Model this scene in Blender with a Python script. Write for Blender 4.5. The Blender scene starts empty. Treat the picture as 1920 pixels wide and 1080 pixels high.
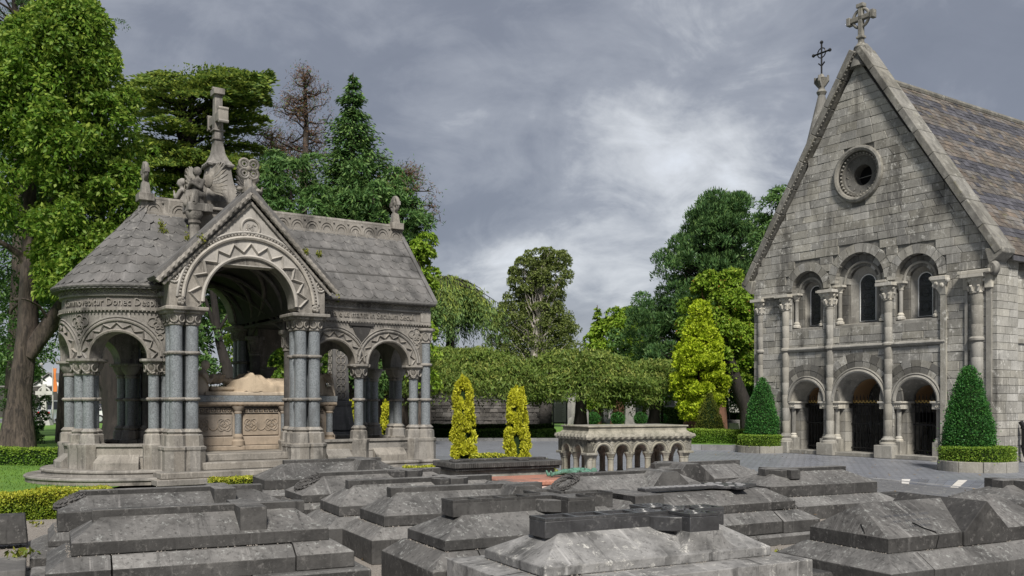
import bpy, math, random
import numpy as np
from mathutils import Vector, Matrix

random.seed(7)
rng = np.random.default_rng(7)
S = bpy.context.scene
COL = S.collection
PI = math.pi
R_ = math.radians

# ------------------------------------------------------------------ camera, sky, sun
F, HY, H = 1750.0, 755.0, 1.6          # focal length in px of the 1920 frame, horizon row, eye height
cam_d = bpy.data.cameras.new('camera')
cam = bpy.data.objects.new('camera', cam_d)
COL.objects.link(cam)
cam.location = (0, 0, H)
cam.rotation_euler = (R_(90), 0, 0)
cam_d.sensor_width = 36
cam_d.lens = 36 * F / 1920
cam_d.shift_y = (HY - 540) / 1920
cam_d.clip_end = 3000
S.camera = cam

SUN_AZ, SUN_EL = R_(174), R_(46)        # compass-like azimuth, clockwise from +Y
world = bpy.data.worlds.new('World')
S.world = world
world.use_nodes = True
sun_d = bpy.data.lights.new('sun', 'SUN')
sun_d.energy = 2.5
sun_d.angle = R_(10)
sun_d.color = (1.0, 0.95, 0.87)
sun = bpy.data.objects.new('sun', sun_d)
COL.objects.link(sun)
sd = Vector((math.sin(SUN_AZ) * math.cos(SUN_EL), math.cos(SUN_AZ) * math.cos(SUN_EL), math.sin(SUN_EL)))
sun.rotation_euler = (-sd).to_track_quat('-Z', 'Y').to_euler()
S.view_settings.view_transform = 'Standard'
S.view_settings.look = 'None'
S.view_settings.gamma = 1
S.view_settings.use_curve_mapping = False
S.view_settings.exposure = 1.14
S.cycles.use_denoising = True
S.cycles.max_bounces = 5
S.cycles.diffuse_bounces = 3
S.cycles.transparent_max_bounces = 4


# ------------------------------------------------------------------ node helpers
def nd(nt, typ, props=None, **ins):
    n = nt.nodes.new('ShaderNode' + typ)
    for k, v in (props or {}).items():
        setattr(n, k, v)
    for k, v in ins.items():
        k = k.replace('_', ' ')
        s = n.inputs[int(k[1:])] if k[0] == '#' else n.inputs[k]
        if isinstance(v, bpy.types.NodeSocket):
            nt.links.new(v, s)
        else:
            s.default_value = v
    return n


def col4(c):
    return (c[0], c[1], c[2], 1.0)


def mixc(nt, fac, a, b, mode='MIX'):
    n = nt.nodes.new('ShaderNodeMix')
    n.data_type = 'RGBA'
    n.blend_type = mode
    for idx, v in ((0, fac), (6, a), (7, b)):
        if isinstance(v, bpy.types.NodeSocket):
            nt.links.new(v, n.inputs[idx])
        else:
            n.inputs[idx].default_value = col4(v) if idx > 0 and len(v) == 3 else v
    return n.outputs[2]


def mth(nt, op, a, b=0.0, clamp=False):
    n = nt.nodes.new('ShaderNodeMath')
    n.operation = op
    n.use_clamp = clamp
    for i, v in enumerate((a, b)):
        if isinstance(v, bpy.types.NodeSocket):
            nt.links.new(v, n.inputs[i])
        else:
            n.inputs[i].default_value = v
    return n.outputs[0]


def rng_map(nt, v, a, b, c=0.0, d=1.0):
    n = nd(nt, 'MapRange', {'interpolation_type': 'SMOOTHSTEP'}, Value=v, From_Min=a, From_Max=b, To_Min=c, To_Max=d)
    return n.outputs[0]


def vscale(nt, v, s):
    n = nd(nt, 'VectorMath', {'operation': 'MULTIPLY'})
    nt.links.new(v, n.inputs[0])
    n.inputs[1].default_value = s
    return n.outputs[0]


def noise(nt, v, scale, detail=6, rough=0.6, dist=0.0):
    return nd(nt, 'TexNoise', None, Vector=v, Scale=scale, Detail=detail, Roughness=rough, Distortion=dist).outputs[0]


# sky: broken heavy cloud over the whole dome, thin breaks of blue
def build_sky():
    nt = world.node_tree
    nt.nodes.clear()
    out = nt.nodes.new('ShaderNodeOutputWorld')
    bg = nt.nodes.new('ShaderNodeBackground')
    sky = nd(nt, 'TexSky', {'sky_type': 'NISHITA', 'sun_disc': False, 'sun_elevation': SUN_EL, 'sun_rotation': SUN_AZ})
    tc = nt.nodes.new('ShaderNodeTexCoord')
    d = tc.outputs['Generated']
    sep = nd(nt, 'SeparateXYZ', None, Vector=d)
    zz = mth(nt, 'ADD', mth(nt, 'MAXIMUM', sep.outputs[2], 0.0), 0.42)
    px = mth(nt, 'DIVIDE', sep.outputs[0], zz)
    py = mth(nt, 'DIVIDE', sep.outputs[1], zz)
    pv = nd(nt, 'CombineXYZ', None, X=px, Y=py, Z=3.7).outputs[0]
    off = nd(nt, 'VectorMath', {'operation': 'ADD'})
    nt.links.new(pv, off.inputs[0])
    off.inputs[1].default_value = SKY_OFF
    pv = off.outputs[0]
    big = noise(nt, pv, 1.15, 3, 0.5, 0.3)
    mid = noise(nt, pv, 2.6, 7, 0.55, 0.5)
    fine = noise(nt, pv, 6.0, 8, 0.62, 0.8)
    f = mth(nt, 'ADD', mth(nt, 'MULTIPLY', big, 0.44), mth(nt, 'ADD', mth(nt, 'MULTIPLY', mid, 0.38), mth(nt, 'MULTIPLY', fine, 0.18)))
    ramp = nd(nt, 'ValToRGB', None, Fac=f)
    e = ramp.color_ramp.elements
    e[0].position, e[0].color = 0.36, (1.2, 1.33, 1.66, 1)
    e[1].position, e[1].color = 0.67, (5.8, 5.95, 6.2, 1)
    for p, c in ((0.48, (1.5, 1.64, 2.0, 1)), (0.545, (2.2, 2.35, 2.7, 1)), (0.60, (3.8, 3.95, 4.2, 1))):
        x = e.new(p)
        x.color = c
    # clouds pale a little towards the horizon
    hz = rng_map(nt, sep.outputs[2], 0.0, 0.16, 0.30, 0.0)
    c = mixc(nt, hz, ramp.outputs[0], (5.2, 5.3, 5.5))
    blue = mixc(nt, 0.55, sky.outputs[0], (3.0, 3.6, 4.6))
    br = rng_map(nt, f, 0.60, 0.72, 0.0, 0.35)
    c = mixc(nt, br, c, blue)
    c = mixc(nt, 0.06, c, sky.outputs[0])
    nt.links.new(c, bg.inputs[0])
    bg.inputs[1].default_value = 0.07
    nt.links.new(bg.outputs[0], out.inputs[0])


SKY_OFF = (5.5, 2.92, 0.0)
build_sky()


# ------------------------------------------------------------------ placement helpers
def P(x, y, z):
    d = F * (H - z) / (y - HY)
    return Vector(((x - 960) / F * d, d, z))


def XD(x, d):
    return (x - 960) / F * d


def ZD(y, d):
    return H + (HY - y) * d / F


# ------------------------------------------------------------------ materials
def new_mat(name):
    m = bpy.data.materials.new(name)
    m.use_nodes = True
    nt = m.node_tree
    return m, nt, nt.nodes['Principled BSDF']


def stone(name, c1, c2, dark, sc=1.5, stain=0.6, lichen=0.3, lcol=(0.5, 0.49, 0.45), lsc=6.0, bump=0.3, rough=0.85, rnd=0.12, fine=40, pits=0.25, moss=0.0, spec=0.3, streak=0.2, rain=0.35, hv=0.25):
    m, nt, b = new_mat(name)
    g = nt.nodes.new('ShaderNodeNewGeometry')
    pos = g.outputs['Position']
    v1 = noise(nt, pos, sc, 8, 0.65, 0.4)
    c = mixc(nt, rng_map(nt, v1, 0.3, 0.7), c1, c2)
    oi = nt.nodes.new('ShaderNodeObjectInfo')
    r = mth(nt, 'FRACT', mth(nt, 'ADD', oi.outputs['Random'], g.outputs['Random Per Island']))
    val = nd(nt, 'MapRange', None, Value=r, To_Min=1 - rnd, To_Max=1 + rnd).outputs[0]
    r2 = mth(nt, 'FRACT', mth(nt, 'MULTIPLY', r, 7.31))
    sat = nd(nt, 'MapRange', None, Value=r2, To_Min=1 - hv, To_Max=1 + hv).outputs[0]
    hs = nd(nt, 'HueSaturation', None, Value=val, Saturation=sat, Color=c)
    c = hs.outputs[0]
    if stain:
        sv = vscale(nt, pos, (1, 1, streak))
        s1 = noise(nt, sv, sc * 1.6, 7, 0.6, 0.3)
        c = mixc(nt, rng_map(nt, s1, 0.48, 0.72, 0, stain), c, dark)
    if rain:      # rain-washed runs that follow the fall of each face
        cr = nd(nt, 'VectorMath', {'operation': 'CROSS_PRODUCT'})
        nt.links.new(g.outputs['True Normal'], cr.inputs[0])
        cr.inputs[1].default_value = (0, 0, 1)
        nz = nd(nt, 'VectorMath', {'operation': 'NORMALIZE'}, Vector=cr.outputs[0])
        dt = nd(nt, 'VectorMath', {'operation': 'DOT_PRODUCT'})
        nt.links.new(nz.outputs[0], dt.inputs[0])
        nt.links.new(pos, dt.inputs[1])
        sz = nd(nt, 'SeparateXYZ', None, Vector=pos)
        rv = nd(nt, 'CombineXYZ', None, X=mth(nt, 'MULTIPLY', dt.outputs['Value'], 14.0), Y=mth(nt, 'MULTIPLY', sz.outputs[2], 1.6), Z=mth(nt, 'MULTIPLY', sz.outputs[1], 0.5)).outputs[0]
        rn = noise(nt, rv, 1.0, 6, 0.65, 0.2)
        c = mixc(nt, rng_map(nt, rn, 0.56, 0.74, 0, rain), c, dark)
        c = mixc(nt, rng_map(nt, rn, 0.44, 0.28, 0, rain * 0.7), c, tuple(min(1, x * 1.9) for x in c1))
    sp = noise(nt, pos, fine, 4, 0.7)
    c = mixc(nt, rng_map(nt, sp, 0.5, 0.75, 0, pits), c, dark)
    if lichen:
        l1 = noise(nt, pos, lsc, 9, 0.78, 0.1)
        l2 = noise(nt, pos, lsc * 0.17, 3, 0.5)
        lm = mth(nt, 'MULTIPLY', rng_map(nt, l1, 0.53, 0.64), rng_map(nt, l2, 0.34, 0.56))
        c = mixc(nt, mth(nt, 'MULTIPLY', lm, lichen), c, lcol)
    if moss:
        m1 = noise(nt, pos, 3.5, 8, 0.7, 0.5)
        c = mixc(nt, rng_map(nt, m1, 0.56, 0.7, 0, moss), c, (0.16, 0.15, 0.05))
    nt.links.new(c, b.inputs['Base Color'])
    b.inputs['Roughness'].default_value = rough
    b.inputs['Specular IOR Level'].default_value = spec
    bn = mth(nt, 'ADD', noise(nt, pos, fine * 0.5, 8, 0.7), mth(nt, 'MULTIPLY', noise(nt, pos, sc * 4, 5, 0.6), 1.2))
    bp = nd(nt, 'Bump', None, Height=bn, Strength=bump * 0.6, Distance=0.02)
    nt.links.new(bp.outputs[0], b.inputs['Normal'])
    return m


def plain(name, c, rough=0.6, metal=0.0, var=0.15, sc=4.0, bump=0.1, spec=0.5):
    m, nt, b = new_mat(name)
    g = nt.nodes.new('ShaderNodeNewGeometry')
    n1 = noise(nt, g.outputs['Position'], sc, 6, 0.6)
    c1 = tuple(x * (1 - var) for x in c)
    c2 = tuple(min(1, x * (1 + var)) for x in c)
    nt.links.new(mixc(nt, n1, c1, c2), b.inputs['Base Color'])
    b.inputs['Roughness'].default_value = rough
    b.inputs['Metallic'].default_value = metal
    b.inputs['Specular IOR Level'].default_value = spec
    if bump:
        bp = nd(nt, 'Bump', None, Height=noise(nt, g.outputs['Position'], sc * 8, 5, 0.6), Strength=bump, Distance=0.02)
        nt.links.new(bp.outputs[0], b.inputs['Normal'])
    return m


def granite(name, c1, c2, c3, rough=0.36):
    m, nt, b = new_mat(name)
    g = nt.nodes.new('ShaderNodeNewGeometry')
    pos = g.outputs['Position']
    n1 = noise(nt, pos, 38, 3, 0.8)
    n2 = noise(nt, vscale(nt, pos, (1, 1, 0.5)), 2.2, 6, 0.65)
    c = mixc(nt, rng_map(nt, n1, 0.4, 0.62), c1, c2)
    c = mixc(nt, rng_map(nt, noise(nt, pos, 70, 2, 0.8), 0.57, 0.70, 0, 0.6), c, c3)
    c = mixc(nt, rng_map(nt, n2, 0.46, 0.68, 0, 0.7), c, (0.09, 0.094, 0.098))
    nt.links.new(c, b.inputs['Base Color'])
    b.inputs['Roughness'].default_value = rough
    bp = nd(nt, 'Bump', None, Height=n1, Strength=0.06, Distance=0.02)
    nt.links.new(bp.outputs[0], b.inputs['Normal'])
    return m


def leafmat(name, a, b_, tip=None, transl=0.3, rough=0.55):
    m, nt, b = new_mat(name)
    g = nt.nodes.new('ShaderNodeNewGeometry')
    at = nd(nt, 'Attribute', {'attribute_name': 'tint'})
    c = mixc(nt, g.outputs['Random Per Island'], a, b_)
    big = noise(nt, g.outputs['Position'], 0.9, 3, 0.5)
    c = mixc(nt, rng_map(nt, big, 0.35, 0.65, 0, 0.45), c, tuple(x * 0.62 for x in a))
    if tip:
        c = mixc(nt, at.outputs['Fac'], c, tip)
    nt.links.new(c, b.inputs['Base Color'])
    b.inputs['Roughness'].default_value = rough
    b.inputs['Specular IOR Level'].default_value = 0.25
    tr = nd(nt, 'BsdfTranslucent', None, Color=c)
    mx = nd(nt, 'MixShader', None, Fac=transl)
    nt.links.new(b.outputs[0], mx.inputs[1])
    nt.links.new(tr.outputs[0], mx.inputs[2])
    nt.links.new(mx.outputs[0], nt.nodes['Material Output'].inputs[0])
    return m


def bark(name, c1, c2, sc=6):
    m, nt, b = new_mat(name)
    g = nt.nodes.new('ShaderNodeNewGeometry')
    v = vscale(nt, g.outputs['Position'], (1, 1, 0.22))
    n1 = noise(nt, v, sc, 8, 0.7, 0.6)
    nt.links.new(mixc(nt, rng_map(nt, n1, 0.35, 0.65), c1, c2), b.inputs['Base Color'])
    b.inputs['Roughness'].default_value = 0.9
    bp = nd(nt, 'Bump', None, Height=n1, Strength=0.9, Distance=0.06)
    nt.links.new(bp.outputs[0], b.inputs['Normal'])
    return m


MAT = {}
MAT['maus'] = stone('mausoleum_limestone', (0.275, 0.257, 0.232), (0.17, 0.158, 0.142), (0.033, 0.031, 0.029), 1.3, 0.85, 0.35, (0.46, 0.435, 0.395), 7, 0.35, 0.85, 0.08, 36, 0.5, streak=0.35, rain=0.55)
MAT['maus_dark'] = stone('shade_dark_limestone', (0.11, 0.104, 0.10), (0.06, 0.057, 0.054), (0.02, 0.02, 0.02), 2.0, 0.5, 0.2, (0.35, 0.33, 0.3), 7, 0.3, rnd=0.1)  # interior shade put into the colour of piers, ceilings and ribs
MAT['maus_soot_shade'] = stone('soot_and_shade_limestone', (0.045, 0.043, 0.042), (0.028, 0.027, 0.026), (0.012, 0.012, 0.012), 2.0, 0.4, 0.15, (0.2, 0.19, 0.18), 7, 0.3, rnd=0.05)  # soot on the spandrel stones; painted shade on the vault
MAT['maus_field'] = stone('relief_shade_limestone_field', (0.22, 0.20, 0.178), (0.155, 0.14, 0.124), (0.05, 0.046, 0.042), 1.6, 0.5, 0.1, (0.4, 0.38, 0.34), 7, 0.25, rnd=0.04)  # frieze ground darkened in place of relief shade round the letters
MAT['maus_pale'] = stone('pale_limestone', (0.41, 0.385, 0.35), (0.28, 0.262, 0.238), (0.085, 0.08, 0.073), 1.8, 0.6, 0.1, (0.5, 0.48, 0.45), 7, 0.22, rnd=0.06, streak=0.35)
MAT['slab'] = stone('roof_slab', (0.15, 0.145, 0.142), (0.09, 0.088, 0.086), (0.03, 0.03, 0.03), 1.4, 0.65, 0.4, (0.30, 0.29, 0.27), 5, 0.3, rnd=0.12, streak=0.3, rain=0.45)
MAT['granite'] = granite('grey_blue_granite', (0.215, 0.235, 0.25), (0.115, 0.126, 0.136), (0.40, 0.415, 0.42))
MAT['warm'] = stone('carved_sandstone', (0.52, 0.435, 0.335), (0.37, 0.305, 0.235), (0.11, 0.087, 0.068), 2.5, 0.5, 0.0, bump=0.15, rnd=0.05, fine=60, rain=0.2)
MAT['warm_dim'] = stone('dusty_sandstone', (0.33, 0.275, 0.22), (0.22, 0.185, 0.148), (0.07, 0.058, 0.048), 2.5, 0.55, 0.0, bump=0.2, rnd=0.05, fine=60, rain=0.25)
MAT['tomb'] = stone('weathered_limestone', (0.072, 0.07, 0.068), (0.037, 0.036, 0.035), (0.010, 0.0097, 0.0097), 1.6, 0.5, 0.45, (0.24, 0.23, 0.22), 16, 0.45, 0.7, 0.25, 22, 0.5, streak=1.0, rain=0.55)
MAT['tomb_lit_top'] = stone('lichened_lit_limestone_top', (0.16, 0.155, 0.15), (0.08, 0.078, 0.076), (0.018, 0.0175, 0.017), 1.5, 0.6, 0.62, (0.36, 0.37, 0.355), 18, 0.5, 0.7, 0.25, 24, 0.8, streak=1.0, rain=0.7)  # lichen over a base lightened to stand for skylight on the tops
MAT['tomb_pale'] = stone('pale_weathered_limestone', (0.26, 0.255, 0.25), (0.125, 0.123, 0.12), (0.022, 0.022, 0.022), 2.2, 0.65, 0.9, (0.50, 0.49, 0.46), 12, 0.5, 0.7, 0.08, 24, 0.85, streak=1.0, rain=0.75)
MAT['tomb_black'] = stone('polished_dark_limestone', (0.06, 0.06, 0.063), (0.03, 0.03, 0.032), (0.014, 0.014, 0.014), 2.5, 0.4, 0.3, (0.24, 0.235, 0.23), 12, 0.2, 0.34, 0.1, 30, 0.5, spec=0.5, rain=0.3)
MAT['tomb_wet_lit'] = stone('wet_lit_dark_limestone_top', (0.11, 0.109, 0.11), (0.055, 0.055, 0.057), (0.02, 0.02, 0.02), 3.0, 0.5, 0.4, (0.28, 0.275, 0.265), 12, 0.25, 0.28, 0.05, 24, 0.5, spec=0.6, streak=1, rain=0)  # wet gloss, with sky light on the top put into the grey
MAT['ashlar'] = stone('granite_ashlar', (0.36, 0.348, 0.315), (0.215, 0.207, 0.187), (0.05, 0.048, 0.044), 0.7, 0.9, 0.85, (0.58, 0.57, 0.53), 6, 0.5, 0.9, 0.24, 30, 0.6, streak=0.3, rain=0.6, hv=0.35)
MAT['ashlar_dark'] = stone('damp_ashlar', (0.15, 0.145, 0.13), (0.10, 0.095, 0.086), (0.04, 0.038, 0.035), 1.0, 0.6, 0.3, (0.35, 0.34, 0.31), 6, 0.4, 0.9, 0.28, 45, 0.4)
MAT['mortar'] = stone('mortar', (0.20, 0.193, 0.175), (0.13, 0.125, 0.112), (0.05, 0.048, 0.044), 2.0, 0.5, 0.0, rnd=0.0)
MAT['dressed'] = stone('dressed_granite', (0.31, 0.297, 0.266), (0.205, 0.196, 0.175), (0.06, 0.057, 0.052), 1.0, 0.75, 0.4, (0.5, 0.49, 0.45), 6, 0.3, 0.88, 0.14, 40, 0.5, streak=0.3, rain=0.4)
MAT['capital'] = stone('pale_carved_stone', (0.50, 0.475, 0.42), (0.38, 0.36, 0.315), (0.13, 0.12, 0.105), 2.5, 0.5, 0.0, bump=0.3, rnd=0.08)
MAT['coping'] = stone('lichened_coping', (0.24, 0.23, 0.205), (0.13, 0.125, 0.112), (0.05, 0.047, 0.043), 1.8, 0.6, 0.7, (0.42, 0.41, 0.37), 6, 0.6, 0.92, 0.12, 24, 0.6, moss=0.3)
MAT['slate_brown'] = stone('lichened_slate', (0.15, 0.13, 0.114), (0.092, 0.081, 0.073), (0.04, 0.036, 0.034), 0.9, 0.7, 0.6, (0.24, 0.222, 0.18), 7, 0.5, 0.8, 0.35, 22, 0.6, moss=0.4, hv=0.6)
MAT['slate_dark'] = stone('blue_slate', (0.082, 0.08, 0.091), (0.05, 0.049, 0.056), (0.026, 0.026, 0.03), 1.5, 0.4, 0.3, (0.22, 0.215, 0.21), 6, 0.25, 0.55, 0.4, 30, 0.2)
MAT['table'] = stone('speckled_granite', (0.33, 0.31, 0.26), (0.20, 0.19, 0.155), (0.05, 0.048, 0.042), 5, 0.5, 0.2, (0.5, 0.48, 0.42), 10, 0.4, 0.85, 0.08, 60, 0.75)
MAT['pink'] = granite('pink_granite', (0.42, 0.19, 0.13), (0.30, 0.13, 0.09), (0.5, 0.35, 0.3), 0.55)
MAT['pink_pale'] = granite('pale_pink_granite', (0.52, 0.40, 0.36), (0.44, 0.33, 0.30), (0.55, 0.48, 0.45), 0.5)
MAT['verdigris'] = stone('verdigris_bronze', (0.14, 0.27, 0.21), (0.04, 0.08, 0.06), (0.02, 0.03, 0.025), 14, 0.7, 0.4, (0.32, 0.48, 0.40), 16, 0.4, 0.7, 0.0)
MAT['iron'] = plain('black_iron', (0.012, 0.012, 0.013), 0.45, 0.3, 0.2, 8, 0.1)
MAT['gold'] = plain('gilt', (0.55, 0.38, 0.12), 0.4, 0.6, 0.2, 8, 0.05)
MAT['black'] = plain('dark_void', (0.01, 0.01, 0.01), 0.9, 0, 0.1, 3, 0, 0.1)
MAT['glass'] = plain('leaded_glass', (0.018, 0.02, 0.024), 0.18, 0, 0.4, 14, 0.3, 0.6)
MAT['white'] = plain('white_paint', (0.75, 0.75, 0.73), 0.5, 0, 0.08, 3, 0.05)
MAT['warmplaster'] = plain('warm_plaster', (0.42, 0.26, 0.13), 0.8, 0, 0.15, 3, 0.1)
MAT['bark'] = bark('grey_brown_bark', (0.10, 0.078, 0.064), (0.024, 0.019, 0.017), 9)
MAT['bark_dark'] = bark('dark_bark', (0.026, 0.021, 0.018), (0.011, 0.009, 0.008))
MAT['bark_red'] = bark('red_bark', (0.20, 0.095, 0.06), (0.09, 0.045, 0.03))
MAT['bark_pale'] = bark('birch_bark', (0.5, 0.46, 0.42), (0.22, 0.19, 0.17))
MAT['core'] = plain('inner_twigs', (0.014, 0.028, 0.009), 0.9, 0, 0.4, 6, 0.3, 0.1)


# ------------------------------------------------------------------ mesh helpers
class MB:
    def __init__(self):
        self.v, self.f = [], []

    def add(self, vs, fs):
        o = len(self.v)
        self.v += [tuple(p) for p in vs]
        self.f += [tuple(i + o for i in f) for f in fs]
        return self

    def box(self, x0, x1, y0, y1, z0, z1):
        return self.add([(x0, y0, z0), (x1, y0, z0), (x1, y1, z0), (x0, y1, z0), (x0, y0, z1), (x1, y0, z1), (x1, y1, z1), (x0, y1, z1)],
                        [(3, 2, 1, 0), (4, 5, 6, 7), (0, 1, 5, 4), (1, 2, 6, 5), (2, 3, 7, 6), (3, 0, 4, 7)])

    def frustum(self, x0, x1, y0, y1, z0, X0, X1, Y0, Y1, z1):
        return self.add([(x0, y0, z0), (x1, y0, z0), (x1, y1, z0), (x0, y1, z0), (X0, Y0, z1), (X1, Y0, z1), (X1, Y1, z1), (X0, Y1, z1)],
                        [(3, 2, 1, 0), (4, 5, 6, 7), (0, 1, 5, 4), (1, 2, 6, 5), (2, 3, 7, 6), (3, 0, 4, 7)])

    def loft(self, rings, cap=True, closed=True):
        n = len(rings[0])
        vs = [p for r in rings for p in r]
        fs = []
        for i in range(len(rings) - 1):
            for j in range(n if closed else n - 1):
                k = (j + 1) % n
                fs.append((i * n + j, i * n + k, (i + 1) * n + k, (i + 1) * n + j))
        if cap and closed:
            fs.append(tuple(range(n - 1, -1, -1)))
            fs.append(tuple((len(rings) - 1) * n + j for j in range(n)))
        return self.add(vs, fs)

    def lathe(self, prof, cx=0, cy=0, n=16, rot=0.0, sx=1.0, sy=1.0):
        return self.loft([[(cx + sx * r * math.cos(rot + 2 * PI * j / n), cy + sy * r * math.sin(rot + 2 * PI * j / n), z) for j in range(n)] for r, z in prof])

    def tube(self, path, r, n=6, closed=False, rf=None):
        path = [Vector(p) for p in path]
        m = len(path)
        rings = []
        up = Vector((0, 0, 1))
        prev = None
        for i, p in enumerate(path):
            a = path[(i - 1) % m] if closed or i else path[0]
            b = path[(i + 1) % m] if closed or i < m - 1 else path[-1]
            t = (b - a).normalized()
            if prev is None:
                s = t.cross(up)
                if s.length < 1e-3:
                    s = t.cross(Vector((1, 0, 0)))
            else:
                s = prev - t * prev.dot(t)
            s.normalize()
            prev = s
            q = s.cross(t)
            rings.append([p + (s * math.cos(2 * PI * j / n) + q * math.sin(2 * PI * j / n)) * (rf(i, j) if rf else (r[i] if isinstance(r, (list, tuple)) else r)) for j in range(n)])
        if closed:
            rings.append(rings[0])
        return self.loft(rings, cap=not closed)

    def rope(self, path, r, closed=False, turns=None, n=8, step=0.035):
        # resample and twist a two-strand rope along the path
        path = [Vector(p) for p in path]
        if closed:
            path = path + [path[0]]
        pts = [path[0]]
        for a, b in zip(path, path[1:]):
            k = max(1, int((b - a).length / step))
            for i in range(1, k + 1):
                pts.append(a.lerp(b, i / k))
        if closed:
            pts = pts[:-1]
        kk = step / (r * 2.4) * 2 * PI
        return self.tube(pts, r, n, closed, rf=lambda i, j: r * (1 + 0.2 * math.cos(2 * (2 * PI * j / n) + i * kk)))

    def sphere(self, c, rx, ry=None, rz=None, n=10, m=7):
        ry, rz = ry or rx, rz or rx
        return self.loft([[(c[0] + rx * math.sin(PI * (i + .15) / (m + .3)) * math.cos(2 * PI * j / n), c[1] + ry * math.sin(PI * (i + .15) / (m + .3)) * math.sin(2 * PI * j / n), c[2] - rz * math.cos(PI * (i + .15) / (m + .3))) for j in range(n)] for i in range(m + 1)])

    def prism(self, pts, off):
        # extrude a planar 3-D polygon by a vector
        off = Vector(off)
        n = len(pts)
        vs = [Vector(p) for p in pts] + [Vector(p) + off for p in pts]
        fs = [tuple(range(n)), tuple(range(2 * n - 1, n - 1, -1))] + [(j, j + n, (j + 1) % n + n, (j + 1) % n) for j in range(n)]
        return self.add(vs, fs)

    def strip(self, ss, bot, top, mp, d0, d1):
        # wall of varying bottom/top along s; mp(s, depth, z) -> point
        n = len(ss)
        vs = []
        for s in ss:
            b, t = bot(s), top(s)
            vs += [mp(s, d0, b), mp(s, d0, t), mp(s, d1, t), mp(s, d1, b)]
        fs = []
        for i in range(n - 1):
            a, b = i * 4, i * 4 + 4
            for k in range(4):
                fs.append((a + k, a + (k + 1) % 4, b + (k + 1) % 4, b + k))
        fs += [(3, 2, 1, 0), tuple((n - 1) * 4 + k for k in range(4))]
        return self.add(vs, fs)

    def mesh(self, name, mat, smooth=0.6):
        me = bpy.data.meshes.new(name)
        me.from_pydata(self.v, [], self.f)
        import bmesh
        bm = bmesh.new()
        bm.from_mesh(me)
        bmesh.ops.recalc_face_normals(bm, faces=bm.faces)
        bm.to_mesh(me)
        bm.free()
        if smooth:
            me.polygons.foreach_set('use_smooth', [True] * len(me.polygons))
            me.set_sharp_from_angle(angle=smooth)
        me.materials.append(MAT[mat] if isinstance(mat, str) else mat)
        return me

    def obj(self, name, mat, parent=None, loc=None, rz=0.0, smooth=0.6, bevel=0.0):
        return put(name, self.mesh(name, mat, smooth), parent, loc, rz, bevel)


def put(name, me, parent=None, loc=None, rz=0.0, bevel=0.0, mat4=None):
    o = bpy.data.objects.new(name, me)
    COL.objects.link(o)
    o.parent = parent
    if mat4 is not None:
        o.matrix_local = mat4
    else:
        if loc is not None:
            o.location = loc
        o.rotation_euler = (0, 0, rz)
    if bevel:
        b = o.modifiers.new('bevel', 'BEVEL')
        b.width = bevel
        b.segments = 2
        b.limit_method = 'ANGLE'
        b.angle_limit = 0.5
    return o


def tag(o, label, cat, group=None):
    o['label'] = label
    o['category'] = cat
    if group:
        o['group'] = group
    return o


def thing(name, label, cat, loc=(0, 0, 0), rz=0.0, group=None):
    o = bpy.data.objects.new(name, None)
    COL.objects.link(o)
    o.location = loc
    o.rotation_euler = (0, 0, rz)
    o.empty_display_size = 0.2
    return tag(o, label, cat, group)


def copy_tree(o, parent=None):
    c = o.copy()
    COL.objects.link(c)
    c.parent = parent
    for ch in list(o.children):
        copy_tree(ch, c)
    return c


def struct(o):
    o['kind'] = 'structure'
    return o


def stuff(o):
    o['kind'] = 'stuff'
    return o


def lin(a, b, n):
    return [a + (b - a) * i / n for i in range(n + 1)]


def arc(c, r, zs, a0, a1, n, mp, d):
    # points on an arch (angles measured from +s), mapped
    return [mp(c + r * math.cos(a), d, zs + r * math.sin(a)) for a in lin(a0, a1, n)]


def arch_bot(c, r, zs, zb=None):
    def f(s):
        x = abs(s - c)
        return zs + math.sqrt(max(0.0, r * r - x * x)) if x < r else (zs if zb is None else zb)
    return f


def zigzag(mb, c, r0, r1, zs, n, mp, d0, d1, w=0.05):
    # raised chevron band round a semicircular arch
    rings = []
    for i in range(2 * n + 1):
        a = PI * i / (2 * n)
        r = r0 if i % 2 == 0 else r1
        ca, sa = math.cos(a), math.sin(a)
        rings.append([mp(c + (r - w) * ca, d0, zs + (r - w) * sa), mp(c + r * ca, d1, zs + r * sa), mp(c + (r + w) * ca, d0, zs + (r + w) * sa)])
    mb.loft(rings)


def font_mesh(txt, size, ext=0.012, mat=None, squeeze=1.0):
    cu = bpy.data.curves.new('txt', 'FONT')
    cu.body = txt
    cu.size = size
    cu.extrude = ext
    cu.resolution_u = 2
    cu.align_x = 'CENTER'
    o = bpy.data.objects.new('txt', cu)
    COL.objects.link(o)
    bpy.context.view_layer.update()
    me = bpy.data.meshes.new_from_object(o.evaluated_get(bpy.context.evaluated_depsgraph_get()))
    bpy.data.objects.remove(o)
    me.materials.clear()
    if mat:
        me.materials.append(MAT[mat])
    return me


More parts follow.
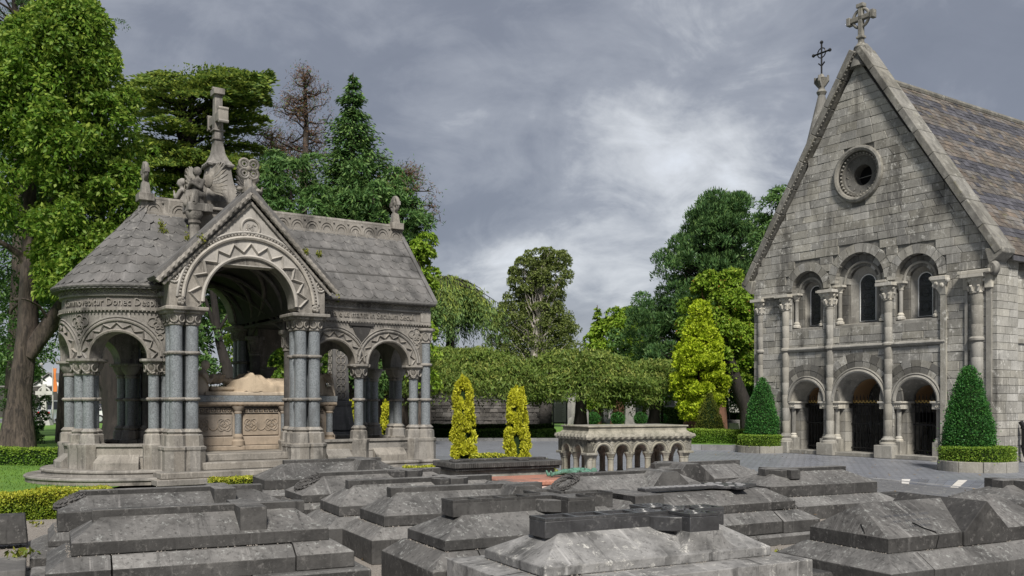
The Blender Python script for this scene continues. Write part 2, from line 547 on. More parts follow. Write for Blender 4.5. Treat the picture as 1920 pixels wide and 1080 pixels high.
def figure(name, mat, parts, parent=None, loc=(0, 0, 0), rz=0.0, voxel=0.02, smooth=4):
    # one continuous carved body: overlapping capsules/ellipsoids fused by a voxel remesh
    mb = MB()
    for p in parts:
        if p[0] == 'e':
            mb.sphere(p[1], *p[2], n=14, m=10)
        else:
            a, b, ra, rb = Vector(p[1]), Vector(p[2]), p[3], p[4]
            k = 6
            pts = [a.lerp(b, i / k) for i in range(k + 1)]
            mb.tube(pts, [ra + (rb - ra) * i / k for i in range(k + 1)], 12)
            mb.sphere(a, ra, n=12, m=8)
            mb.sphere(b, rb, n=12, m=8)
    o = mb.obj(name, mat, parent, loc, rz, smooth=0)
    o.data.polygons.foreach_set('use_smooth', [True] * len(o.data.polygons))
    r = o.modifiers.new('fuse', 'REMESH')
    r.mode = 'VOXEL'
    r.voxel_size = voxel
    r.use_smooth_shade = True
    s = o.modifiers.new('smooth', 'SMOOTH')
    s.iterations = smooth
    s.factor = 0.5
    return o


# ------------------------------------------------------------------ foliage helpers
def unit(v):
    return v / np.maximum(np.linalg.norm(v, axis=1, keepdims=True), 1e-6)


def leaves(name, pos, dirs, length, width, mat, parent=None, tint=None, lat=None, curl=0.25):
    n = len(pos)
    dirs = unit(dirs)
    rv = rng.normal(size=(n, 3)) if lat is None else lat + 0.5 * rng.normal(size=(n, 3))
    side = unit(np.cross(dirs, rv))
    nor = np.cross(side, dirs)
    L = np.broadcast_to(np.asarray(length, float), (n,))[:, None] * rng.uniform(0.7, 1.3, (n, 1))
    W = np.broadcast_to(np.asarray(width, float), (n,))[:, None] * rng.uniform(0.7, 1.3, (n, 1))
    v = np.empty((n, 4, 3))
    v[:, 0] = pos - dirs * L * 0.5
    v[:, 1] = pos + side * W * 0.5 + nor * W * curl
    v[:, 2] = pos + dirs * L * 0.5
    v[:, 3] = pos - side * W * 0.5 + nor * W * curl
    me = bpy.data.meshes.new(name)
    me.vertices.add(4 * n)
    me.vertices.foreach_set('co', v.reshape(-1).astype(np.float32))
    me.loops.add(4 * n)
    me.loops.foreach_set('vertex_index', np.arange(4 * n, dtype=np.int32))
    me.polygons.add(n)
    me.polygons.foreach_set('loop_start', np.arange(0, 4 * n, 4, dtype=np.int32))
    at = me.attributes.new('tint', 'FLOAT', 'POINT')
    t = np.zeros(n) if tint is None else np.broadcast_to(np.asarray(tint, float), (n,))
    at.data.foreach_set('value', np.repeat(t, 4).astype(np.float32))
    me.update()
    me.validate()
    me.materials.append(MAT[mat])
    return put(name, me, parent)


def rand_dirs(n):
    return unit(rng.normal(size=(n, 3)))


def blob_leaves(cs, rs, per, out=0.7, down=0.3, jitter=0.5):
    # leaves spread over the outer skin of many small clumps
    P_, D_, T_ = [], [], []
    for c, r in zip(cs, rs):
        r = np.asarray(r, float) * np.ones(3)
        d = rand_dirs(per)
        d[:, 2] = np.where(d[:, 2] < -0.5, -d[:, 2], d[:, 2])
        k = rng.uniform(0.55, 1.05, (per, 1)) ** 0.6
        P_.append(np.asarray(c) + d * r * k)
        dd = d * out + rng.normal(size=(per, 3)) * jitter
        dd[:, 2] -= down
        D_.append(dd)
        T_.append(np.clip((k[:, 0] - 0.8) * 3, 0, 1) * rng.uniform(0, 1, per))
    return np.concatenate(P_), np.concatenate(D_), np.concatenate(T_)


def branch_path(a, b, sag=0.0, wob=0.1, n=6):
    a, b = Vector(a), Vector(b)
    pts = []
    w = (b - a).length * wob
    for i in range(n + 1):
        t = i / n
        p = a.lerp(b, t)
        p.z += sag * 4 * t * (1 - t)
        if 0 < i < n:
            p += Vector((random.uniform(-w, w), random.uniform(-w, w), random.uniform(-w, w) * 0.6)) * 0.5
        pts.append(p)
    return pts


# ================================================================== MAUSOLEUM
GRID = R_(34)
GR = Vector((math.cos(GRID), math.sin(GRID), 0))      # along the mausoleum, receding to the right
GL = Vector((-math.sin(GRID), math.cos(GRID), 0))     # away to the left
AC = (-1.6, 2.1)                                       # apse centre
AR = 1.47


def mausoleum():
    M = thing('mausoleum', 'ornate grey stone open-arched mausoleum with rounded end and spire cross', 'mausoleum', tuple(6.27 * GR + 19.07 * GL), GRID)

    def outline(off, n=28, right=0.0):
        pts = [(4.4 + off + right, 2.1 - AR - off), (4.4 + off + right, 2.1 + AR + off)]
        for i in range(n + 1):
            a = PI / 2 + PI * i / n
            pts.append((AC[0] + (AR + off) * math.cos(a), AC[1] + (AR + off) * math.sin(a)))
        return pts

    def slab(name, off, z0, z1, nose=0.03, mat='maus', right=0.0):
        mb = MB()
        o = outline(off, right=right)
        o2 = outline(off + nose, right=right)
        zz = z1 - 0.07
        mb.loft([[(x, y, z0) for x, y in o], [(x, y, zz) for x, y in o], [(x, y, zz + 0.02) for x, y in o2], [(x, y, z1 - 0.02) for x, y in o2], [(x, y, z1) for x, y in o]])
        return mb.obj(name, mat, M, smooth=0.5)

    slab('step', 0.80, 0, 0.14, right=-0.55)
    slab('step', 0.50, 0.14, 0.27, right=-0.3)
    slab('floor', 0.05, 0.27, 0.555)
    for sgn in (1, -1):
        def yv(v):
            return v if sgn == 1 else 4.2 - v

        def bx(mb, x0, x1, v0, v1, z0, z1):
            a, b = sorted((yv(v0), yv(v1)))
            return mb.box(x0, x1, a, b, z0, z1)
        bx(MB(), -1.95, 1.95, -0.62, 0.7, 0, 0.12).obj('step', 'maus', M, bevel=0.015)
        bx(MB(), -1.85, 1.85, -0.50, 0.7, 0.12, 0.245).obj('step', 'maus', M, bevel=0.02)
        bx(MB(), -0.98, 0.98, -0.22, 0.8, 0.245, 0.40).obj('step', 'maus', M, bevel=0.02)
        bx(MB(), -0.97, 0.97, 0.12, 0.85, 0.40, 0.553).obj('step', 'maus', M, bevel=0.02)

    # ---- column kit
    def column(x, y, zb, z0, z1, zc, r, rings, tall=True, br=0.22, mat='granite', ped=None, detail=True, cf=1.0):
        c = MB().lathe([(r, z0 - 0.02), (r, z1)], n=18).obj('column', mat, M, (x, y, 0))
        p = MB()
        q = PI / 8
        if ped:
            p.lathe([(br * 1.22, zb), (br * 1.22, ped - 0.08), (br * 1.3, ped - 0.05), (br * 1.3, ped), (br * 1.05, ped + 0.02), (br * 1.0, z0 - 0.12), (br * 0.78, z0 - 0.09), (br * 0.92, z0 - 0.05), (br * 0.75, z0 - 0.015), (r * 1.12, z0 + 0.01)], n=8, rot=q)
        p.obj('base', 'maus', c, smooth=0.45)
        for zr in rings:
            m = MB()
            m.rope([((r + 0.012) * math.cos(a), (r + 0.012) * math.sin(a), zr) for a in lin(0, 2 * PI, 28)[:-1]], 0.034, closed=True)
            m.obj('ring', 'maus', c)
        k = MB()
        hc = zc - z1
        k.lathe([(r * 1.02, z1 - 0.02), (r * 1.22, z1), (r * 1.22, z1 + 0.03), (r * 1.05, z1 + 0.05), (r * 1.3 * cf, z1 + hc * 0.45), (r * 1.5 * cf, z1 + hc * 0.72), (r * 1.5 * cf, z1 + hc * 0.8)], n=18)
        k.lathe([(r * 1.75 * 1.1 * cf, z1 + hc * 0.8), (r * 1.85 * 1.1 * cf, z1 + hc * 0.86), (r * 1.85 * 1.1 * cf, zc)], n=8, rot=q)
        if detail:   # interlaced scrolls round the bell
            for i in range(6):
                a = 2 * PI * i / 6
                rr = r * 1.34 * cf
                k.tube([((rr + 0.01 * math.cos(t)) * math.cos(a + 0.42 * math.sin(t)), (rr + .01) * math.sin(a + 0.42 * math.sin(t)), z1 + hc * (0.42 + 0.27 * math.cos(t))) for t in lin(0, 2 * PI, 10)[:-1]], 0.016, 5, closed=True)
        k.obj('capital', 'maus', c, smooth=0.5)
        return c

    def tallcol(x, y):
        column(x, y, 0.245, 1.07, 3.15, 3.42, 0.125, (1.67, 2.59), ped=0.72, br=0.215)

    def shortcol(x, y, detail=True):
        column(x, y, 0.27, 1.07, 2.17, 2.48, 0.105, (1.67,), ped=0.76, br=0.19, detail=detail, cf=1.28)

    # porch clusters, front and back
    for sgn in (1, -1):
        for sx in (-1, 1):
            for dx in (-0.155, 0.155):
                for v in (0.0, 0.31):
                    tallcol(sx * 1.29 + dx, v if sgn == 1 else 4.2 - v)
            v0, v1 = (-0.28, 0.55) if sgn == 1 else (3.65, 4.48)
            MB().box(sx * 1.29 - 0.42, sx * 1.29 + 0.42, v0, v1, 3.42, 3.50).obj('impost', 'maus', M, bevel=0.02)
    # interior piers with their capitals and corbels
    for sx in (-1, 1):
        for v in (0.95, 3.25):
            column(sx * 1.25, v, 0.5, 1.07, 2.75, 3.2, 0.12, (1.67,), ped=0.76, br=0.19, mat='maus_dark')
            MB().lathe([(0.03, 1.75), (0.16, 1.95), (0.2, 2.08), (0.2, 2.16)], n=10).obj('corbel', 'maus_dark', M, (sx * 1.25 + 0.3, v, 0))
    # ---- arcade walls: straight right wing front and back
    def arcade(mp, centres, s0, s1, n=48, wing='wing', beads=True, hand=1, ns=0):
        cs = sorted(centres)
        r = 0.52

        def bot(s):
            for c in cs:
                if abs(s - c) < r:
                    return 2.48 + math.sqrt(r * r - (s - c) ** 2)
            return 2.48
        ss = sorted(set(lin(s0, s1, 24) + [c + r * math.cos(a) for c in cs for a in lin(0.001, PI - 0.001, 18)]))
        MB().strip(ss, bot, lambda s: 3.44, mp, 0.0, 0.34).obj('spandrel', 'maus', M, smooth=0.4)
        sl = lin(s0, s1, n)

        def band(name, d0, z0, z1, mat='maus', d1=0.34):
            MB().strip(sl, lambda s: z0, lambda s: z1, mp, d0, d1).obj(name, mat, M, smooth=0.4)
        band('string_course', -0.05, 3.44, 3.50)
        band('frieze', 0.012, 3.50, 3.73, 'maus_field')
        band('string_course', -0.04, 3.73, 3.77)
        band('frieze', -0.02, 3.77, 3.89)
        band('cornice', -0.10, 3.89, 3.96)
        # carved saltire beading on the upper frieze
        b = MB()
        L = s1 - s0
        k = int(L / 0.14)
        for i in range(k):
            a = s0 + L * (i + 0.5) / k
            h = L / k * 0.45
            b.tube([mp(a - h, -0.022, 3.785), mp(a, -0.04, 3.83), mp(a + h, -0.022, 3.875)], 0.013, 4)
            b.tube([mp(a + h, -0.022, 3.785), mp(a, -0.04, 3.83), mp(a - h, -0.022, 3.875)], 0.013, 4)
            b.sphere(mp(a + L / k / 2, -0.02, 3.83), 0.022, n=6, m=4)
        b.obj('carved_frieze', 'maus', M)
        d = MB()
        k = int(L / 0.07)
        for i in range(k):
            a = s0 + L * (i + 0.5) / k
            d.sphere(mp(a, -0.05, 3.42), 0.018, n=5, m=3)
        d.obj('beading', 'maus', M)
        for c in cs:
            a = MB()
            for rr, dd, tr in ((0.545, -0.02, 0.035), (0.76, -0.015, 0.028), (0.82, -0.01, 0.018)):
                t0 = 0.0 if rr < 0.6 else 0.06
                a.tube([mp(c + rr * math.cos(t), dd, 2.49 + rr * math.sin(t)) for t in lin(t0, PI - t0, 22)], tr, 6)
            zigzag(a, c, 0.60, 0.70, 2.49, 9, mp, 0.01, -0.045, 0.03)
            a.obj('archivolt', 'maus', M)
        # interlace knots in the spandrels
        for c in ns or []:
            kn = MB()
            for (du, dz, rr) in ((-0.12, 3.22, 0.09), (0.12, 3.22, 0.09), (0, 3.28, 0.08), (0, 3.08, 0.08), (0, 2.93, 0.055), (0.05, 3.16, 0.07), (-0.05, 3.16, 0.07)):
                kn.tube([mp(c + du + rr * math.cos(t), -0.012, dz + rr * math.sin(t)) for t in lin(0, 2 * PI, 14)[:-1]], 0.014, 5, closed=True)
            kn.obj('interlace_carving', 'maus', M)

    def mp_front(s, d, z):
        return (s, 0.50 + d, z)

    def mp_back(s, d, z):
        return (s, 3.70 - d, z)

    def mp_end(s, d, z):
        return (4.55 - d, s, z)

    def mp_apse(s, d, z):
        a = -s / AR - PI / 2            # s measured along the arc from the front pier, towards the left
        return (AC[0] + (AR + 0.13 - d) * math.cos(a), AC[1] + (AR + 0.13 - d) * math.sin(a), z)
    arcade(mp_front, (2.10, 3.47), 1.35, 4.55, ns=(4.2,))
    arcade(mp_back, (2.10, 3.47), 1.35, 4.55)
    arcade(mp_end, (1.35, 2.85), 0.50, 3.70)
    bay = AR * PI / 3
    arcade(mp_apse, (bay * 0.5, bay * 1.5, bay * 2.5), -0.2, bay * 3 + 0.2, n=64, ns=(bay * 1.0, bay * 0.02, bay * 2))
    # sooty spandrel stone between the right-hand arches
    MB().prism([(2.52, 0.478, 3.40), (3.05, 0.478, 3.40), (2.85, 0.478, 2.95), (2.79, 0.478, 2.62), (2.73, 0.478, 2.95)], (0, 0.03, 0)).obj('sooty_spandrel_stone', 'maus_soot_shade', M)
    MB().box(2.48, 3.08, 0.45, 0.6, 3.34, 3.435).obj('sooty_spandrel_stone', 'maus_soot_shade', M, bevel=0.01)
    # short columns of the arcades
    for x in (1.62, 2.79, 4.2):
        shortcol(x, 0.65)
        shortcol(x, 3.55, False)
    for v in (1.0, 2.1, 3.2):
        shortcol(4.4, v, False)
    shortcol(4.4, 1.85, False)
    for a in (PI, ):
        pass
    for deg in (270, 210, 150, 90):
        a = R_(deg)
        for da in (-0.085, 0.085):
            shortcol(AC[0] + (AR + 0.03) * math.cos(a + da), AC[1] + (AR + 0.03) * math.sin(a + da), deg > 180)
        shortcol(AC[0] + (AR - 0.2) * math.cos(a), AC[1] + (AR - 0.2) * math.sin(a), False)
    # tall corner shafts of the right wing
    for v in (0.52, 3.68):
        column(4.46, v, 0.27, 1.07, 3.02, 3.36, 0.11, (1.67, 2.5), ped=0.76, br=0.2)
    # impost slabs over the short columns
    for x in (1.62, 2.79, 4.25):
        for v in (0.66, 3.54):
            MB().box(x - 0.2, x + 0.2, v - 0.2, v + 0.22, 2.40, 2.475).obj('impost', 'maus', M, bevel=0.012)
    for deg in (270, 210, 150, 90):
        a = R_(deg)
        o = MB().box(-0.22, 0.2, -0.24, 0.24, 2.40, 2.475).obj('impost', 'maus', M, (AC[0] + AR * math.cos(a), AC[1] + AR * math.sin(a), 0), a, bevel=0.012)
    # low parapet walls with sunk sloping panels
    def parapet(mp, s0, s1, n):
        sl = lin(s0, s1, n)
        MB().strip(sl, lambda s: 0.27, lambda s: 0.72, mp, 0.06, 0.26).obj('parapet', 'maus', M, smooth=0.4)
        MB().strip(sl, lambda s: 0.72, lambda s: 0.77, mp, 0.02, 0.30).obj('parapet_coping', 'maus', M, smooth=0.4)
        m = s1 - s0
        sl = lin(s0 + m * 0.1, s1 - m * 0.1, max(1, n))
        mb = MB()
        rings = []
        for s in sl:
            rings.append([mp(s, -0.14, 0.27), mp(s, -0.14, 0.40), mp(s, 0.055, 0.56), mp(s, 0.055, 0.27)])
        mb.loft(rings).obj('sloping_block', 'maus', M, smooth=0.4)
    parapet(mp_front, 1.85, 2.58, 1)
    parapet(mp_front, 3.0, 3.98, 1)
    parapet(mp_back, 1.85, 2.58, 1)
    parapet(mp_back, 3.0, 3.98, 1)
    parapet(mp_end, 1.2, 1.85, 1)
    parapet(mp_end, 2.35, 3.0, 1)
    for i in range(3):
        parapet(mp_apse, bay * i + 0.30, bay * (i + 1) - 0.30, 10)

    # ---- inscriptions
    def inscr(txt, size, mp, s, z, hand=1):
        me = font_mesh(txt, size, 0.011, 'maus')
        for v in me.vertices:
            v.co = Vector(mp(s + hand * v.co.x * 0.92, -0.004 - v.co.z, z + v.co.y * 1.15))
        put('inscription', me, M)
    inscr('Iustitia ejus manet in Seculum Seculi', 0.18, mp_front, 2.95, 3.545)
    inscr('Commovebitur Donec Despici', 0.18, mp_apse, bay * 0.66, 3.545, -1)
    MB().box(4.3, 4.57, 0.46, 0.6, 3.5, 3.73).obj('corner_block', 'maus', M, bevel=0.01)

    # ---- porch gables
    for sgn in (1, -1):
        def mp(s, d, z):
            return (s, (-0.16 + d) if sgn == 1 else (4.36 - d), z)
        r = 0.95
        top = 5.78
        ss = sorted(set(lin(-1.62, 1.62, 24) + [0.0] + [r * math.cos(a) for a in lin(0.001, PI - 0.001, 30)]))
        MB().strip(ss, arch_bot(0, r, 3.60, 3.50), lambda s: min(top - 1.02 * abs(s), 4.42 - 0.9 * max(0, abs(s) - 1.4)), mp, 0.0, 0.4).obj('gable_wall', 'maus', M, smooth=0.4)
        MB().prism([mp(-1.36, 0.0, 4.40), mp(1.36, 0.0, 4.40), mp(0, 0.0, top)], (mp(0, 0.4, 0)[0], mp(0, 0.4, 0)[1] - mp(0, 0, 0)[1], 0)).obj('gable_wall', 'maus_pale', M)
        # face stones beside and above the arch
        for (x0, x1, z0, z1) in ((-0.62, -0.05, 4.98, 5.12), (0.05, 0.62, 4.98, 5.12)):
            pass
        a = MB()
        for rr, dd, tr in ((0.975, -0.03, 0.04), (1.36, -0.03, 0.04), (1.47, -0.012, 0.03)):
            t0 = 0.0 if rr < 1 else 0.05
            a.tube([mp(rr * math.cos(t), dd, 3.62 + rr * math.sin(t)) for t in lin(t0, PI - t0, 40)], tr, 6)
        a.obj('archivolt', 'maus_pale', M)
        z = MB()
        zigzag(z, 0, 1.06, 1.24, 3.62, 11, mp, 0.01, -0.055, 0.045)
        z.obj('chevron_moulding', 'maus_pale', M, smooth=0)
        bd = MB()
        for i in range(64):
            t = PI * (i + 0.5) / 64
            bd.sphere(mp(1.42 * math.cos(t), -0.02, 3.62 + 1.42 * math.sin(t)), 0.03, n=6, m=4)
        bd.obj('beading', 'maus', M)
        for sx in (-1, 1):
            # label stops and rosettes
            h = MB()
            h.sphere(mp(sx * 1.40, -0.04, 3.60), 0.085, 0.07, 0.085)
            for t in lin(0, 2 * PI, 5)[:-1]:
                h.sphere(mp(sx * 1.40 + 0.05 * math.cos(t), -0.09, 3.60 + 0.05 * math.sin(t)), 0.035, n=6, m=4)
            h.obj('label_stop', 'maus', M)
            ro = MB()
            ro.tube([mp(sx * 1.52 + 0.105 * math.cos(t), -0.01, 4.08 + 0.105 * math.sin(t)) for t in lin(0, 2 * PI, 20)[:-1]], 0.022, 6, closed=True)
            for t in lin(0, 2 * PI, 6)[:-1]:
                ro.sphere(mp(sx * 1.52 + 0.05 * math.cos(t), -0.005, 4.08 + 0.05 * math.sin(t)), 0.026, n=6, m=4)
            ro.obj('rosette', 'maus_pale', M)
            # raking coping with rope edge
            c = MB()
            p0 = (sx * 1.86, 3.99)
            p1 = (0.0, 5.90)
            tx, tz = p1[0] - p0[0], p1[1] - p0[1]
            ln = math.hypot(tx, tz)
            nx, nz = -tz / ln * (1 if sx < 0 else -1), tx / ln * (1 if sx < 0 else -1)
            if nz < 0:
                nx, nz = -nx, -nz
            o = 0.10
            quad = [(p0[0], p0[1]), (p1[0], p1[1]), (p1[0], p1[1] + o * 1.4), (p0[0] + nx * o, p0[1] + nz * o)]
            d = mp(0, 0.5, 0)[1] - mp(0, -0.10, 0)[1]
            c.prism([(x, mp(0, -0.10, 0)[1], zz) for x, zz in quad], (0, d, 0))
            c.obj('coping', 'slab', M, bevel=0.012)
            rp = MB()
            rp.rope([mp(p0[0] * (1 - t) + p1[0] * t, -0.09, p0[1] * (1 - t) + p1[1] * t - 0.03) for t in lin(0, 1, 8)], 0.055)
            rp.rope([mp(p0[0] * (1 - t) + p1[0] * t - nx * 0.09, -0.03, p0[1] * (1 - t) + p1[1] * t - 0.13) for t in lin(0.03, 0.97, 8)], 0.035)
            rp.obj('rope_moulding', 'maus', M)
        # monogram medallion
        md = MB()
        md.tube([mp(0.19 * math.cos(t), -0.01, 5.19 + 0.19 * math.sin(t)) for t in lin(0, 2 * PI, 28)[:-1]], 0.028, 6, closed=True)
        md.obj('medallion', 'maus_pale', M)
        if sgn == 1:
            for ch, dx, sz in (('E', -0.055, 0.22), ('M', 0.0, 0.23), ('C', 0.055, 0.22)):
                me = font_mesh(ch, sz, 0.012, 'maus_pale')
                for v in me.vertices:
                    v.co = Vector(mp(dx + v.co.x * 0.85, -0.004 - v.co.z, 5.19 - sz * 0.35 + v.co.y))
                put('monogram_letter', me, M)
        # side walls of the porch
        for sx in (-1, 1):
            ya, yb = sorted((mp(0, 0.36, 0)[1], mp(0, 0.85, 0)[1]))
            MB().box(min(sx * 1.62, sx * 1.25), max(sx * 1.62, sx * 1.25), ya, yb, 3.50, 4.08).obj('porch_side_wall', 'maus', M)
            MB().box(min(sx * 1.70, sx * 1.3), max(sx * 1.70, sx * 1.3), ya, yb, 3.72, 3.80).obj('string_course', 'maus', M)
        # finial: pierced disc cross
        fn = MB()
        fn.lathe([(0.16, 5.92), (0.15, 6.02), (0.10, 6.05), (0.075, 6.14), (0.06, 6.2)], 0, mp(0, 0.1, 0)[1], n=10)
        yc = mp(0, 0.1, 0)[1]
        for i in range(4):
            t = PI / 4 + i * PI / 2
            cx, cz = 0.135 * math.cos(t), 6.42 + 0.135 * math.sin(t)
            fn.tube([(cx + 0.10 * math.cos(q), yc, cz + 0.10 * math.sin(q)) for q in lin(0, 2 * PI, 16)[:-1]], 0.032, 6, closed=True)
            fn.tube([(cx + 0.045 * math.cos(q), yc, cz + 0.045 * math.sin(q)) for q in lin(0, 2 * PI, 10)[:-1]], 0.022, 5, closed=True)
        fn.sphere((0, yc, 6.42), 0.06, 0.07, 0.06)
        fn.obj('finial', 'maus', M)
        for sx in (-1, 1):
            MB().lathe([(0.05, 0), (0.07, 0.03), (0.05, 0.07), (0.02, 0.09)], n=8).obj('finial_knop', 'maus', M, (sx * 0.19, yc, 5.95))

    # ---- vault over the crossing, ceilings and ribs
    v = MB()
    rings = []
    for y in (-0.1, 4.3):
        rings.append([(1.02 * math.cos(a), y, 3.52 + 1.05 * math.sin(a)) for a in lin(0, PI, 20)])
    v.loft(rings, cap=False, closed=False)
    v.obj('vault', 'maus_soot_shade', M)  # near-black colour carries the shade under the vault
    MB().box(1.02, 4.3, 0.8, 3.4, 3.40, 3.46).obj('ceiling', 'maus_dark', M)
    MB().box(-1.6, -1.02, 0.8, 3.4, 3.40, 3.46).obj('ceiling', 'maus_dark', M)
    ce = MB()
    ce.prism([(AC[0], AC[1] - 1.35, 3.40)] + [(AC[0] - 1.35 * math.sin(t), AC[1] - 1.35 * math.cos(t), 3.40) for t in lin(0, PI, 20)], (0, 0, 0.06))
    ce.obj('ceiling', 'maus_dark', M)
    for sx in (-1, 1):
        for vy in (0.95, 3.25):
            for ty in (0.5, 2.1, 3.7):
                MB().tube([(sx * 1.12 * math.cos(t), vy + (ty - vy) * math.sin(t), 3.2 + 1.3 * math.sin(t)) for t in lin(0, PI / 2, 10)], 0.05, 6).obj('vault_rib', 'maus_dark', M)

    # ---- roofs
    eave_v, eave_z, ridge_z = 0.36, 3.97, 5.80
    sl = Vector((0, 2.1 - eave_v, ridge_z - eave_z))
    slope = sl.length
    for sgn in (1, -1):
        vz = lambda x: eave_v + (2.1 - eave_v) * (5.80 - x * 1.0 - eave_z) / (ridge_z - eave_z)      # valley line against the porch roof
        for pts in ([(1.80, eave_v, eave_z), (4.62, eave_v, eave_z), (4.62, 2.1, ridge_z), (0.0, 2.1, ridge_z)], [(-1.6, vz(1.6), 5.80 - 1.6), (0.0, 2.1, ridge_z), (-1.6, 2.1, ridge_z)]):
            if sgn == -1:
                pts = [(x, 4.2 - y, z) for x, y, z in pts]
            MB().prism(pts, (0, 0, -0.09)).obj('roof', 'slab', M)
    rr = AC[1] - eave_v
    rings = []
    for t in lin(0, 1, 6):
        rad = rr * (1 - t) + 0.05 * t
        zz = eave_z + (ridge_z - eave_z) * t
        rings.append([(AC[0] + rad * math.cos(a), AC[1] + rad * math.sin(a), zz) for a in lin(PI / 2, 3 * PI / 2, 30)])
    MB().loft(rings, cap=False, closed=False).obj('apse_roof', 'slab', M, smooth=0.3)
    # porch roofs
    for sx in (-1, 1):
        MB().prism([(sx * 1.80, 0.2, 4.03), (sx * 1.80, 4.0, 4.03), (0, 4.0, 5.86), (0, 0.2, 5.86)], (0, 0, -0.08)).obj('porch_roof', 'slab', M)
    # end gable wall
    MB().prism([(4.4, 0.55, 3.9), (4.4, 3.65, 3.9), (4.4, 2.1, 5.65)], (0.12, 0, 0)).obj('end_gable', 'maus', M)
    # eave roll with carved wave
    e = MB()
    e.box(1.75, 4.62, eave_v - 0.03, eave_v + 0.06, eave_z - 0.09, eave_z + 0.02)
    e.obj('eave_band', 'slab', M, bevel=0.01)
    w = MB()
    w.rope([(x, eave_v - 0.035, eave_z - 0.04) for x in lin(1.8, 4.62, 10)], 0.04)
    w.obj('rope_moulding', 'slab', M)
    w = MB()
    ap = [(AC[0] + (rr + 0.02) * math.cos(a), AC[1] + (rr + 0.02) * math.sin(a)) for a in lin(PI / 2, 3 * PI / 2, 40)]
    w.loft([[(AC[0] + (rr + d) * math.cos(a), AC[1] + (rr + d) * math.sin(a), eave_z + z) for d, z in ((-0.1, 0.02), (0.02, 0.02), (0.03, -0.10), (-0.1, -0.1))] for a in lin(PI / 2, 3 * PI / 2, 40)])
    w.obj('eave_band', 'slab', M)
    w = MB()
    w.rope([(x, y, eave_z - 0.04) for x, y in ap], 0.042)
    w.obj('rope_moulding', 'slab', M)
    # scalloped stone slates: three slabs' worth of rows, each slate its own piece
    nrow = 9
    rowh = slope / nrow
    tw = 0.27
    tm = MB()
    hw, ln = tw * 0.497, rowh * 1.15
    out = [(-hw, ln), (-hw, ln * 0.42)] + [(-hw * math.cos(t), ln * 0.42 - ln * 0.42 * math.sin(t)) for t in lin(0.25, PI - 0.25, 7)] + [(hw, ln * 0.42), (hw, ln)]
    tm.prism([(x, y, 0.0) for x, y in out], (0, 0, 0.010))
    tile = tm.mesh('roof_slate', 'slab', 0)
    ang = math.atan2(sl.z, sl.y)
    for i in range(nrow):
        lift = 0.012 + 0.03 * (i % 3 == 0)
        for j in range(24):
            x = 4.55 - (j + (0.5 if i % 2 else 0.0)) * tw
            t = (i + 0.0) / nrow
            z = eave_z + (ridge_z - eave_z) * t
            xmin = max(0.0, (5.80 - z) * 0.98 - 0.25)
            if x < max(xmin, 0.75) or x > 4.56:
                continue
            mtx = Matrix.Translation((x, eave_v + sl.y * t, z + 0.012)) @ Matrix.Rotation(ang - 0.022, 4, 'X')
            put('roof_slate', tile, M, mat4=mtx)
    ncone = 9
    for i in range(ncone):
        t = i / ncone
        rad = rr * (1 - t) + 0.05 * t
        zz = eave_z + (ridge_z - eave_z) * t
        cnt = max(4, int(round(PI * rad / tw)))
        dz = (ridge_z - eave_z) * ((i + 1) / ncone - t)
        an = math.atan2(dz, rr / ncone)
        for j in range(cnt):
            a = PI / 2 + PI * (j + 0.5 + (0.5 if i % 2 else 0)) / cnt
            if a > 1.5 * PI + 0.05 or a < PI * 0.8:
                continue
            mtx = Matrix.Translation((AC[0] + rad * math.cos(a), AC[1] + rad * math.sin(a), zz + 0.015)) @ Matrix.Rotation(a + PI / 2, 4, 'Z') @ Matrix.Rotation(an - 0.02, 4, 'X') @ Matrix.Diagonal((PI * rad / cnt / tw * 1.0, 1, 1, 1))
            put('roof_slate', tile, M, mat4=mtx)
    for i in range(nrow):                        # the short straight stretch left of the porch
        t = i / nrow
        z = eave_z + (ridge_z - eave_z) * t
        for j in range(4):
            x = -1.60 + (j + 0.5) * tw + (0.13 if i % 2 else 0)
            if -x < (5.80 - z) * 0.98 - 0.3 or x > -0.6:
                continue
            put('roof_slate', tile, M, mat4=Matrix.Translation((x, eave_v + sl.y * t, z + 0.012)) @ Matrix.Rotation(ang - 0.022, 4, 'X'))
    # slab joints: thin raised lips between the three courses of slabs
    for i in (3, 6):
        t = i / nrow
        MB().box(1.0 if i == 6 else 1.4, 4.63, -0.02, 0.03, 0, 0.03).obj('slab_lip', 'slab', M, (0, eave_v + sl.y * t, eave_z + (ridge_z - eave_z) * t + 0.012))
    MB().prism([(4.58, eave_v - 0.02, eave_z - 0.02), (4.58, 2.1, ridge_z), (4.58, 2.1, ridge_z + 0.06), (4.58, eave_v - 0.02, eave_z + 0.04)], (0.10, 0, 0)).obj('verge', 'slab', M)

    # ---- ridge cresting
    for x0, x1 in ((0.55, 4.62), (-1.66, -0.6)):
        c = MB()
        c.box(x0, x1, 2.02, 2.18, 5.66, 6.0)
        c.obj('ridge_cresting', 'maus', M)
        MB().box(x0, x1, 1.95, 2.25, 5.62, 5.72).obj('ridge_cresting', 'maus', M, bevel=0.01)
        MB().tube([(x, 2.1, 6.02) for x in lin(x0, x1, 4)], 0.06, 10).obj('ridge_roll', 'maus', M)
        a = MB()
        k = int((x1 - x0) / 0.36)
        for i in range(k):
            cx = x0 + (x1 - x0) * (i + 0.5) / k
            for r in (0.165, 0.11):
                a.tube([(cx + r * math.cos(t), 2.015, 5.73 + r * 1.25 * math.sin(t)) for t in lin(0, PI, 10)], 0.018, 5)
            a.sphere((cx + 0.18, 2.01, 5.95), 0.03, n=6, m=4)
        a.obj('cresting_carving', 'maus', M)

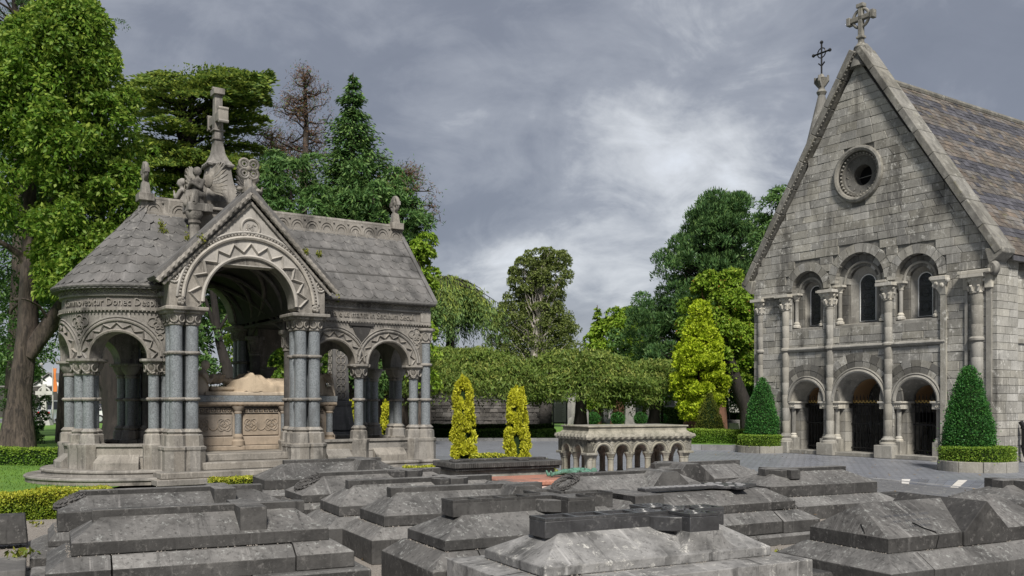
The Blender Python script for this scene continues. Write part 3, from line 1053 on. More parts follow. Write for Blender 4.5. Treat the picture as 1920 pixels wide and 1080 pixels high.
    def end_finial(x, z0):
        f = MB()
        f.box(x - 0.16, x + 0.16, 1.92, 2.28, z0, z0 + 0.16)
        f.frustum(x - 0.10, x + 0.10, 2.0, 2.2, z0 + 0.16, x - 0.07, x + 0.07, 2.03, 2.17, z0 + 0.42)
        f.box(x - 0.05, x + 0.05, 2.05, 2.15, z0 + 0.42, z0 + 0.85)
        f.box(x - 0.05, x + 0.05, 1.88, 2.32, z0 + 0.60, z0 + 0.70)
        f.tube([(x, 2.1 + 0.17 * math.cos(t), z0 + 0.65 + 0.17 * math.sin(t)) for t in lin(0, 2 * PI, 20)[:-1]], 0.05, 6, closed=True)
        f.obj('cross_finial', 'maus', M, bevel=0.008)
    end_finial(4.45, 5.95)
    end_finial(-1.56, 5.95)

    # ---- central pedestal, spire and cross
    c = MB()
    c.box(-0.60, 0.60, 1.50, 2.70, 5.2, 5.80)
    c.obj('crossing_block', 'maus', M, bevel=0.015)
    MB().box(-0.68, 0.68, 1.42, 2.78, 5.80, 5.87).obj('crossing_cornice', 'maus', M, bevel=0.02)
    sp = MB()
    rings = []
    for t in lin(0, 1, 8):
        h = 0.20 * (1 - t) ** 1.7 + 0.23
        z = 6.05 + t * 0.85
        rings.append([(-h, 2.1 - h, z), (h, 2.1 - h, z), (h, 2.1 + h, z), (-h, 2.1 + h, z)])
    sp.loft(rings)
    sp.box(-0.46, 0.46, 1.64, 2.56, 5.87, 6.05)
    sp.obj('spire_base', 'maus', M, smooth=0.7)
    kn = MB()
    for i in range(4):
        for s in (-1, 1):
            kn.tube([(s * 0.05 * math.sin(t), 2.1 - 0.245 - 0.06 * (1 - (z - 6.3) / 0.5), z) for t, z in zip(lin(0, 3 * PI, 18), lin(6.32, 6.78, 18))], 0.012, 4)
            kn.tube([(-0.245 - 0.06 * (1 - (z - 6.3) / 0.5), 2.1 + s * 0.05 * math.sin(t), z) for t, z in zip(lin(0, 3 * PI, 18), lin(6.32, 6.78, 18))], 0.012, 4)
        break
    kn.obj('knotwork_panel', 'maus', M)
    f = MB()
    f.lathe([(0.34, 6.90), (0.37, 6.95), (0.34, 7.0), (0.28, 7.05), (0.19, 7.2), (0.15, 7.38)], 0, 2.1, n=4, rot=PI / 4)
    f.obj('spire_flare', 'maus', M, smooth=0.5)
    rp = MB()
    q = 0.255
    rp.rope([(-q, 2.1 - q, 6.92), (q, 2.1 - q, 6.92), (q, 2.1 + q, 6.92), (-q, 2.1 + q, 6.92)], 0.05, closed=True)
    rp.obj('rope_moulding', 'maus', M)
    x = MB()
    x.frustum(-0.105, 0.105, 1.99, 2.21, 7.34, -0.08, 0.08, 2.01, 2.19, 8.62)
    x.box(-0.09, 0.09, 1.72, 2.48, 7.89, 8.09)
    x.box(-0.11, 0.11, 1.66, 1.74, 7.83, 8.15)
    x.box(-0.11, 0.11, 2.46, 2.54, 7.83, 8.15)
    x.box(-0.12, 0.12, 1.94, 2.26, 8.52, 8.66)
    for z in (7.5, 7.7):
        x.box(-0.135, 0.135, 1.965, 2.235, z, z + 0.04)
    x.tube([(0, 2.1 + 0.25 * math.cos(t), 7.99 + 0.25 * math.sin(t)) for t in lin(0, 2 * PI, 28)[:-1]], 0.045, 6, closed=True)
    x.obj('spire_cross', 'maus', M, bevel=0.012)
    x = MB()
    for z in (7.85, 8.13):
        x.tube([(s, y, z) for s, y in ((-0.11, 1.68), (0.11, 1.68))], 0.04, 8)
        x.tube([(s, y, z) for s, y in ((-0.11, 2.52), (0.11, 2.52))], 0.04, 8)
    x.tube([(-0.12, 2.1, 8.66), (0.12, 2.1, 8.66)], 0.05, 8)
    x.obj('scroll_ends', 'maus', M)

    # ---- four seated praying angels on corner pedestals
    for sx, sy in ((-1, -1), (-1, 1), (1, -1), (1, 1)):
        px, py = sx * 0.56, 2.1 + sy * 0.56
        face = math.atan2(sy * 0.6, sx * 1.0)
        p = MB()
        p.lathe([(0.16, 4.75), (0.16, 5.0), (0.11, 5.06), (0.11, 5.42), (0.14, 5.46), (0.13, 5.52), (0.19, 5.62), (0.19, 5.70)], px * 1.25, 2.1 + (py - 2.1) * 1.25, n=12)
        p.obj('angel_column', 'maus', M)
        MB().box(-0.26, 0.26, -0.26, 0.26, 5.70, 5.88).obj('angel_plinth', 'maus', M, (px * 1.1, 2.1 + (py - 2.1) * 1.1, 0), bevel=0.02)
        body = [('e', (0.02, 0, 0.22), (0.20, 0.20, 0.14)), ('c', (0.16, 0.09, 0.24), (0.20, 0.09, 0.02), 0.085, 0.10), ('c', (0.16, -0.09, 0.24), (0.20, -0.09, 0.02), 0.085, 0.10),
                ('c', (0.0, 0.0, 0.0), (0.05, 0, 0.2), 0.16, 0.15), ('c', (0.0, 0, 0.25), (-0.01, 0, 0.50), 0.125, 0.115), ('e', (-0.01, 0, 0.52), (0.10, 0.165, 0.075)),
                ('c', (0, 0.155, 0.52), (0.09, 0.17, 0.36), 0.05, 0.048), ('c', (0.09, 0.17, 0.36), (0.17, 0.02, 0.46), 0.045, 0.032),
                ('c', (0, -0.155, 0.52), (0.09, -0.17, 0.36), 0.05, 0.048), ('c', (0.09, -0.17, 0.36), (0.17, -0.02, 0.46), 0.045, 0.032), ('c', (0.16, 0, 0.44), (0.19, 0, 0.55), 0.03, 0.02),
                ('c', (0, 0, 0.56), (0.02, 0, 0.66), 0.045, 0.045), ('e', (0.035, 0, 0.73), (0.085, 0.072, 0.10)), ('e', (0.0, 0, 0.755), (0.09, 0.085, 0.09)), ('e', (0.115, 0, 0.715), (0.018, 0.014, 0.02))]
        o = figure('angel', 'maus', body, M, (px * 1.1, 2.1 + (py - 2.1) * 1.1, 5.86), face, 0.012, 1)
        fo = MB()
        for k in range(7):
            yy = -0.15 + 0.05 * k
            fo.tube([(0.24 + 0.03 * math.cos(k * 2.1), yy, 0.03), (0.26 - 0.02 * math.cos(k), yy * 0.9, 0.16), (0.2, yy * 0.8, 0.31)], [0.028, 0.022, 0.012], 6)
        fo.obj('robe_folds', 'maus', o)
        for s in (-1, 1):        # feathered wings: a fan of overlapping flat quills over a shoulder plate
            w = MB()
            for k in range(11):
                t = k / 10
                an = R_(100 - 165 * t)
                ln_ = 0.50 - 0.10 * abs(t - 0.35)
                a0 = Vector((-0.10, s * 0.09, 0.50))
                tip = a0 + Vector((-0.10 - 0.06 * t, s * (0.10 + 0.9 * ln_ * max(0.15, math.cos(an * 0.62))), ln_ * math.sin(an) * 0.85 + 0.05))
                ax = (tip - a0).normalized()
                sd_ = ax.cross(Vector((1, 0, 0))).normalized()
                hw_ = 0.055
                mid = a0.lerp(tip, 0.62)
                up_ = Vector((0.02 + 0.004 * (k % 2), 0, 0))
                w.prism([a0 - sd_ * 0.02, a0 + sd_ * 0.02, mid + sd_ * hw_, tip, mid - sd_ * hw_], -up_ - Vector((0.012, 0, 0)))
            w.sphere((-0.14, s * 0.17, 0.55), 0.045, 0.13, 0.15)
            w.obj('wing', 'maus', o, smooth=0)
    # tufts of weed in the roof joints
    for (x, y, z, h) in ((-1.35, 1.55, 5.38, 0.16), (-1.3, 1.52, 5.25, 0.14), (-0.85, 1.4, 5.1, 0.2), (-1.0, 0.85, 4.6, 0.16), (-0.82, 0.8, 4.5, 0.12), (-1.02, -0.28, 4.86, 0.1), (1.15, -0.28, 4.78, 0.08), (2.1, 1.3, 5.02, 0.1), (-0.72, 1.35, 5.95, 0.14), (-1.55, 0.48, 3.92, 0.09), (2.15, 0.36, 3.95, 0.09)):
        n = 60
        pos = np.array([x, y, z]) + rng.normal(size=(n, 3)) * np.array([0.035, 0.03, h * 0.5])
        leaves('weed_tuft', pos, rng.normal(size=(n, 3)) * 0.5 + [0, 0, 0.6], 0.06, 0.03, 'weed', M)
    return M


MAT['weed'] = leafmat('roof_weed', (0.14, 0.20, 0.03), (0.30, 0.28, 0.04), None, 0.3)
MAUS = mausoleum()


# ---- sarcophagus with the recumbent effigy
def sarcophagus():
    base = 6.27 * GR + 19.07 * GL
    T = thing('sarcophagus', 'carved sandstone sarcophagus with granite colonnettes inside the mausoleum', 'sarcophagus', tuple(base + Vector((0, 0, 0.556))), GRID)
    x0, x1, v0, v1 = -1.0, 2.45, 1.35, 2.65
    MB().box(x0 - 0.12, x1 + 0.12, v0 - 0.14, v1 + 0.14, 0, 0.10).obj('plinth', 'warm_dim', T, bevel=0.015)
    MB().box(x0, x1, v0 + 0.06, v1 - 0.06, 0.10, 1.0).obj('chest', 'warm_dim', T)
    MB().box(x0 - 0.06, x1 + 0.06, v0 - 0.02, v1 + 0.02, 0.10, 0.30).obj('plinth', 'warm_dim', T, bevel=0.02)
    MB().box(x0 - 0.1, x1 + 0.1, v0 - 0.06, v1 + 0.06, 1.06, 1.20).obj('granite_slab', 'granite', T, bevel=0.012)
    MB().rope([(x, v0 - 0.03, 1.02) for x in (x0 - 0.08, x1 + 0.08)], 0.045).obj('rope_moulding', 'warm_dim', T)
    MB().box(x0 - 0.04, x1 + 0.04, v0, v1, 0.96, 1.06).obj('cornice', 'warm_dim', T)
    cols = [-0.85, 0.22, 1.27, 2.36]
    for x in cols:
        for v in (v0 - 0.02, v1 + 0.02):
            c = MB().lathe([(0.075, 0.36), (0.075, 0.80)], n=14).obj('colonnette', 'granite', T, (x, v, 0))
            MB().lathe([(0.14, 0.1), (0.14, 0.2), (0.10, 0.24), (0.11, 0.3), (0.08, 0.36)], n=12).obj('base', 'warm_dim', c)
            MB().lathe([(0.08, 0.8), (0.09, 0.83), (0.08, 0.85), (0.13, 0.93), (0.14, 0.965)], n=12).obj('capital', 'warm_dim', c)
    for a, b in zip(cols, cols[1:]):
        c, w = (a + b) / 2, (b - a) / 2 - 0.12
        MB().box(c - w, c + w, v0 + 0.02, v0 + 0.07, 0.32, 0.78).obj('panel', 'warm_dim', T, bevel=0.01)
        g = MB()      # Greek key band
        n = 7
        st = 2 * w / n
        for i in range(n):
            x = c - w + i * st
            for (p, q, r, s) in ((0, 0.15, 0.0, 1.0), (0.0, 0.85, 0.85, 1.0), (0.7, 0.85, 0.3, 1.0), (0.35, 0.85, 0.3, 0.45), (0.35, 0.5, 0.3, 0.7), (0.0, 1.0, 0, 0.12)):
                g.box(x + p * st, x + q * st, v0 + 0.03, v0 + 0.065, 0.815 + r * 0.11, 0.815 + s * 0.11)
        g.obj('key_fret', 'warm_dim', T)
        MB().box(c - w, c + w, v0 + 0.055, v0 + 0.062, 0.80, 0.95).obj('fret_ground', 'maus_dark', T)
        k = MB()
        for dx in (-w * 0.58, w * 0.58):
            for (ax, az, r) in ((-0.07, 0.06, 0.07), (0.07, 0.06, 0.07), (-0.07, -0.06, 0.07), (0.07, -0.06, 0.07), (0, 0, 0.11), (0, 0, 0.05)):
                k.tube([(c + dx + ax + r * math.cos(t), v0 + 0.016, 0.56 + az + r * math.sin(t)) for t in lin(0, 2 * PI, 14)[:-1]], 0.014, 5, closed=True)
        k.tube([(c + 0.11 * math.cos(t), v0 + 0.016, 0.60 + 0.16 * math.sin(t)) for t in lin(PI, 2 * PI, 10)], 0.014, 5)
        k.obj('knot_carving', 'warm_dim', T)
    me = font_mesh('SANCTI', 0.085, 0.004, 'maus_pale')
    for v in me.vertices:
        v.co = Vector((-0.25 + v.co.x, v0 - 0.063 - v.co.z, 1.10 + v.co.y))
    put('inscription', me, T)
    zt = 0.556 + 1.20
    E = thing('recumbent_effigy', 'pale sandstone effigy of a robed figure lying on the sarcophagus', 'statue', tuple(base + GR * 0.90 + GL * 1.92 + Vector((0, 0, zt))), GRID)
    MB().box(-1.36, 1.36, -0.46, 0.46, 0, 0.09).obj('bier', 'warm', E, bevel=0.02)
    MB().box(-1.20, -0.62, -0.36, 0.36, 0.09, 0.20).obj('cushion', 'warm', E, bevel=0.05)
    # robe: one draped surface whose folds run from the shoulders to the feet
    def interp(t, tab):
        for (a_, va), (b_, vb) in zip(tab, tab[1:]):
            if a_ <= t <= b_:
                k_ = (t - a_) / (b_ - a_)
                k_ = k_ * k_ * (3 - 2 * k_)
                return va + (vb - va) * k_
        return tab[-1][1]
    HT = [(-0.80, 0.10), (-0.66, 0.25), (-0.52, 0.28), (-0.40, 0.32), (-0.26, 0.40), (-0.12, 0.39), (0.06, 0.31), (0.45, 0.26), (0.80, 0.28), (1.02, 0.22), (1.14, 0.27), (1.22, 0.36), (1.29, 0.28), (1.33, 0.02)]
    WT = [(-0.80, 0.24), (-0.62, 0.40), (-0.25, 0.47), (0.10, 0.46), (0.40, 0.42), (0.80, 0.40), (1.15, 0.42), (1.33, 0.40)]
    nx, ny = 120, 64
    rows = []
    for i in range(nx + 1):
        x = -0.80 + 2.13 * i / nx
        h, w = interp(x, HT), interp(x, WT)
        row = []
        for j in range(ny + 1):
            t = -1 + 2 * j / ny
            y = w * math.sin(t * PI / 2)
            e = max(0.0, 1 - abs(t) ** 2.4)
            z = h * e ** 0.62
            leg = max(0.0, min(1.0, (x + 0.05) / 0.3))
            # folds: long runs down the skirt, slanting pulls across the chest, deep sleeve folds at the side
            f = 0.07 * leg * ((1 - abs(math.sin(t * 6.5 + 1.1 * math.sin(x * 2.3 + t)))) ** 1.6 - 0.35) + 0.014 * leg * math.sin(t * 27 - 1.5 * x)
            f += 0.075 * (1 - leg) * ((1 - abs(math.sin(t * 5 + x * 10))) ** 1.6 - 0.35) * (0.3 + abs(t)) + 0.016 * (1 - leg) * math.sin(x * 36 - abs(t) * 7)
            z += f * (0.25 + e)
            # hanging sleeve in front and behind
            s_ = math.exp(-((x + 0.42) / 0.24) ** 2) * math.exp(-((abs(t) - 0.66) / 0.2) ** 2)
            z += 0.13 * s_
            y += math.copysign(0.05 * s_, t)
            row.append((x, y, max(0.0, z) + 0.085))
        rows.append(row)
    rb = MB()
    rb.loft(rows, cap=False, closed=False)
    rb.obj('robe', 'warm', E, smooth=2.5)
    hd = [('e', (-0.96, 0, 0.37), (0.135, 0.105, 0.115)), ('e', (-0.90, 0, 0.41), (0.10, 0.08, 0.075)), ('c', (-0.93, 0, 0.475), (-0.895, 0, 0.50), 0.02, 0.024), ('e', (-0.855, 0, 0.468), (0.022, 0.035, 0.014)), ('e', (-0.815, 0, 0.45), (0.035, 0.04, 0.035)), ('e', (-0.985, 0, 0.465), (0.03, 0.07, 0.02)),
          ('c', (-0.82, 0, 0.36), (-0.66, 0, 0.30), 0.065, 0.085), ('e', (-1.06, 0, 0.37), (0.10, 0.12, 0.125)), ('e', (-0.95, 0.105, 0.37), (0.03, 0.018, 0.04)), ('e', (-0.95, -0.105, 0.37), (0.03, 0.018, 0.04))]
    figure('head', 'warm', hd, E, (0, 0, 0), 0, 0.010, 1)
    hn = [('c', (-0.10, -0.14, 0.50), (0.04, -0.02, 0.585), 0.04, 0.035), ('c', (-0.10, 0.14, 0.50), (0.04, 0.02, 0.585), 0.04, 0.035)] + [('c', (0.03, y_, 0.59), (-0.08, y_ * 0.4, 0.64), 0.016, 0.010) for y_ in (-0.04, -0.013, 0.013, 0.04)]
    figure('hands', 'warm', hn, E, (-0.20, 0, -0.09), 0, 0.009, 1)

    def kneeler(x, y, rz, label):
        parts = [('c', (0, 0.02, 0.08), (0, -0.28, 0.1), 0.13, 0.12), ('c', (0, 0, 0.1), (0, 0.04, 0.42), 0.17, 0.14), ('e', (0, 0.03, 0.46), (0.19, 0.11, 0.10)), ('c', (0, 0.04, 0.5), (0, 0.08, 0.60), 0.05, 0.05), ('e', (0, 0.10, 0.67), (0.085, 0.10, 0.11)),
                 ('c', (0.17, 0.03, 0.46), (0.16, 0.14, 0.30), 0.055, 0.05), ('c', (0.16, 0.14, 0.30), (0.03, 0.26, 0.38), 0.045, 0.03), ('c', (-0.17, 0.03, 0.46), (-0.16, 0.14, 0.30), 0.055, 0.05), ('c', (-0.16, 0.14, 0.30), (-0.03, 0.26, 0.38), 0.045, 0.03), ('c', (0, 0.26, 0.37), (0, 0.29, 0.48), 0.03, 0.02)]
        o = figure('kneeling_angel', 'warm', parts, None, tuple(base + GR * x + GL * y + Vector((0, 0, zt))), GRID + rz, 0.018, 2)
        tag(o, label, 'statue')
        for s in (-1, 1):
            w = MB()
            for k in range(7):
                t = k / 6
                w.tube([(s * 0.08, -0.10, 0.45), (s * (0.16 + 0.02 * k), -0.20, 0.52 - 0.25 * t), (s * (0.12 + 0.03 * k), -0.28, 0.50 - 0.55 * t)], [0.035, 0.035, 0.012], 6)
            w.obj('wing', 'warm', o)
    kneeler(-0.50, 1.66, R_(-90), 'small sandstone angel kneeling at the effigy\'s head')
    kneeler(2.28, 1.75, R_(90), 'small sandstone angel with folded wings kneeling at the effigy\'s feet')


sarcophagus()


# ================================================================== CHURCH
def church():
    C = thing('church', 'grey granite chapel with steep gable, three gated arches and rose window', 'church', tuple(24.0 * GR + 17.2 * GL), GRID)
    HW, ZE, ZA = 4.0, 5.62, 11.75

    def half(z):
        return HW if z < ZE else max(0.0, HW * (ZA - z) / (ZA - ZE))
    # openings: centre s, radius, spring, bottom (s to the right of the gable centre)
    doors = [(-1.86, 0.70, 1.64, 0.0), (0.0, 0.92, 1.64, 0.0), (1.86, 0.70, 1.64, 0.0)]
    wins = [(-1.86, 0.60, 5.12, 3.95), (0.0, 0.84, 5.22, 3.95), (1.86, 0.66, 5.12, 3.95)]
    rose = (0.0, 8.38, 0.78)

    def mpf(s, d, z):
        return (d, -s, z)

    def spans(z, pad=0.0):
        h = half(z)
        cuts = []
        for c, r, zs, zb in doors + wins:
            up = zs + (0.0 if z <= zs else 0)
            if zb <= z <= zs:
                cuts.append((c - r - pad * 0.0, c + r + pad * 0.0))
            elif zs < z < zs + r + pad:
                k = math.sqrt((r + pad) ** 2 - (z - zs) ** 2)
                cuts.append((c - k, c + k))
        if abs(z - rose[1]) < rose[2]:
            k = math.sqrt(rose[2] ** 2 - (z - rose[1]) ** 2)
            cuts.append((-k, k))
        cuts.sort()
        out, a = [], -h
        for p, q in cuts:
            if p > a:
                out.append((a, p))
            a = max(a, q)
        if a < h:
            out.append((a, h))
        return out

    # solid wall core behind the face stones
    core = MB()
    zz = sorted(set([round(0.1 * i, 3) for i in range(int(ZA * 10))] + [ZE]))
    for za, zb in zip(zz, zz[1:]):
        zm = (za + zb) / 2
        A, B = spans(za + 1e-4), spans(zb - 1e-4)
        if len(A) != len(B):
            A = B = spans(zm)
        for (a0, a1), (b0, b1) in zip(A, B):
            q = [mpf(a0, 0.03, za), mpf(a1, 0.03, za), mpf(b1, 0.03, zb), mpf(b0, 0.03, zb)]
            core.prism(q, (0.62, 0, 0))
    core.obj('wall', 'mortar', C, smooth=0)

    # ashlar face: each stone its own piece
    blocks = []
    z = 0.0
    i = 0
    hs = []
    while z < ZA - 0.15:
        h = random.choice((0.2, 0.22, 0.24, 0.26))
        if z < 1.64 < z + h + 0.1:
            h = 1.64 - z
        if z < ZE < z + h + 0.1:
            h = ZE - z
        hs.append((z, z + h))
        z += h
    J = 0.0045
    for za, zb in hs:
        A, B = spans(za + J, 0.0), spans(zb - J, 0.0)
        pad = 0.27
        A, B = spans(za + J, pad), spans(zb - J, pad)
        if len(A) != len(B):
            A = B = min(A, B, key=lambda q: sum(y - x for x, y in q))
        for (a0, a1), (b0, b1) in zip(A, B):
            L = (a1 - a0 + b1 - b0) / 2
            if L < 0.06:
                continue
            cuts = [0.0]
            t = random.uniform(0.25, 0.6)
            while t < L - 0.22:
                cuts.append(t / L)
                t += random.uniform(0.34, 0.72)
            cuts.append(1.0)
            for p, q in zip(cuts, cuts[1:]):
                e0 = J if p > 0 else 0.0
                e1 = J if q < 1 else 0.0
                blocks.append((a0 + (a1 - a0) * p + e0, a0 + (a1 - a0) * q - e1, b0 + (b1 - b0) * p + e0, b0 + (b1 - b0) * q - e1, za + J, zb - J))

    def stone_block(mb, q, pr):
        x0, x1, X0, X1, z0, z1 = q
        c = 0.008
        b = [mpf(x0, 0.05, z0), mpf(x1, 0.05, z0), mpf(X1, 0.05, z1), mpf(X0, 0.05, z1)]
        m = [mpf(x0, -pr + c, z0), mpf(x1, -pr + c, z0), mpf(X1, -pr + c, z1), mpf(X0, -pr + c, z1)]
        f = [mpf(x0 + c, -pr, z0 + c), mpf(x1 - c, -pr, z0 + c), mpf(X1 - c, -pr, z1 - c), mpf(X0 + c, -pr, z1 - c)]
        mb.loft([b, m, f])

    def px_area(q):
        s = (q[0] + q[1]) / 2
        d = 24.0 * GR.y + (17.2 - s) * GL.y
        return (q[1] - q[0]) * (q[5] - q[4]) / d ** 2
    blocks.sort(key=px_area, reverse=True)
    rest = MB()
    for k, q in enumerate(blocks):
        pr = random.uniform(0.0, 0.016)
        if k < 290:
            mb = MB()
            stone_block(mb, q, pr)
            mb.obj('stone_block', 'ashlar', C, smooth=0)
        else:
            stone_block(rest, q, pr)
    stuff(rest.obj('stone_blocks', 'ashlar', C, smooth=0))

    # voussoirs and receding arch orders
    def voussoirs(c, zs, r0, r1, d0, d1, n, mat, name='voussoir'):
        for k in range(n):
            a0, a1 = PI * k / n + 0.008, PI * (k + 1) / n - 0.008
            mb = MB()
            pts = [mpf(c + r0 * math.cos(a), d0, zs + r0 * math.sin(a)) for a in lin(a0, a1, 3)] + [mpf(c + r1 * math.cos(a), d0, zs + r1 * math.sin(a)) for a in lin(a1, a0, 3)]
            mb.prism(pts, (d1 - d0, 0, 0))
            mb.obj(name, mat if mat == 'ashlar' or random.random() < 0.7 else 'ashlar', C, smooth=0)

    def jamb(c, r0, r1, d0, d1, z0, z1, mat):
        for sx in (-1, 1):
            a, b = sorted((-(c + sx * r0), -(c + sx * r1)))
            z = z0
            while z < z1 - 0.05:
                h = min(0.30, z1 - z)
                MB().box(d0, d1, a, b, z + 0.004, z + h - 0.004).obj('jamb_stone', mat, C, smooth=0)
                z += h

    for i, (c, r, zs, zb) in enumerate(doors):
        mid = i == 1
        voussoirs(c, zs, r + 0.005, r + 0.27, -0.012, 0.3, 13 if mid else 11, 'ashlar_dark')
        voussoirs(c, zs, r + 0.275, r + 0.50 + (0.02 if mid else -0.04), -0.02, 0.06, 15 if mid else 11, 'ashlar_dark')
        # roll mould round the opening
        m = MB()
        m.tube([mpf(c + (r - 0.02) * math.cos(a), -0.02, zs + (r - 0.02) * math.sin(a)) for a in lin(0, PI, 26)], 0.06, 8)
        m.tube([mpf(c + (r + 0.07) * math.cos(a), -0.03, zs + (r + 0.07) * math.sin(a)) for a in lin(0, PI, 26)], 0.03, 6)
        m.obj('roll_moulding', 'dressed', C)
        ri = r - 0.24
        # soffit: splayed inner order
        sp = MB()
        rings = []
        for d, rr in ((0.02, r - 0.06), (0.55, ri)):
            rings.append([mpf(c + rr * math.cos(a), d, zs + rr * math.sin(a)) for a in lin(0, PI, 22)])
        sp.loft(rings, cap=False, closed=False)
        sp.obj('soffit', 'dressed', C)
        voussoirs(c, zs, ri, r + 0.02, 0.551, 0.65, 9, 'dressed')
        jamb(c, ri, r + 0.01, 0.30, 0.66, 0.12, zs - 0.2, 'dressed')
        for sx in (-1, 1):
            a, b = sorted((-(c + sx * (ri - 0.03)), -(c + sx * (r + 0.12))))
            MB().box(-0.05, 0.62, a, b, zs - 0.06, zs).obj('impost', 'capital', C, bevel=0.012)
            k = MB()
            k.box(0.0, 0.5, a + 0.04, b - 0.04, zs - 0.22, zs - 0.06)
            for j in range(3):
                k.tube([(-0.01, a + 0.08 + 0.06 * j + 0.03 * math.cos(t), zs - 0.14 + 0.03 * math.sin(t)) for t in lin(0, 2 * PI, 8)[:-1]], 0.014, 5, closed=True)
            k.obj('carved_capital', 'capital', C)
            col = MB().lathe([(0.07, 0.62), (0.07, zs - 0.22)], n=12).obj('nook_shaft', 'dressed', C, (0.12, -(c + sx * (r - 0.09)), 0))
            MB().lathe([(0.12, 0.5), (0.12, 0.54), (0.09, 0.57), (0.10, 0.6), (0.07, 0.64)], n=10).obj('base', 'capital', col)
            MB().box(-0.13, 0.13, -0.13, 0.13, 0.1, 0.5).obj('plinth', 'dressed', col, bevel=0.01)
        # threshold step
        MB().box(-0.16, 0.9, -(c + r + 0.02), -(c - r - 0.02), 0.0, 0.12).obj('door_step', 'dressed', C, bevel=0.012)
        # iron gate
        w = ri - 0.01
        gate = MB().box(0.58, 0.61, -(c + w), -(c - w), 0.22, 0.255).obj('gate', 'iron', C)
        for zr in (0.95, zs - 0.12):
            MB().box(0.58, 0.61, -(c + w), -(c - w), zr, zr + 0.035).obj('rail', 'iron', gate)
        n = 11 if mid else 8
        for k in range(n):
            s = c - w + 2 * w * (k + 0.5) / n
            MB().tube([(0.595, -s, 0.14), (0.595, -s, zs + 0.12)], 0.013, 6).obj('bar', 'iron', gate)
            MB().lathe([(0.02, 0), (0.012, 0.03), (0.002, 0.1)], n=6).obj('spike', 'iron', gate, (0.595, -s, zs + 0.11))
        sw = MB()
        for k in range(n - 1):
            s = c - w + 2 * w * (k + 1.0) / n
            sw.tube([(0.585, -(s + w / n * 0.85 * math.cos(t)), zs + 0.03 - 0.07 * math.sin(t)) for t in lin(0, PI, 8)], 0.014, 5)
        sw.obj('gilt_swags', 'gold', gate)
        if mid:
            MB().box(0.56, 0.575, -c - 0.05, -c + 0.05, 0.85, 1.05).obj('lock_plate', 'iron', gate)

    # porch behind the gates: vaulted inner room
    pr = MB()
    pr.box(0.7, 3.2, 3.0, 3.2, 0, 3.0)
    pr.box(0.7, 3.2, -3.2, -3.0, 0, 3.0)
    pr.box(0.7, 3.2, -3.2, 3.2, 3.0, 3.2)
    pr.obj('porch_walls', 'dressed', C)
    bw = MB()
    for za, zb in [(0.3 * k, 0.3 * k + 0.29) for k in range(10)]:
        y = -3.0
        while y < 3.0:
            L = random.uniform(0.4, 0.7)
            bw.box(3.0, 3.2, y + 0.005, min(3.0, y + L) - 0.005, za, zb)
            y += L
    stuff(bw.obj('porch_back_stones', 'ashlar', C, smooth=0))
    for c, r, zs, zb in doors:
        a = MB()
        rr = r - 0.2
        rings = [[mpf(c + q * math.cos(t), d, zs + q * math.sin(t)) for t in lin(0, PI, 16)] for d, q in ((0.7, rr), (1.5, rr))]
        a.loft(rings, cap=False, closed=False)
        a.obj('inner_arch', 'warmplaster', C)
    MB().box(0.6, 3.0, -3.0, 3.0, 0.0, 0.115).obj('porch_floor', 'dressed', C)
    for s in (0.35, 2.05):
        b = MB().box(2.2, 2.9, -s - 0.25, -s + 0.25, 1.0, 1.3).obj('font_box', 'iron', C)
        MB().lathe([(0.08, 0.1), (0.1, 0.5), (0.28, 0.9), (0.3, 1.0)], n=12).obj('basin', 'capital', b, (2.5, -s, 0))

    # upper windows: two receding orders, colonnettes, lancet glass
    for i, (c, r, zs, zb) in enumerate(wins):
        voussoirs(c, zs, r + 0.005, r + 0.268, 0.0, 0.3, 11, 'ashlar')
        so = MB()
        so.loft([[mpf(c + r * math.cos(a), d, zs + r * math.sin(a)) for a in lin(0, PI, 22)] for d in (0.02, 0.2)], cap=False, closed=False)
        so.obj('soffit', 'dressed', C)
        r1 = r * 0.74
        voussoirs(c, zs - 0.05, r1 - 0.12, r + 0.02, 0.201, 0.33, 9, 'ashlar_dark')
        m = MB()
        m.tube([mpf(c + r1 * math.cos(a), 0.19, zs - 0.05 + r1 * math.sin(a)) for a in lin(0, PI, 20)], 0.04, 7)
        m.obj('roll_moulding', 'dressed', C)
        r2 = r1 - 0.12
        rw = 0.27 if i == 1 else 0.22
        wt = zs + (0.0 if i == 1 else 0.0)
        rv = MB()
        rv.loft([[mpf(c + rr * math.cos(a), d, zs - 0.05 + rr * math.sin(a)) for a in lin(0, PI, 18)] for d, rr in ((0.33, r2), (0.48, rw))], cap=False, closed=False)
        for sx in (-1, 1):
            rv.add([mpf(c + sx * r2, 0.33, zs - 0.05), mpf(c + sx * rw, 0.48, zs - 0.05), mpf(c + sx * rw, 0.48, zb), mpf(c + sx * r2, 0.33, zb)], [(0, 1, 2, 3)])
        rv.obj('window_reveal', 'dressed', C)
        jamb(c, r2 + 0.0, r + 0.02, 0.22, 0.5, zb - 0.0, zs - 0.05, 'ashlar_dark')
        for sx in (-1, 1):
            pc = MB().lathe([(0.06, zb + 0.22), (0.06, zs - 0.32)], n=12).obj('colonnette', 'dressed', C, (0.13, -(c + sx * (r - 0.10)), 0))
            MB().lathe([(0.13, zb + 0.02), (0.13, zb + 0.08), (0.09, zb + 0.12), (0.10, zb + 0.16), (0.06, zb + 0.22)], n=10).obj('base', 'capital', pc)
            k = MB().lathe([(0.065, zs - 0.32), (0.08, zs - 0.29), (0.07, zs - 0.27), (0.12, zs - 0.16), (0.14, zs - 0.12)], n=12)
            k.box(-0.16, 0.14, -0.16, 0.16, zs - 0.12, zs - 0.06)
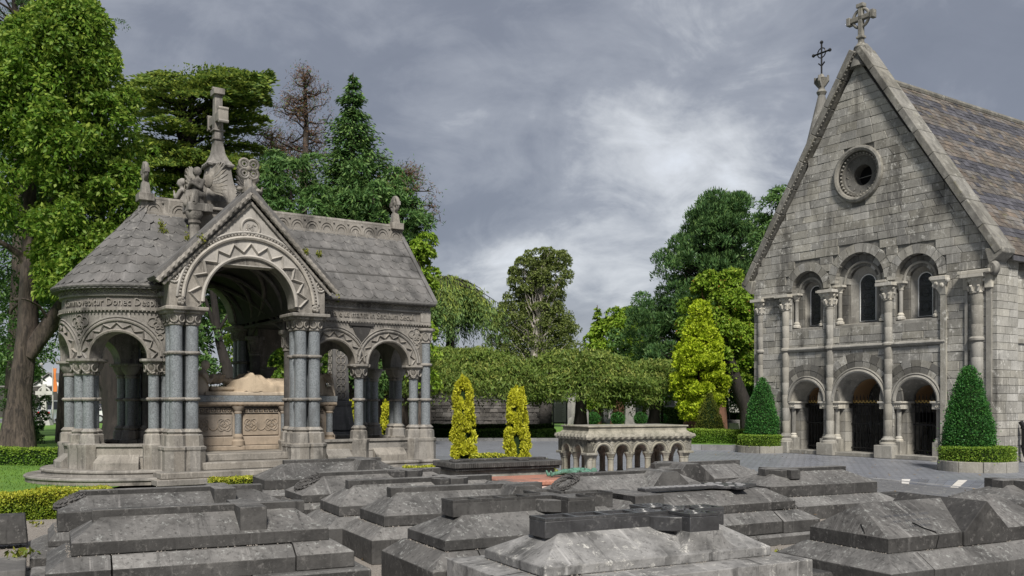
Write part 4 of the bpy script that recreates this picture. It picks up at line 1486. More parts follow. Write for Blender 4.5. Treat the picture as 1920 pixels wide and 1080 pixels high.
            for q in range(4):
                k.sphere((0.10 * math.cos(q * PI / 2 + PI / 4), 0.10 * math.sin(q * PI / 2 + PI / 4), zs - 0.17), 0.04, n=6, m=4)
            k.obj('capital', 'capital', pc)
        # sill
        MB().prism([mpf(c - r, 0.0, zb - 0.02), mpf(c + r, 0.0, zb - 0.02), mpf(c + r, 0.6, zb + 0.10), mpf(c - r, 0.6, zb + 0.10)], (0, 0, -0.1)).obj('sill', 'dressed', C)
        out = [(c - rw, zb + 0.1)] + [(c + rw * math.cos(a), zs - 0.05 + rw * math.sin(a)) for a in lin(PI, 0, 14)] + [(c + rw, zb + 0.1)]
        MB().prism([mpf(s, 0.465, z) for s, z in out], (0.01, 0, 0)).obj('window', 'glass', C)
        wn = C.children[-1]
        MB().tube([mpf(s, 0.46, z) for s, z in out], 0.016, 5, closed=True).obj('frame', 'white', wn)
        ld = MB()
        for zl in lin(zb + 0.3, zs, 4):
            ld.tube([mpf(c - rw, 0.462, zl), mpf(c + rw, 0.462, zl)], 0.006, 4)
        for k in range(3):
            ld.tube([mpf(c + rw * 0.6 * math.cos(t), 0.462, zb + 0.35 + 0.42 * k + rw * 0.6 * math.sin(t)) for t in lin(0, 2 * PI, 14)[:-1]], 0.006, 4, closed=True)
        ld.obj('leading', 'iron', wn)

    # attached columns
    def big_col(s, rad, top=4.55, cap=True, base=True):
        prof = []
        z = 0.62
        while z < top - 0.02:
            h = min(random.uniform(0.38, 0.5), top - z)
            prof += [(rad - 0.006, z), (rad, z + 0.012), (rad, z + h - 0.012), (rad - 0.006, z + h)]
            z += h
        c = MB().lathe(prof, n=18).obj('column', 'dressed', C, (0.0, -s, 0))
        MB().lathe([(rad + 0.13, 0.38), (rad + 0.13, 0.43), (rad + 0.06, 0.47), (rad + 0.09, 0.54), (rad + 0.02, 0.6), (rad, 0.64)], n=16).obj('base', 'dressed', c)
        MB().box(-rad - 0.17, 0.12, -rad - 0.17, rad + 0.17, 0.0, 0.38).obj('plinth', 'dressed', c, bevel=0.02)
        k = MB().lathe([(rad, top - 0.02), (rad + 0.03, top), (rad + 0.03, top + 0.03), (rad + 0.01, top + 0.05), (rad + 0.04, top + 0.25), (rad + 0.09, top + 0.40)], n=16)
        k.box(-rad - 0.15, 0.14, -rad - 0.14, rad + 0.14, top + 0.40, top + 0.49)
        for q in range(8):       # volutes and leaves
            a = q * PI / 4 + PI / 8
            rr = rad + 0.07
            k.sphere((rr * math.cos(a), rr * math.sin(a), top + 0.33), 0.055, n=7, m=5)
            k.tube([((rad + 0.02) * math.cos(a + 0.2), (rad + 0.02) * math.sin(a + 0.2), top + 0.05), ((rad + 0.08) * math.cos(a + 0.2), (rad + 0.08) * math.sin(a + 0.2), top + 0.18), ((rad + 0.13) * math.cos(a + 0.2), (rad + 0.13) * math.sin(a + 0.2), top + 0.16)], [0.05, 0.04, 0.02], 6)
        k.obj('capital', 'capital', c)
        MB().lathe([(rad, 3.22), (rad + 0.05, 3.25), (rad + 0.05, 3.30), (rad, 3.35)], n=16).obj('ring', 'dressed', c)
    for s in (-2.68, -1.0, 1.0):
        big_col(s, 0.125)
    big_col(3.62, 0.165, 4.5)
    big_col(-3.72, 0.10, 4.5)
    # pilaster strips carrying the outer capitals
    for s0, s1, z1 in ((2.62, 2.78, 5.05),):
        MB().box(-0.07, 0.05, -s1, -s0, 0.0, 4.55).obj('pilaster', 'ashlar', C)
        MB().box(-0.22, 0.1, -s1 - 0.08, -s0 + 0.22, 4.93, 5.05).obj('capital', 'capital', C, bevel=0.015)
        k = MB()
        for q in range(6):
            k.sphere((-0.12 - 0.03 * (q % 2), -s0 + 0.14 - q * 0.08, 4.8 + 0.06 * (q % 3)), 0.07, n=7, m=5)
        k.frustum(-0.08, 0.04, -s1, -s0, 4.55, -0.2, 0.04, -s1 - 0.06, -s0 + 0.2, 4.93)
        k.obj('carved_capital', 'capital', C)
    MB().box(-0.14, 0.06, 2.78, 3.55, 5.0, 5.06).obj('capital', 'capital', C)
    # corner pier recess strips
    for s0, s1 in ((3.30, 3.38), (3.88, 4.02)):
        MB().box(-0.05, 0.05, -s1, -s0, 0.0, 4.6).obj('pilaster', 'dressed', C)
        MB().box(-0.10, 0.05, -s1 - 0.03, -s0 + 0.03, 4.6, 4.98).obj('carved_capital', 'capital', C, bevel=0.02)
    MB().box(-0.30, 0.1, -4.10, -3.22, 4.98, 5.08).obj('capital', 'capital', C, bevel=0.02)
    # string course between the storeys
    sc = MB()
    sc.prism([(0.04, 0, 3.20), (-0.06, 0, 3.22), (-0.10, 0, 3.27), (-0.08, 0, 3.31), (0.04, 0, 3.36)], (0, 5.5, 0))
    o = sc.obj('string_course', 'dressed', C, (0, -2.75, 0))
    # base course
    for a, b in ((-4.05, -2.9), (2.75, 4.05)):
        MB().box(-0.07, 0.04, -b, -a, 0, 0.42).obj('base_course', 'dressed', C, bevel=0.02)
    # rose window
    rz, rr = rose[1], rose[2]
    w = MB()
    w.tube([mpf(0.76 * math.cos(t), -0.04, rz + 0.76 * math.sin(t)) for t in lin(0, 2 * PI, 40)[:-1]], 0.085, 8, closed=True)
    w.obj('rose_rim', 'coping', C)
    w = MB()
    for k in range(34):
        t = 2 * PI * k / 34
        w.sphere(mpf(0.625 * math.cos(t), 0.02, rz + 0.625 * math.sin(t)), 0.05, 0.03, 0.03, n=6, m=4)
    w.obj('rose_dentils', 'dressed', C)
    w = MB()
    for r0, d0, r1, d1 in ((0.72, 0.05, 0.56, 0.06), (0.56, 0.06, 0.54, 0.12), (0.54, 0.12, 0.31, 0.20), (0.31, 0.20, 0.30, 0.5)):
        w.loft([[mpf(q * math.cos(t), d, rz + q * math.sin(t)) for t in lin(0, 2 * PI, 40)[:-1]] for q, d in ((r0, d0), (r1, d1))], cap=False)
    w.obj('rose_splay', 'ashlar_dark', C, smooth=0.5)
    w = MB()
    n = 12
    w.tube([mpf((0.40 if k % 2 else 0.50) * math.cos(PI * k / n), 0.22 if k % 2 else 0.13, rz + (0.40 if k % 2 else 0.50) * math.sin(PI * k / n)) for k in range(2 * n)], 0.026, 5, closed=True)
    w.obj('rose_chevrons', 'ashlar_dark', C)
    MB().prism([mpf(0.34 * math.cos(t), 0.5, rz + 0.34 * math.sin(t)) for t in lin(0, 2 * PI, 30)[:-1]], (0.02, 0, 0)).obj('rose_glass', 'black', C)
    MB().tube([mpf(-0.3, 0.45, rz - 0.02), mpf(0.3, 0.45, rz + 0.02)], 0.01, 5).obj('rose_bar', 'dressed', C)

    # raking copings in separate stones, with kneelers and apex
    for sx in (-1, 1):
        p0, p1 = Vector((sx * 4.28, 5.50)), Vector((sx * 0.10, 12.05))
        n = 9
        for k in range(n):
            a, b = p0.lerp(p1, k / n + 0.0005), p0.lerp(p1, (k + 1) / n - 0.0005)
            t = (b - a).normalized()
            nn = Vector((t.y, -t.x)) * (1 if sx > 0 else -1)
            q = [a - nn * 0.10, b - nn * 0.10, b + nn * 0.10, a + nn * 0.10]
            mb = MB()
            mb.prism([mpf(p.x, -0.20, p.y) for p in q], (0.72, 0, 0))
            mb.obj('coping_stone', 'coping', C, bevel=0.02)
        bd = MB()
        m = 60
        for k in range(m):
            p = p0.lerp(p1, (k + 0.5) / m)
            if sx < 0:
                bd.sphere(mpf(p.x + 0.12, -0.16, p.y - 0.05), 0.028, n=6, m=4)
        if sx < 0:
            bd.obj('coping_beads', 'coping', C)
        k = MB()
        k.prism([mpf(sx * 4.02, -0.18, 5.18), mpf(sx * 4.40, -0.18, 5.48), mpf(sx * 4.40, -0.18, 5.62), mpf(sx * 3.9, -0.18, 5.62)], (0.6, 0, 0))
        k.obj('kneeler', 'coping', C, bevel=0.03)
    k = MB()
    k.sphere((-0.08, -4.12, 5.1), 0.16, 0.14, 0.2)
    for j in range(3):
        k.tube([(-0.22, -4.12 + 0.09 * math.cos(t) * (1 - j * .25), 5.1 + 0.12 * math.sin(t) * (1 - j * .25)) for t in lin(0, 2 * PI, 12)[:-1]], 0.02, 5, closed=True)
    k.obj('scroll_corbel', 'dressed', C)
    ap = MB()
    ap.lathe([(0.34, 11.55), (0.26, 11.85), (0.20, 12.1), (0.22, 12.16), (0.16, 12.22), (0.10, 12.3)], 0.12, 0, n=8, rot=PI / 8)
    for s in (-1, 1):
        ap.tube([mpf(s * 0.32, 0.12, 11.7), mpf(s * 0.26, 0.12, 12.0), mpf(s * 0.16, 0.12, 12.2)], [0.12, 0.10, 0.05], 6)
    ap.obj('apex_stone', 'coping', C, smooth=0.8)
    cr = MB()
    cr.box(0.05, 0.19, -0.07, 0.07, 12.25, 13.42)
    cr.box(0.05, 0.19, -0.40, 0.40, 12.96, 13.10)
    for a, b in ((0.40, 13.03), (-0.40, 13.03)):
        cr.box(0.03, 0.21, a - 0.06, a + 0.06, b - 0.12, b + 0.12)
    cr.box(0.03, 0.21, -0.12, 0.12, 13.34, 13.46)
    cr.tube([(0.12, 0.27 * math.cos(t), 13.03 + 0.27 * math.sin(t)) for t in lin(0, 2 * PI, 26)[:-1]], 0.05, 6, closed=True)
    cr.box(0.02, 0.22, -0.11, 0.11, 12.42, 12.50)
    cr.obj('gable_cross', 'coping', C, bevel=0.015)

    # nave: side wall, roof, corbels
    LEN = 16.0
    MB().box(0.64, LEN, -4.0, -3.5, 0, 5.4).obj('wall', 'mortar', C)
    MB().box(0.64, LEN, 3.5, 4.0, 0, 5.4).obj('wall', 'ashlar', C)
    MB().prism([(LEN, -4.0, 0), (LEN, 4.0, 0), (LEN, 4.0, 5.4), (LEN, 0, 11.3), (LEN, -4.0, 5.4)], (0.4, 0, 0)).obj('wall', 'ashlar', C)
    sb = MB()
    for za, zb in hs:
        if za > 5.2:
            break
        x = 0.0
        while x < 5.0:
            L = random.uniform(0.35, 0.7)
            if x < 1.05 and x + L > 1.05:
                L = 1.05 - x + 0.0
            off = 0.10 if x < 1.0 else 0.0
            in_win = 1.75 < x + L / 2 < 2.75 and 3.55 < (za + zb) / 2 < 5.2
            if L > 0.05 and not in_win:
                sb.box(x + 0.006, x + L - 0.006, -4.04 - off - random.uniform(0, 0.012), -3.9, za + 0.006, zb - 0.006)
            x += L
    stuff(sb.obj('side_stones', 'ashlar', C, smooth=0))
    MB().box(1.06, 5, -4.09, -3.95, 3.18, 3.32).obj('string_course', 'dressed', C, bevel=0.02)
    # side window
    sw = MB()
    for r0, r1, y in ((0.36, 0.52, -4.06),):
        for k in range(9):
            a0, a1 = PI * k / 9 + 0.01, PI * (k + 1) / 9 - 0.01
            v = MB()
            pts = [(2.25 + r0 * math.cos(a), y, 4.6 + r0 * math.sin(a)) for a in lin(a0, a1, 2)] + [(2.25 + r1 * math.cos(a), y, 4.6 + r1 * math.sin(a)) for a in lin(a1, a0, 2)]
            v.prism(pts, (0, 0.15, 0))
            v.obj('voussoir', 'ashlar', C, smooth=0)
    for x in (1.93, 2.57):
        pc = MB().lathe([(0.07, 3.75), (0.07, 4.35)], n=12).obj('colonnette', 'dressed', C, (x, -4.02, 0))
        MB().lathe([(0.07, 4.33), (0.09, 4.36), (0.08, 4.38), (0.14, 4.5), (0.15, 4.58)], n=10).obj('capital', 'capital', pc)
        MB().lathe([(0.15, 3.55), (0.15, 3.65), (0.10, 3.70), (0.07, 3.76)], n=10).obj('base', 'capital', pc)
    MB().box(2.0, 2.5, -3.98, -3.96, 3.6, 4.95).obj('window', 'glass', C)
    MB().box(0.5, LEN, -4.28, -4.0, 5.34, 5.46).obj('eave_course', 'coping', C, bevel=0.02)
    for x in lin(1.35, 5.35, 8):
        MB().box(x - 0.1, x + 0.1, -4.22, -4.0, 5.12, 5.34).obj('corbel', 'dressed', C, bevel=0.03)
    # roof core
    e = Vector((0, -4.34, 5.44))
    rd = Vector((0, 0, 11.36))
    for sgn in (1, -1):
        MB().prism([(0.45, sgn * e.y, e.z), (LEN + 0.3, sgn * e.y, e.z), (LEN + 0.3, 0, rd.z), (0.45, 0, rd.z)], (0, 0, -0.12)).obj('roof', 'slate_dark', C)
    sl = (rd - e)
    n = 40
    ln = sl.length
    ang = math.atan2(sl.z, sl.y)
    sm = {}
    for key in ('slate_brown', 'slate_dark'):
        t = MB()
        t.frustum(-0.123, 0.123, 0, ln / n * 1.25, 0, -0.121, 0.121, 0.0, ln / n * 1.25, 0.026)
        sm[key] = t.mesh('slate', key, 0)
    lst = []
    for r in range(n):
        t = r / n
        dark = (r % 8) in (3, 4, 5) if r > 3 else False
        xmax = 1.6 + 9.6 * t
        x = 0.55 + (0.126 if r % 2 else 0)
        while x < xmax + 0.6:
            lst.append((x, r, dark if random.random() > 0.06 else not dark))
            x += 0.252
    lst.sort(key=lambda q: ((q[0] * GR.y + 24.0 * GR.y) ** 2 - 2 * (n - q[1]) * 0 + q[1] * 6))
    rest = {'slate_brown': MB(), 'slate_dark': MB()}
    for k, (x, r, dark) in enumerate(lst):
        t = r / n
        mtx = Matrix.Translation((x, e.y + sl.y * t, e.z + sl.z * t + 0.012 + random.uniform(0, 0.016))) @ Matrix.Rotation(ang - 0.05, 4, 'X') @ Matrix.Rotation(random.uniform(-0.02, 0.02), 4, 'Z')
        key = 'slate_dark' if dark else 'slate_brown'
        if k < 290:
            put('slate', sm[key], C, mat4=mtx)
        else:
            me = sm[key]
            rest[key].add([mtx @ v.co for v in me.vertices], [tuple(p.vertices) for p in me.polygons])
    for key in rest:
        stuff(rest[key].obj('slates', key, C, smooth=0))
    rl = MB()
    rl.tube([(x, 0, 11.42) for x in lin(0.5, LEN + 0.3, 20)], 0.10, 8)
    rl.obj('ridge_tiles', 'coping', C)
    # stair turret with conical stone cap and iron cross
    tx, ty = 1.6, 2.55
    MB().lathe([(0.95, 6.0), (0.95, 8.0), (1.02, 8.1), (0.95, 8.2), (0.10, 11.75), (0.16, 11.8)], tx, ty, n=16).obj('turret', 'ashlar', C, smooth=0.5)
    t = MB().lathe([(0.12, 11.7), (0.17, 11.8), (0.10, 11.9), (0.12, 12.05), (0.2, 12.25), (0.1, 12.3), (0.05, 12.4)], tx, ty, n=10)
    for q in range(4):
        a = q * PI / 2 + 0.3
        t.tube([(tx + 0.08 * math.cos(a), ty + 0.08 * math.sin(a), 12.0), (tx + 0.2 * math.cos(a), ty + 0.2 * math.sin(a), 12.15), (tx + 0.22 * math.cos(a), ty + 0.22 * math.sin(a), 12.32)], [0.06, 0.06, 0.03], 6)
    t.obj('turret_finial', 'coping', C)
    x = MB()
    x.tube([(tx, ty, 12.35), (tx, ty, 13.5)], 0.03, 6)
    x.tube([(tx, ty - 0.32, 13.1), (tx, ty + 0.32, 13.1)], 0.03, 6)
    x.tube([(tx, ty + 0.16 * math.cos(a), 13.1 + 0.16 * math.sin(a)) for a in lin(0, 2 * PI, 14)[:-1]], 0.02, 5, closed=True)
    for dy, dz in ((0.32, 13.1), (-0.32, 13.1), (0, 13.45)):
        x.sphere((tx, ty + dy, dz), 0.06, n=6, m=4)
    x.tube([(tx, ty - 0.12, 12.78), (tx, ty, 12.66), (tx, ty + 0.12, 12.78)], 0.025, 5)
    x.obj('turret_cross', 'iron', C)
    # cast-iron downpipe at the side wall foot
    dp = MB()
    dp.tube([(1.15, -4.15, 1.1), (1.2, -4.22, 0.95), (1.2, -4.22, 0.35), (1.25, -4.24, 0.18), (1.5, -4.26, 0.1)], 0.065, 8)
    for z in (0.9, 0.4):
        dp.tube([(1.2, -4.22, z), (1.2, -4.22, z + 0.06)], 0.085, 8)
    dp.obj('downpipe', 'iron', C)
    MB().box(-0.5, 0.0, -4.1, -2.6, 0.0, 0.02).obj('paving_apron', 'dressed', C)
    return C


CHURCH = church()


# ================================================================== GROUND, PAVING, LAWN
def sheet(name, pts, z, mat, thick=0.0):
    mb = MB()
    mb.add([(x, y, z) for x, y in pts], [tuple(range(len(pts)))])
    return struct(mb.obj(name, mat, None, smooth=0))


def ground_mat(name, c1, c2, sc, bump=0.4, kind='noise', rough=0.9):
    m, nt, b = new_mat(name)
    g = nt.nodes.new('ShaderNodeNewGeometry')
    pos = g.outputs['Position']
    n1 = noise(nt, pos, sc, 8, 0.7, 0.2)
    c = mixc(nt, rng_map(nt, n1, 0.3, 0.7), c1, c2)
    n2 = noise(nt, pos, 0.35, 4, 0.6)
    c = mixc(nt, rng_map(nt, n2, 0.42, 0.66, 0, 0.5), c, tuple(x * 0.55 for x in c1))
    h = n1
    if kind == 'setts':
        mp = nd(nt, 'Mapping', None, Vector=pos)
        mp.inputs['Rotation'].default_value = (0, 0, R_(-27))
        br = nd(nt, 'TexBrick', {'offset': 0.5}, Vector=mp.outputs[0], Color1=col4(c1), Color2=col4(c2), Mortar=(0.05, 0.05, 0.05, 1), Scale=1.0, Mortar_Size=0.012, Brick_Width=0.24, Row_Height=0.12)
        c = mixc(nt, 0.6, c, br.outputs[0])
        n3 = noise(nt, vscale(nt, pos, (1, 1, 1)), 1.1, 6, 0.7, 0.5)
        c = mixc(nt, rng_map(nt, n3, 0.52, 0.72, 0, 0.55), c, (0.07, 0.07, 0.075))
        c = mixc(nt, rng_map(nt, n3, 0.42, 0.26, 0, 0.5), c, (0.28, 0.288, 0.31))
        h = mth(nt, 'ADD', mth(nt, 'MULTIPLY', br.outputs['Fac'], -0.8), mth(nt, 'MULTIPLY', n1, 0.5))
    if kind == 'fan':
        vo = nd(nt, 'TexVoronoi', {'feature': 'DISTANCE_TO_EDGE'}, Vector=pos, Scale=7.5, Randomness=0.55)
        e = rng_map(nt, vo.outputs[0], 0.0, 0.09)
        c = mixc(nt, e, (0.22, 0.22, 0.215), c)
        h = mth(nt, 'ADD', e, mth(nt, 'MULTIPLY', n1, 0.4))
    nt.links.new(c, b.inputs['Base Color'])
    b.inputs['Roughness'].default_value = rough
    bp = nd(nt, 'Bump', None, Height=h, Strength=bump, Distance=0.02)
    nt.links.new(bp.outputs[0], b.inputs['Normal'])
    return m


MAT['earth'] = ground_mat('earth_and_grass', (0.05, 0.075, 0.022), (0.035, 0.05, 0.016), 2.0)
MAT['lawn'] = ground_mat('mown_lawn', (0.085, 0.19, 0.02), (0.12, 0.23, 0.03), 9.0, 0.5)
MAT['setts'] = ground_mat('grey_setts', (0.245, 0.257, 0.29), (0.175, 0.185, 0.213), 3.0, 0.5, 'setts', 0.42)
MAT['fan'] = ground_mat('fan_laid_cobbles', (0.15, 0.152, 0.165), (0.10, 0.102, 0.11), 4.0, 0.6, 'fan', 0.55)
MAT['gravel'] = ground_mat('pale_gravel', (0.30, 0.27, 0.24), (0.16, 0.145, 0.13), 40.0, 0.9)
MAT['tarmac'] = ground_mat('tarmac', (0.12, 0.125, 0.14), (0.09, 0.095, 0.105), 3.0, 0.2)
MAT['kerb'] = stone('grey_kerb', (0.24, 0.24, 0.245), (0.17, 0.17, 0.175), (0.08, 0.08, 0.08), 2.0, 0.4, 0.2, rnd=0.15)
MAT['slate_pave'] = stone('blue_grey_paving', (0.17, 0.18, 0.205), (0.12, 0.127, 0.145), (0.06, 0.06, 0.07), 2.5, 0.4, 0.0, rnd=0.2, rough=0.6, streak=1)
MAT['white_pave'] = stone('pale_paving', (0.62, 0.60, 0.57), (0.5, 0.48, 0.45), (0.3, 0.28, 0.25), 2.5, 0.4, 0.0, rnd=0.06, rough=0.7, streak=1)

sheet('ground', [(-900, -60), (900, -60), (900, 1500), (-900, 1500)], -0.30, 'earth')
sheet('gravel_bed', [(-7, -2), (14, -2), (14, 12.5), (6.0, 18.0), (-4, 18.5), (-7, 17)], -0.10, 'gravel')
PL = [(-2.2, 18.2), (5.0, 17.3), (7.0, 13.6), (9.5, 11.2), (40, 6.0), (40, 60), (11, 38.6), (-8, 39.2), (-8, 25.0), (-0.6, 24.5)]
sheet('plaza', PL, 0.0, 'setts')
sheet('lawn', [(-60, 15.2), (-7.6, 13.3), (-7.6, 17), (-7, 26), (-8.2, 40), (-8.2, 73), (-60, 73)], -0.004, 'lawn')
sheet('lawn', [(-8.2, 39.55), (11, 38.95), (14, 41), (40, 60), (40, 75), (-8.2, 75)], 0.02, 'lawn')
sheet('road', [(-70, 73), (-2, 73), (-2, 88), (-70, 88)], 0.004, 'tarmac')


def gravel():
    n = 5200
    xy = []
    while len(xy) < n:
        x, y = random.uniform(-6.8, 7.0), random.uniform(5.5, 13.0)
        xy.append((x, y))
    mb = MB()
    base = [(1, 0, 0), (-.5, .87, 0), (-.5, -.87, 0), (0, 0, .9)]
    for x, y in xy:
        r = random.uniform(0.008, 0.02)
        a = random.uniform(0, 6.28)
        c, s = math.cos(a), math.sin(a)
        mb.add([(x + r * (p[0] * c - p[1] * s), y + r * (p[0] * s + p[1] * c) * random.uniform(.7, 1.2), -0.098 + r * p[2]) for p in base], [(0, 1, 3), (1, 2, 3), (2, 0, 3)])
    o = stuff(mb.obj('gravel', 'gravel', None, smooth=0))
    o['label'] = 'loose pale gravel chips lying between the dark tombs'
    o['category'] = 'gravel'


MAT['gravel_chip'] = MAT['gravel']
gravel()


def grass():
    n = 16000
    pos = np.empty((n, 3))
    pos[:, 0] = rng.uniform(-15, -7.8, n)
    pos[:, 1] = rng.uniform(15.2, 34, n) ** 1.0
    pos[:, 2] = 0.015
    d = rng.normal(size=(n, 3)) * 0.35 + [0, 0, 1]
    o = stuff(leaves('grass', pos, d, 0.05, 0.014, 'grass', None, rng.uniform(0, 0.6, n)))
    o['label'] = 'short mown grass beside the rounded mausoleum steps'
    o['category'] = 'grass'


MAT['grass'] = leafmat('grass_blades', (0.10, 0.22, 0.025), (0.15, 0.27, 0.035), (0.22, 0.32, 0.06), 0.3)
grass()

def litter():
    n = 420
    pos = np.stack([rng.uniform(-6, 14, n), rng.uniform(6, 34, n), np.full(n, 0.012)], 1)
    pos[:, 2] = np.where(pos[:, 1] < 13, -0.085, 0.016)
    d = rng.normal(size=(n, 3)) * [1, 1, 0.12]
    o = stuff(leaves('fallen_leaves', pos, d, 0.06, 0.035, 'litter', None, None, lat=np.array([0, 0, 4.0]), curl=0.15))
    o['label'] = 'scattered dry fallen leaves on the paving and gravel'
    o['category'] = 'leaves'


MAT['litter'] = leafmat('dry_leaves', (0.22, 0.13, 0.05), (0.32, 0.22, 0.07), None, 0.1)
litter()

# paving bands at the right: slabs with dark joints and three pale slabs
GT = R_(27)
TR = Vector((math.cos(GT), math.sin(GT), 0))
TL = Vector((-math.sin(GT), math.cos(GT), 0))


def paving():
    root = bpy.data.objects.new('paving_band', None)
    COL.objects.link(root)
    struct(root)
    a0, a1 = P(1690, 907, 0.0), P(1935, 926, 0.0)
    b0, b1 = P(1690, 899, 0.0), P(1960, 903, 0.0)
    n = 15
    for k in range(n):
        t0, t1 = k / n + 0.0025, (k + 1) / n - 0.0025
        q = [a0.lerp(a1, t0), a0.lerp(a1, t1), b0.lerp(b1, t1), b0.lerp(b1, t0)]
        white = k in (0, 6, 12)
        hz = 0.008 + random.uniform(0, 0.003)
        MB().prism([(p.x, p.y, -0.05) for p in q], (0, 0, 0.05 + hz)).obj('paving_slab', 'white_pave' if white else 'slate_pave', root, smooth=0)
    # kerb line between slabs and fan-laid cobbles
    c0, c1 = P(1640, 897, 0), P(1960, 929, 0)
    m = 14
    for k in range(m):
        p, q = c0.lerp(c1, k / m + 0.003), c0.lerp(c1, (k + 1) / m - 0.003)
        d = (c1 - c0).normalized()
        nn = Vector((d.y, -d.x, 0)) * 0.16
        MB().prism([tuple(p), tuple(q), tuple(q + nn), tuple(p + nn)], (0, 0, 0.012)).obj('paving_slab', 'kerb', root, smooth=0)
    return root


paving()
fan = [P(1600, 893, 0), P(1960, 930, 0), P(1960, 990, 0), P(1600, 955, 0)]
sheet('cobbles', [(p.x, p.y) for p in fan], 0.004, 'fan')


# plaza edge kerbs (behind the table tomb and along the lawn)
def kerb_line(pts, w=0.22, h=0.12, seg=0.9):
    root = bpy.data.objects.new('kerb', None)
    COL.objects.link(root)
    struct(root)
    for (x0, y0), (x1, y1) in zip(pts, pts[1:]):
        a, b = Vector((x0, y0, 0)), Vector((x1, y1, 0))
        n = max(1, int((b - a).length / seg))
        d = (b - a).normalized()
        nn = Vector((-d.y, d.x, 0)) * w
        for k in range(n):
            p, q = a.lerp(b, k / n) + d * 0.006, a.lerp(b, (k + 1) / n) - d * 0.006
            MB().prism([tuple(p), tuple(q), tuple(q + nn), tuple(p + nn)], (0, 0, h)).obj('kerb_stone', 'kerb', root, smooth=0)


kerb_line([(-8, 39.2), (11, 38.6), (14.2, 41.2)])
kerb_line([(4.4, 32.2), (7.4, 31.2), (9.2, 33.0)], h=0.18)
sheet('lawn', [(4.4, 32.5), (7.4, 31.6), (9.2, 33.4), (10.0, 36.5), (5.0, 37.2)], 0.14, 'lawn')


# ================================================================== TOMBS
def grit(T, L, W, z, e):
    # crumbs of mortar and grit lying in the joint under the lid
    m = MB()
    for k in range(70):
        if random.random() < 0.65:
            x, y = random.uniform(0, L), -random.uniform(0.002, e * 0.8 + 0.004)
        else:
            x, y = -random.uniform(0.002, e * 0.8 + 0.004), random.uniform(0, W)
        r = random.uniform(0.004, 0.013)
        a = random.uniform(0, 6.28)
        m.add([(x + r * math.cos(a), y + r * math.sin(a), z - 0.004), (x + r * math.cos(a + 2.1), y + r * math.sin(a + 2.1), z - 0.004), (x + r * math.cos(a + 4.2), y + r * math.sin(a + 4.2), z - 0.004), (x, y, z - 0.004 + r)], [(0, 1, 3), (1, 2, 3), (2, 0, 3)])
    stuff(m.obj('joint_grit', 'gravel', T, smooth=0))


def weather_and_light_tops(o, mat):
    # upper faces take a lighter colour
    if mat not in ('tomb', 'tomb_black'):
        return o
    o.data.materials.append(MAT['tomb_lit_top' if mat == 'tomb' else 'tomb_wet_lit'])
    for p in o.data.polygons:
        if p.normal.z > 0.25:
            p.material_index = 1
    return o


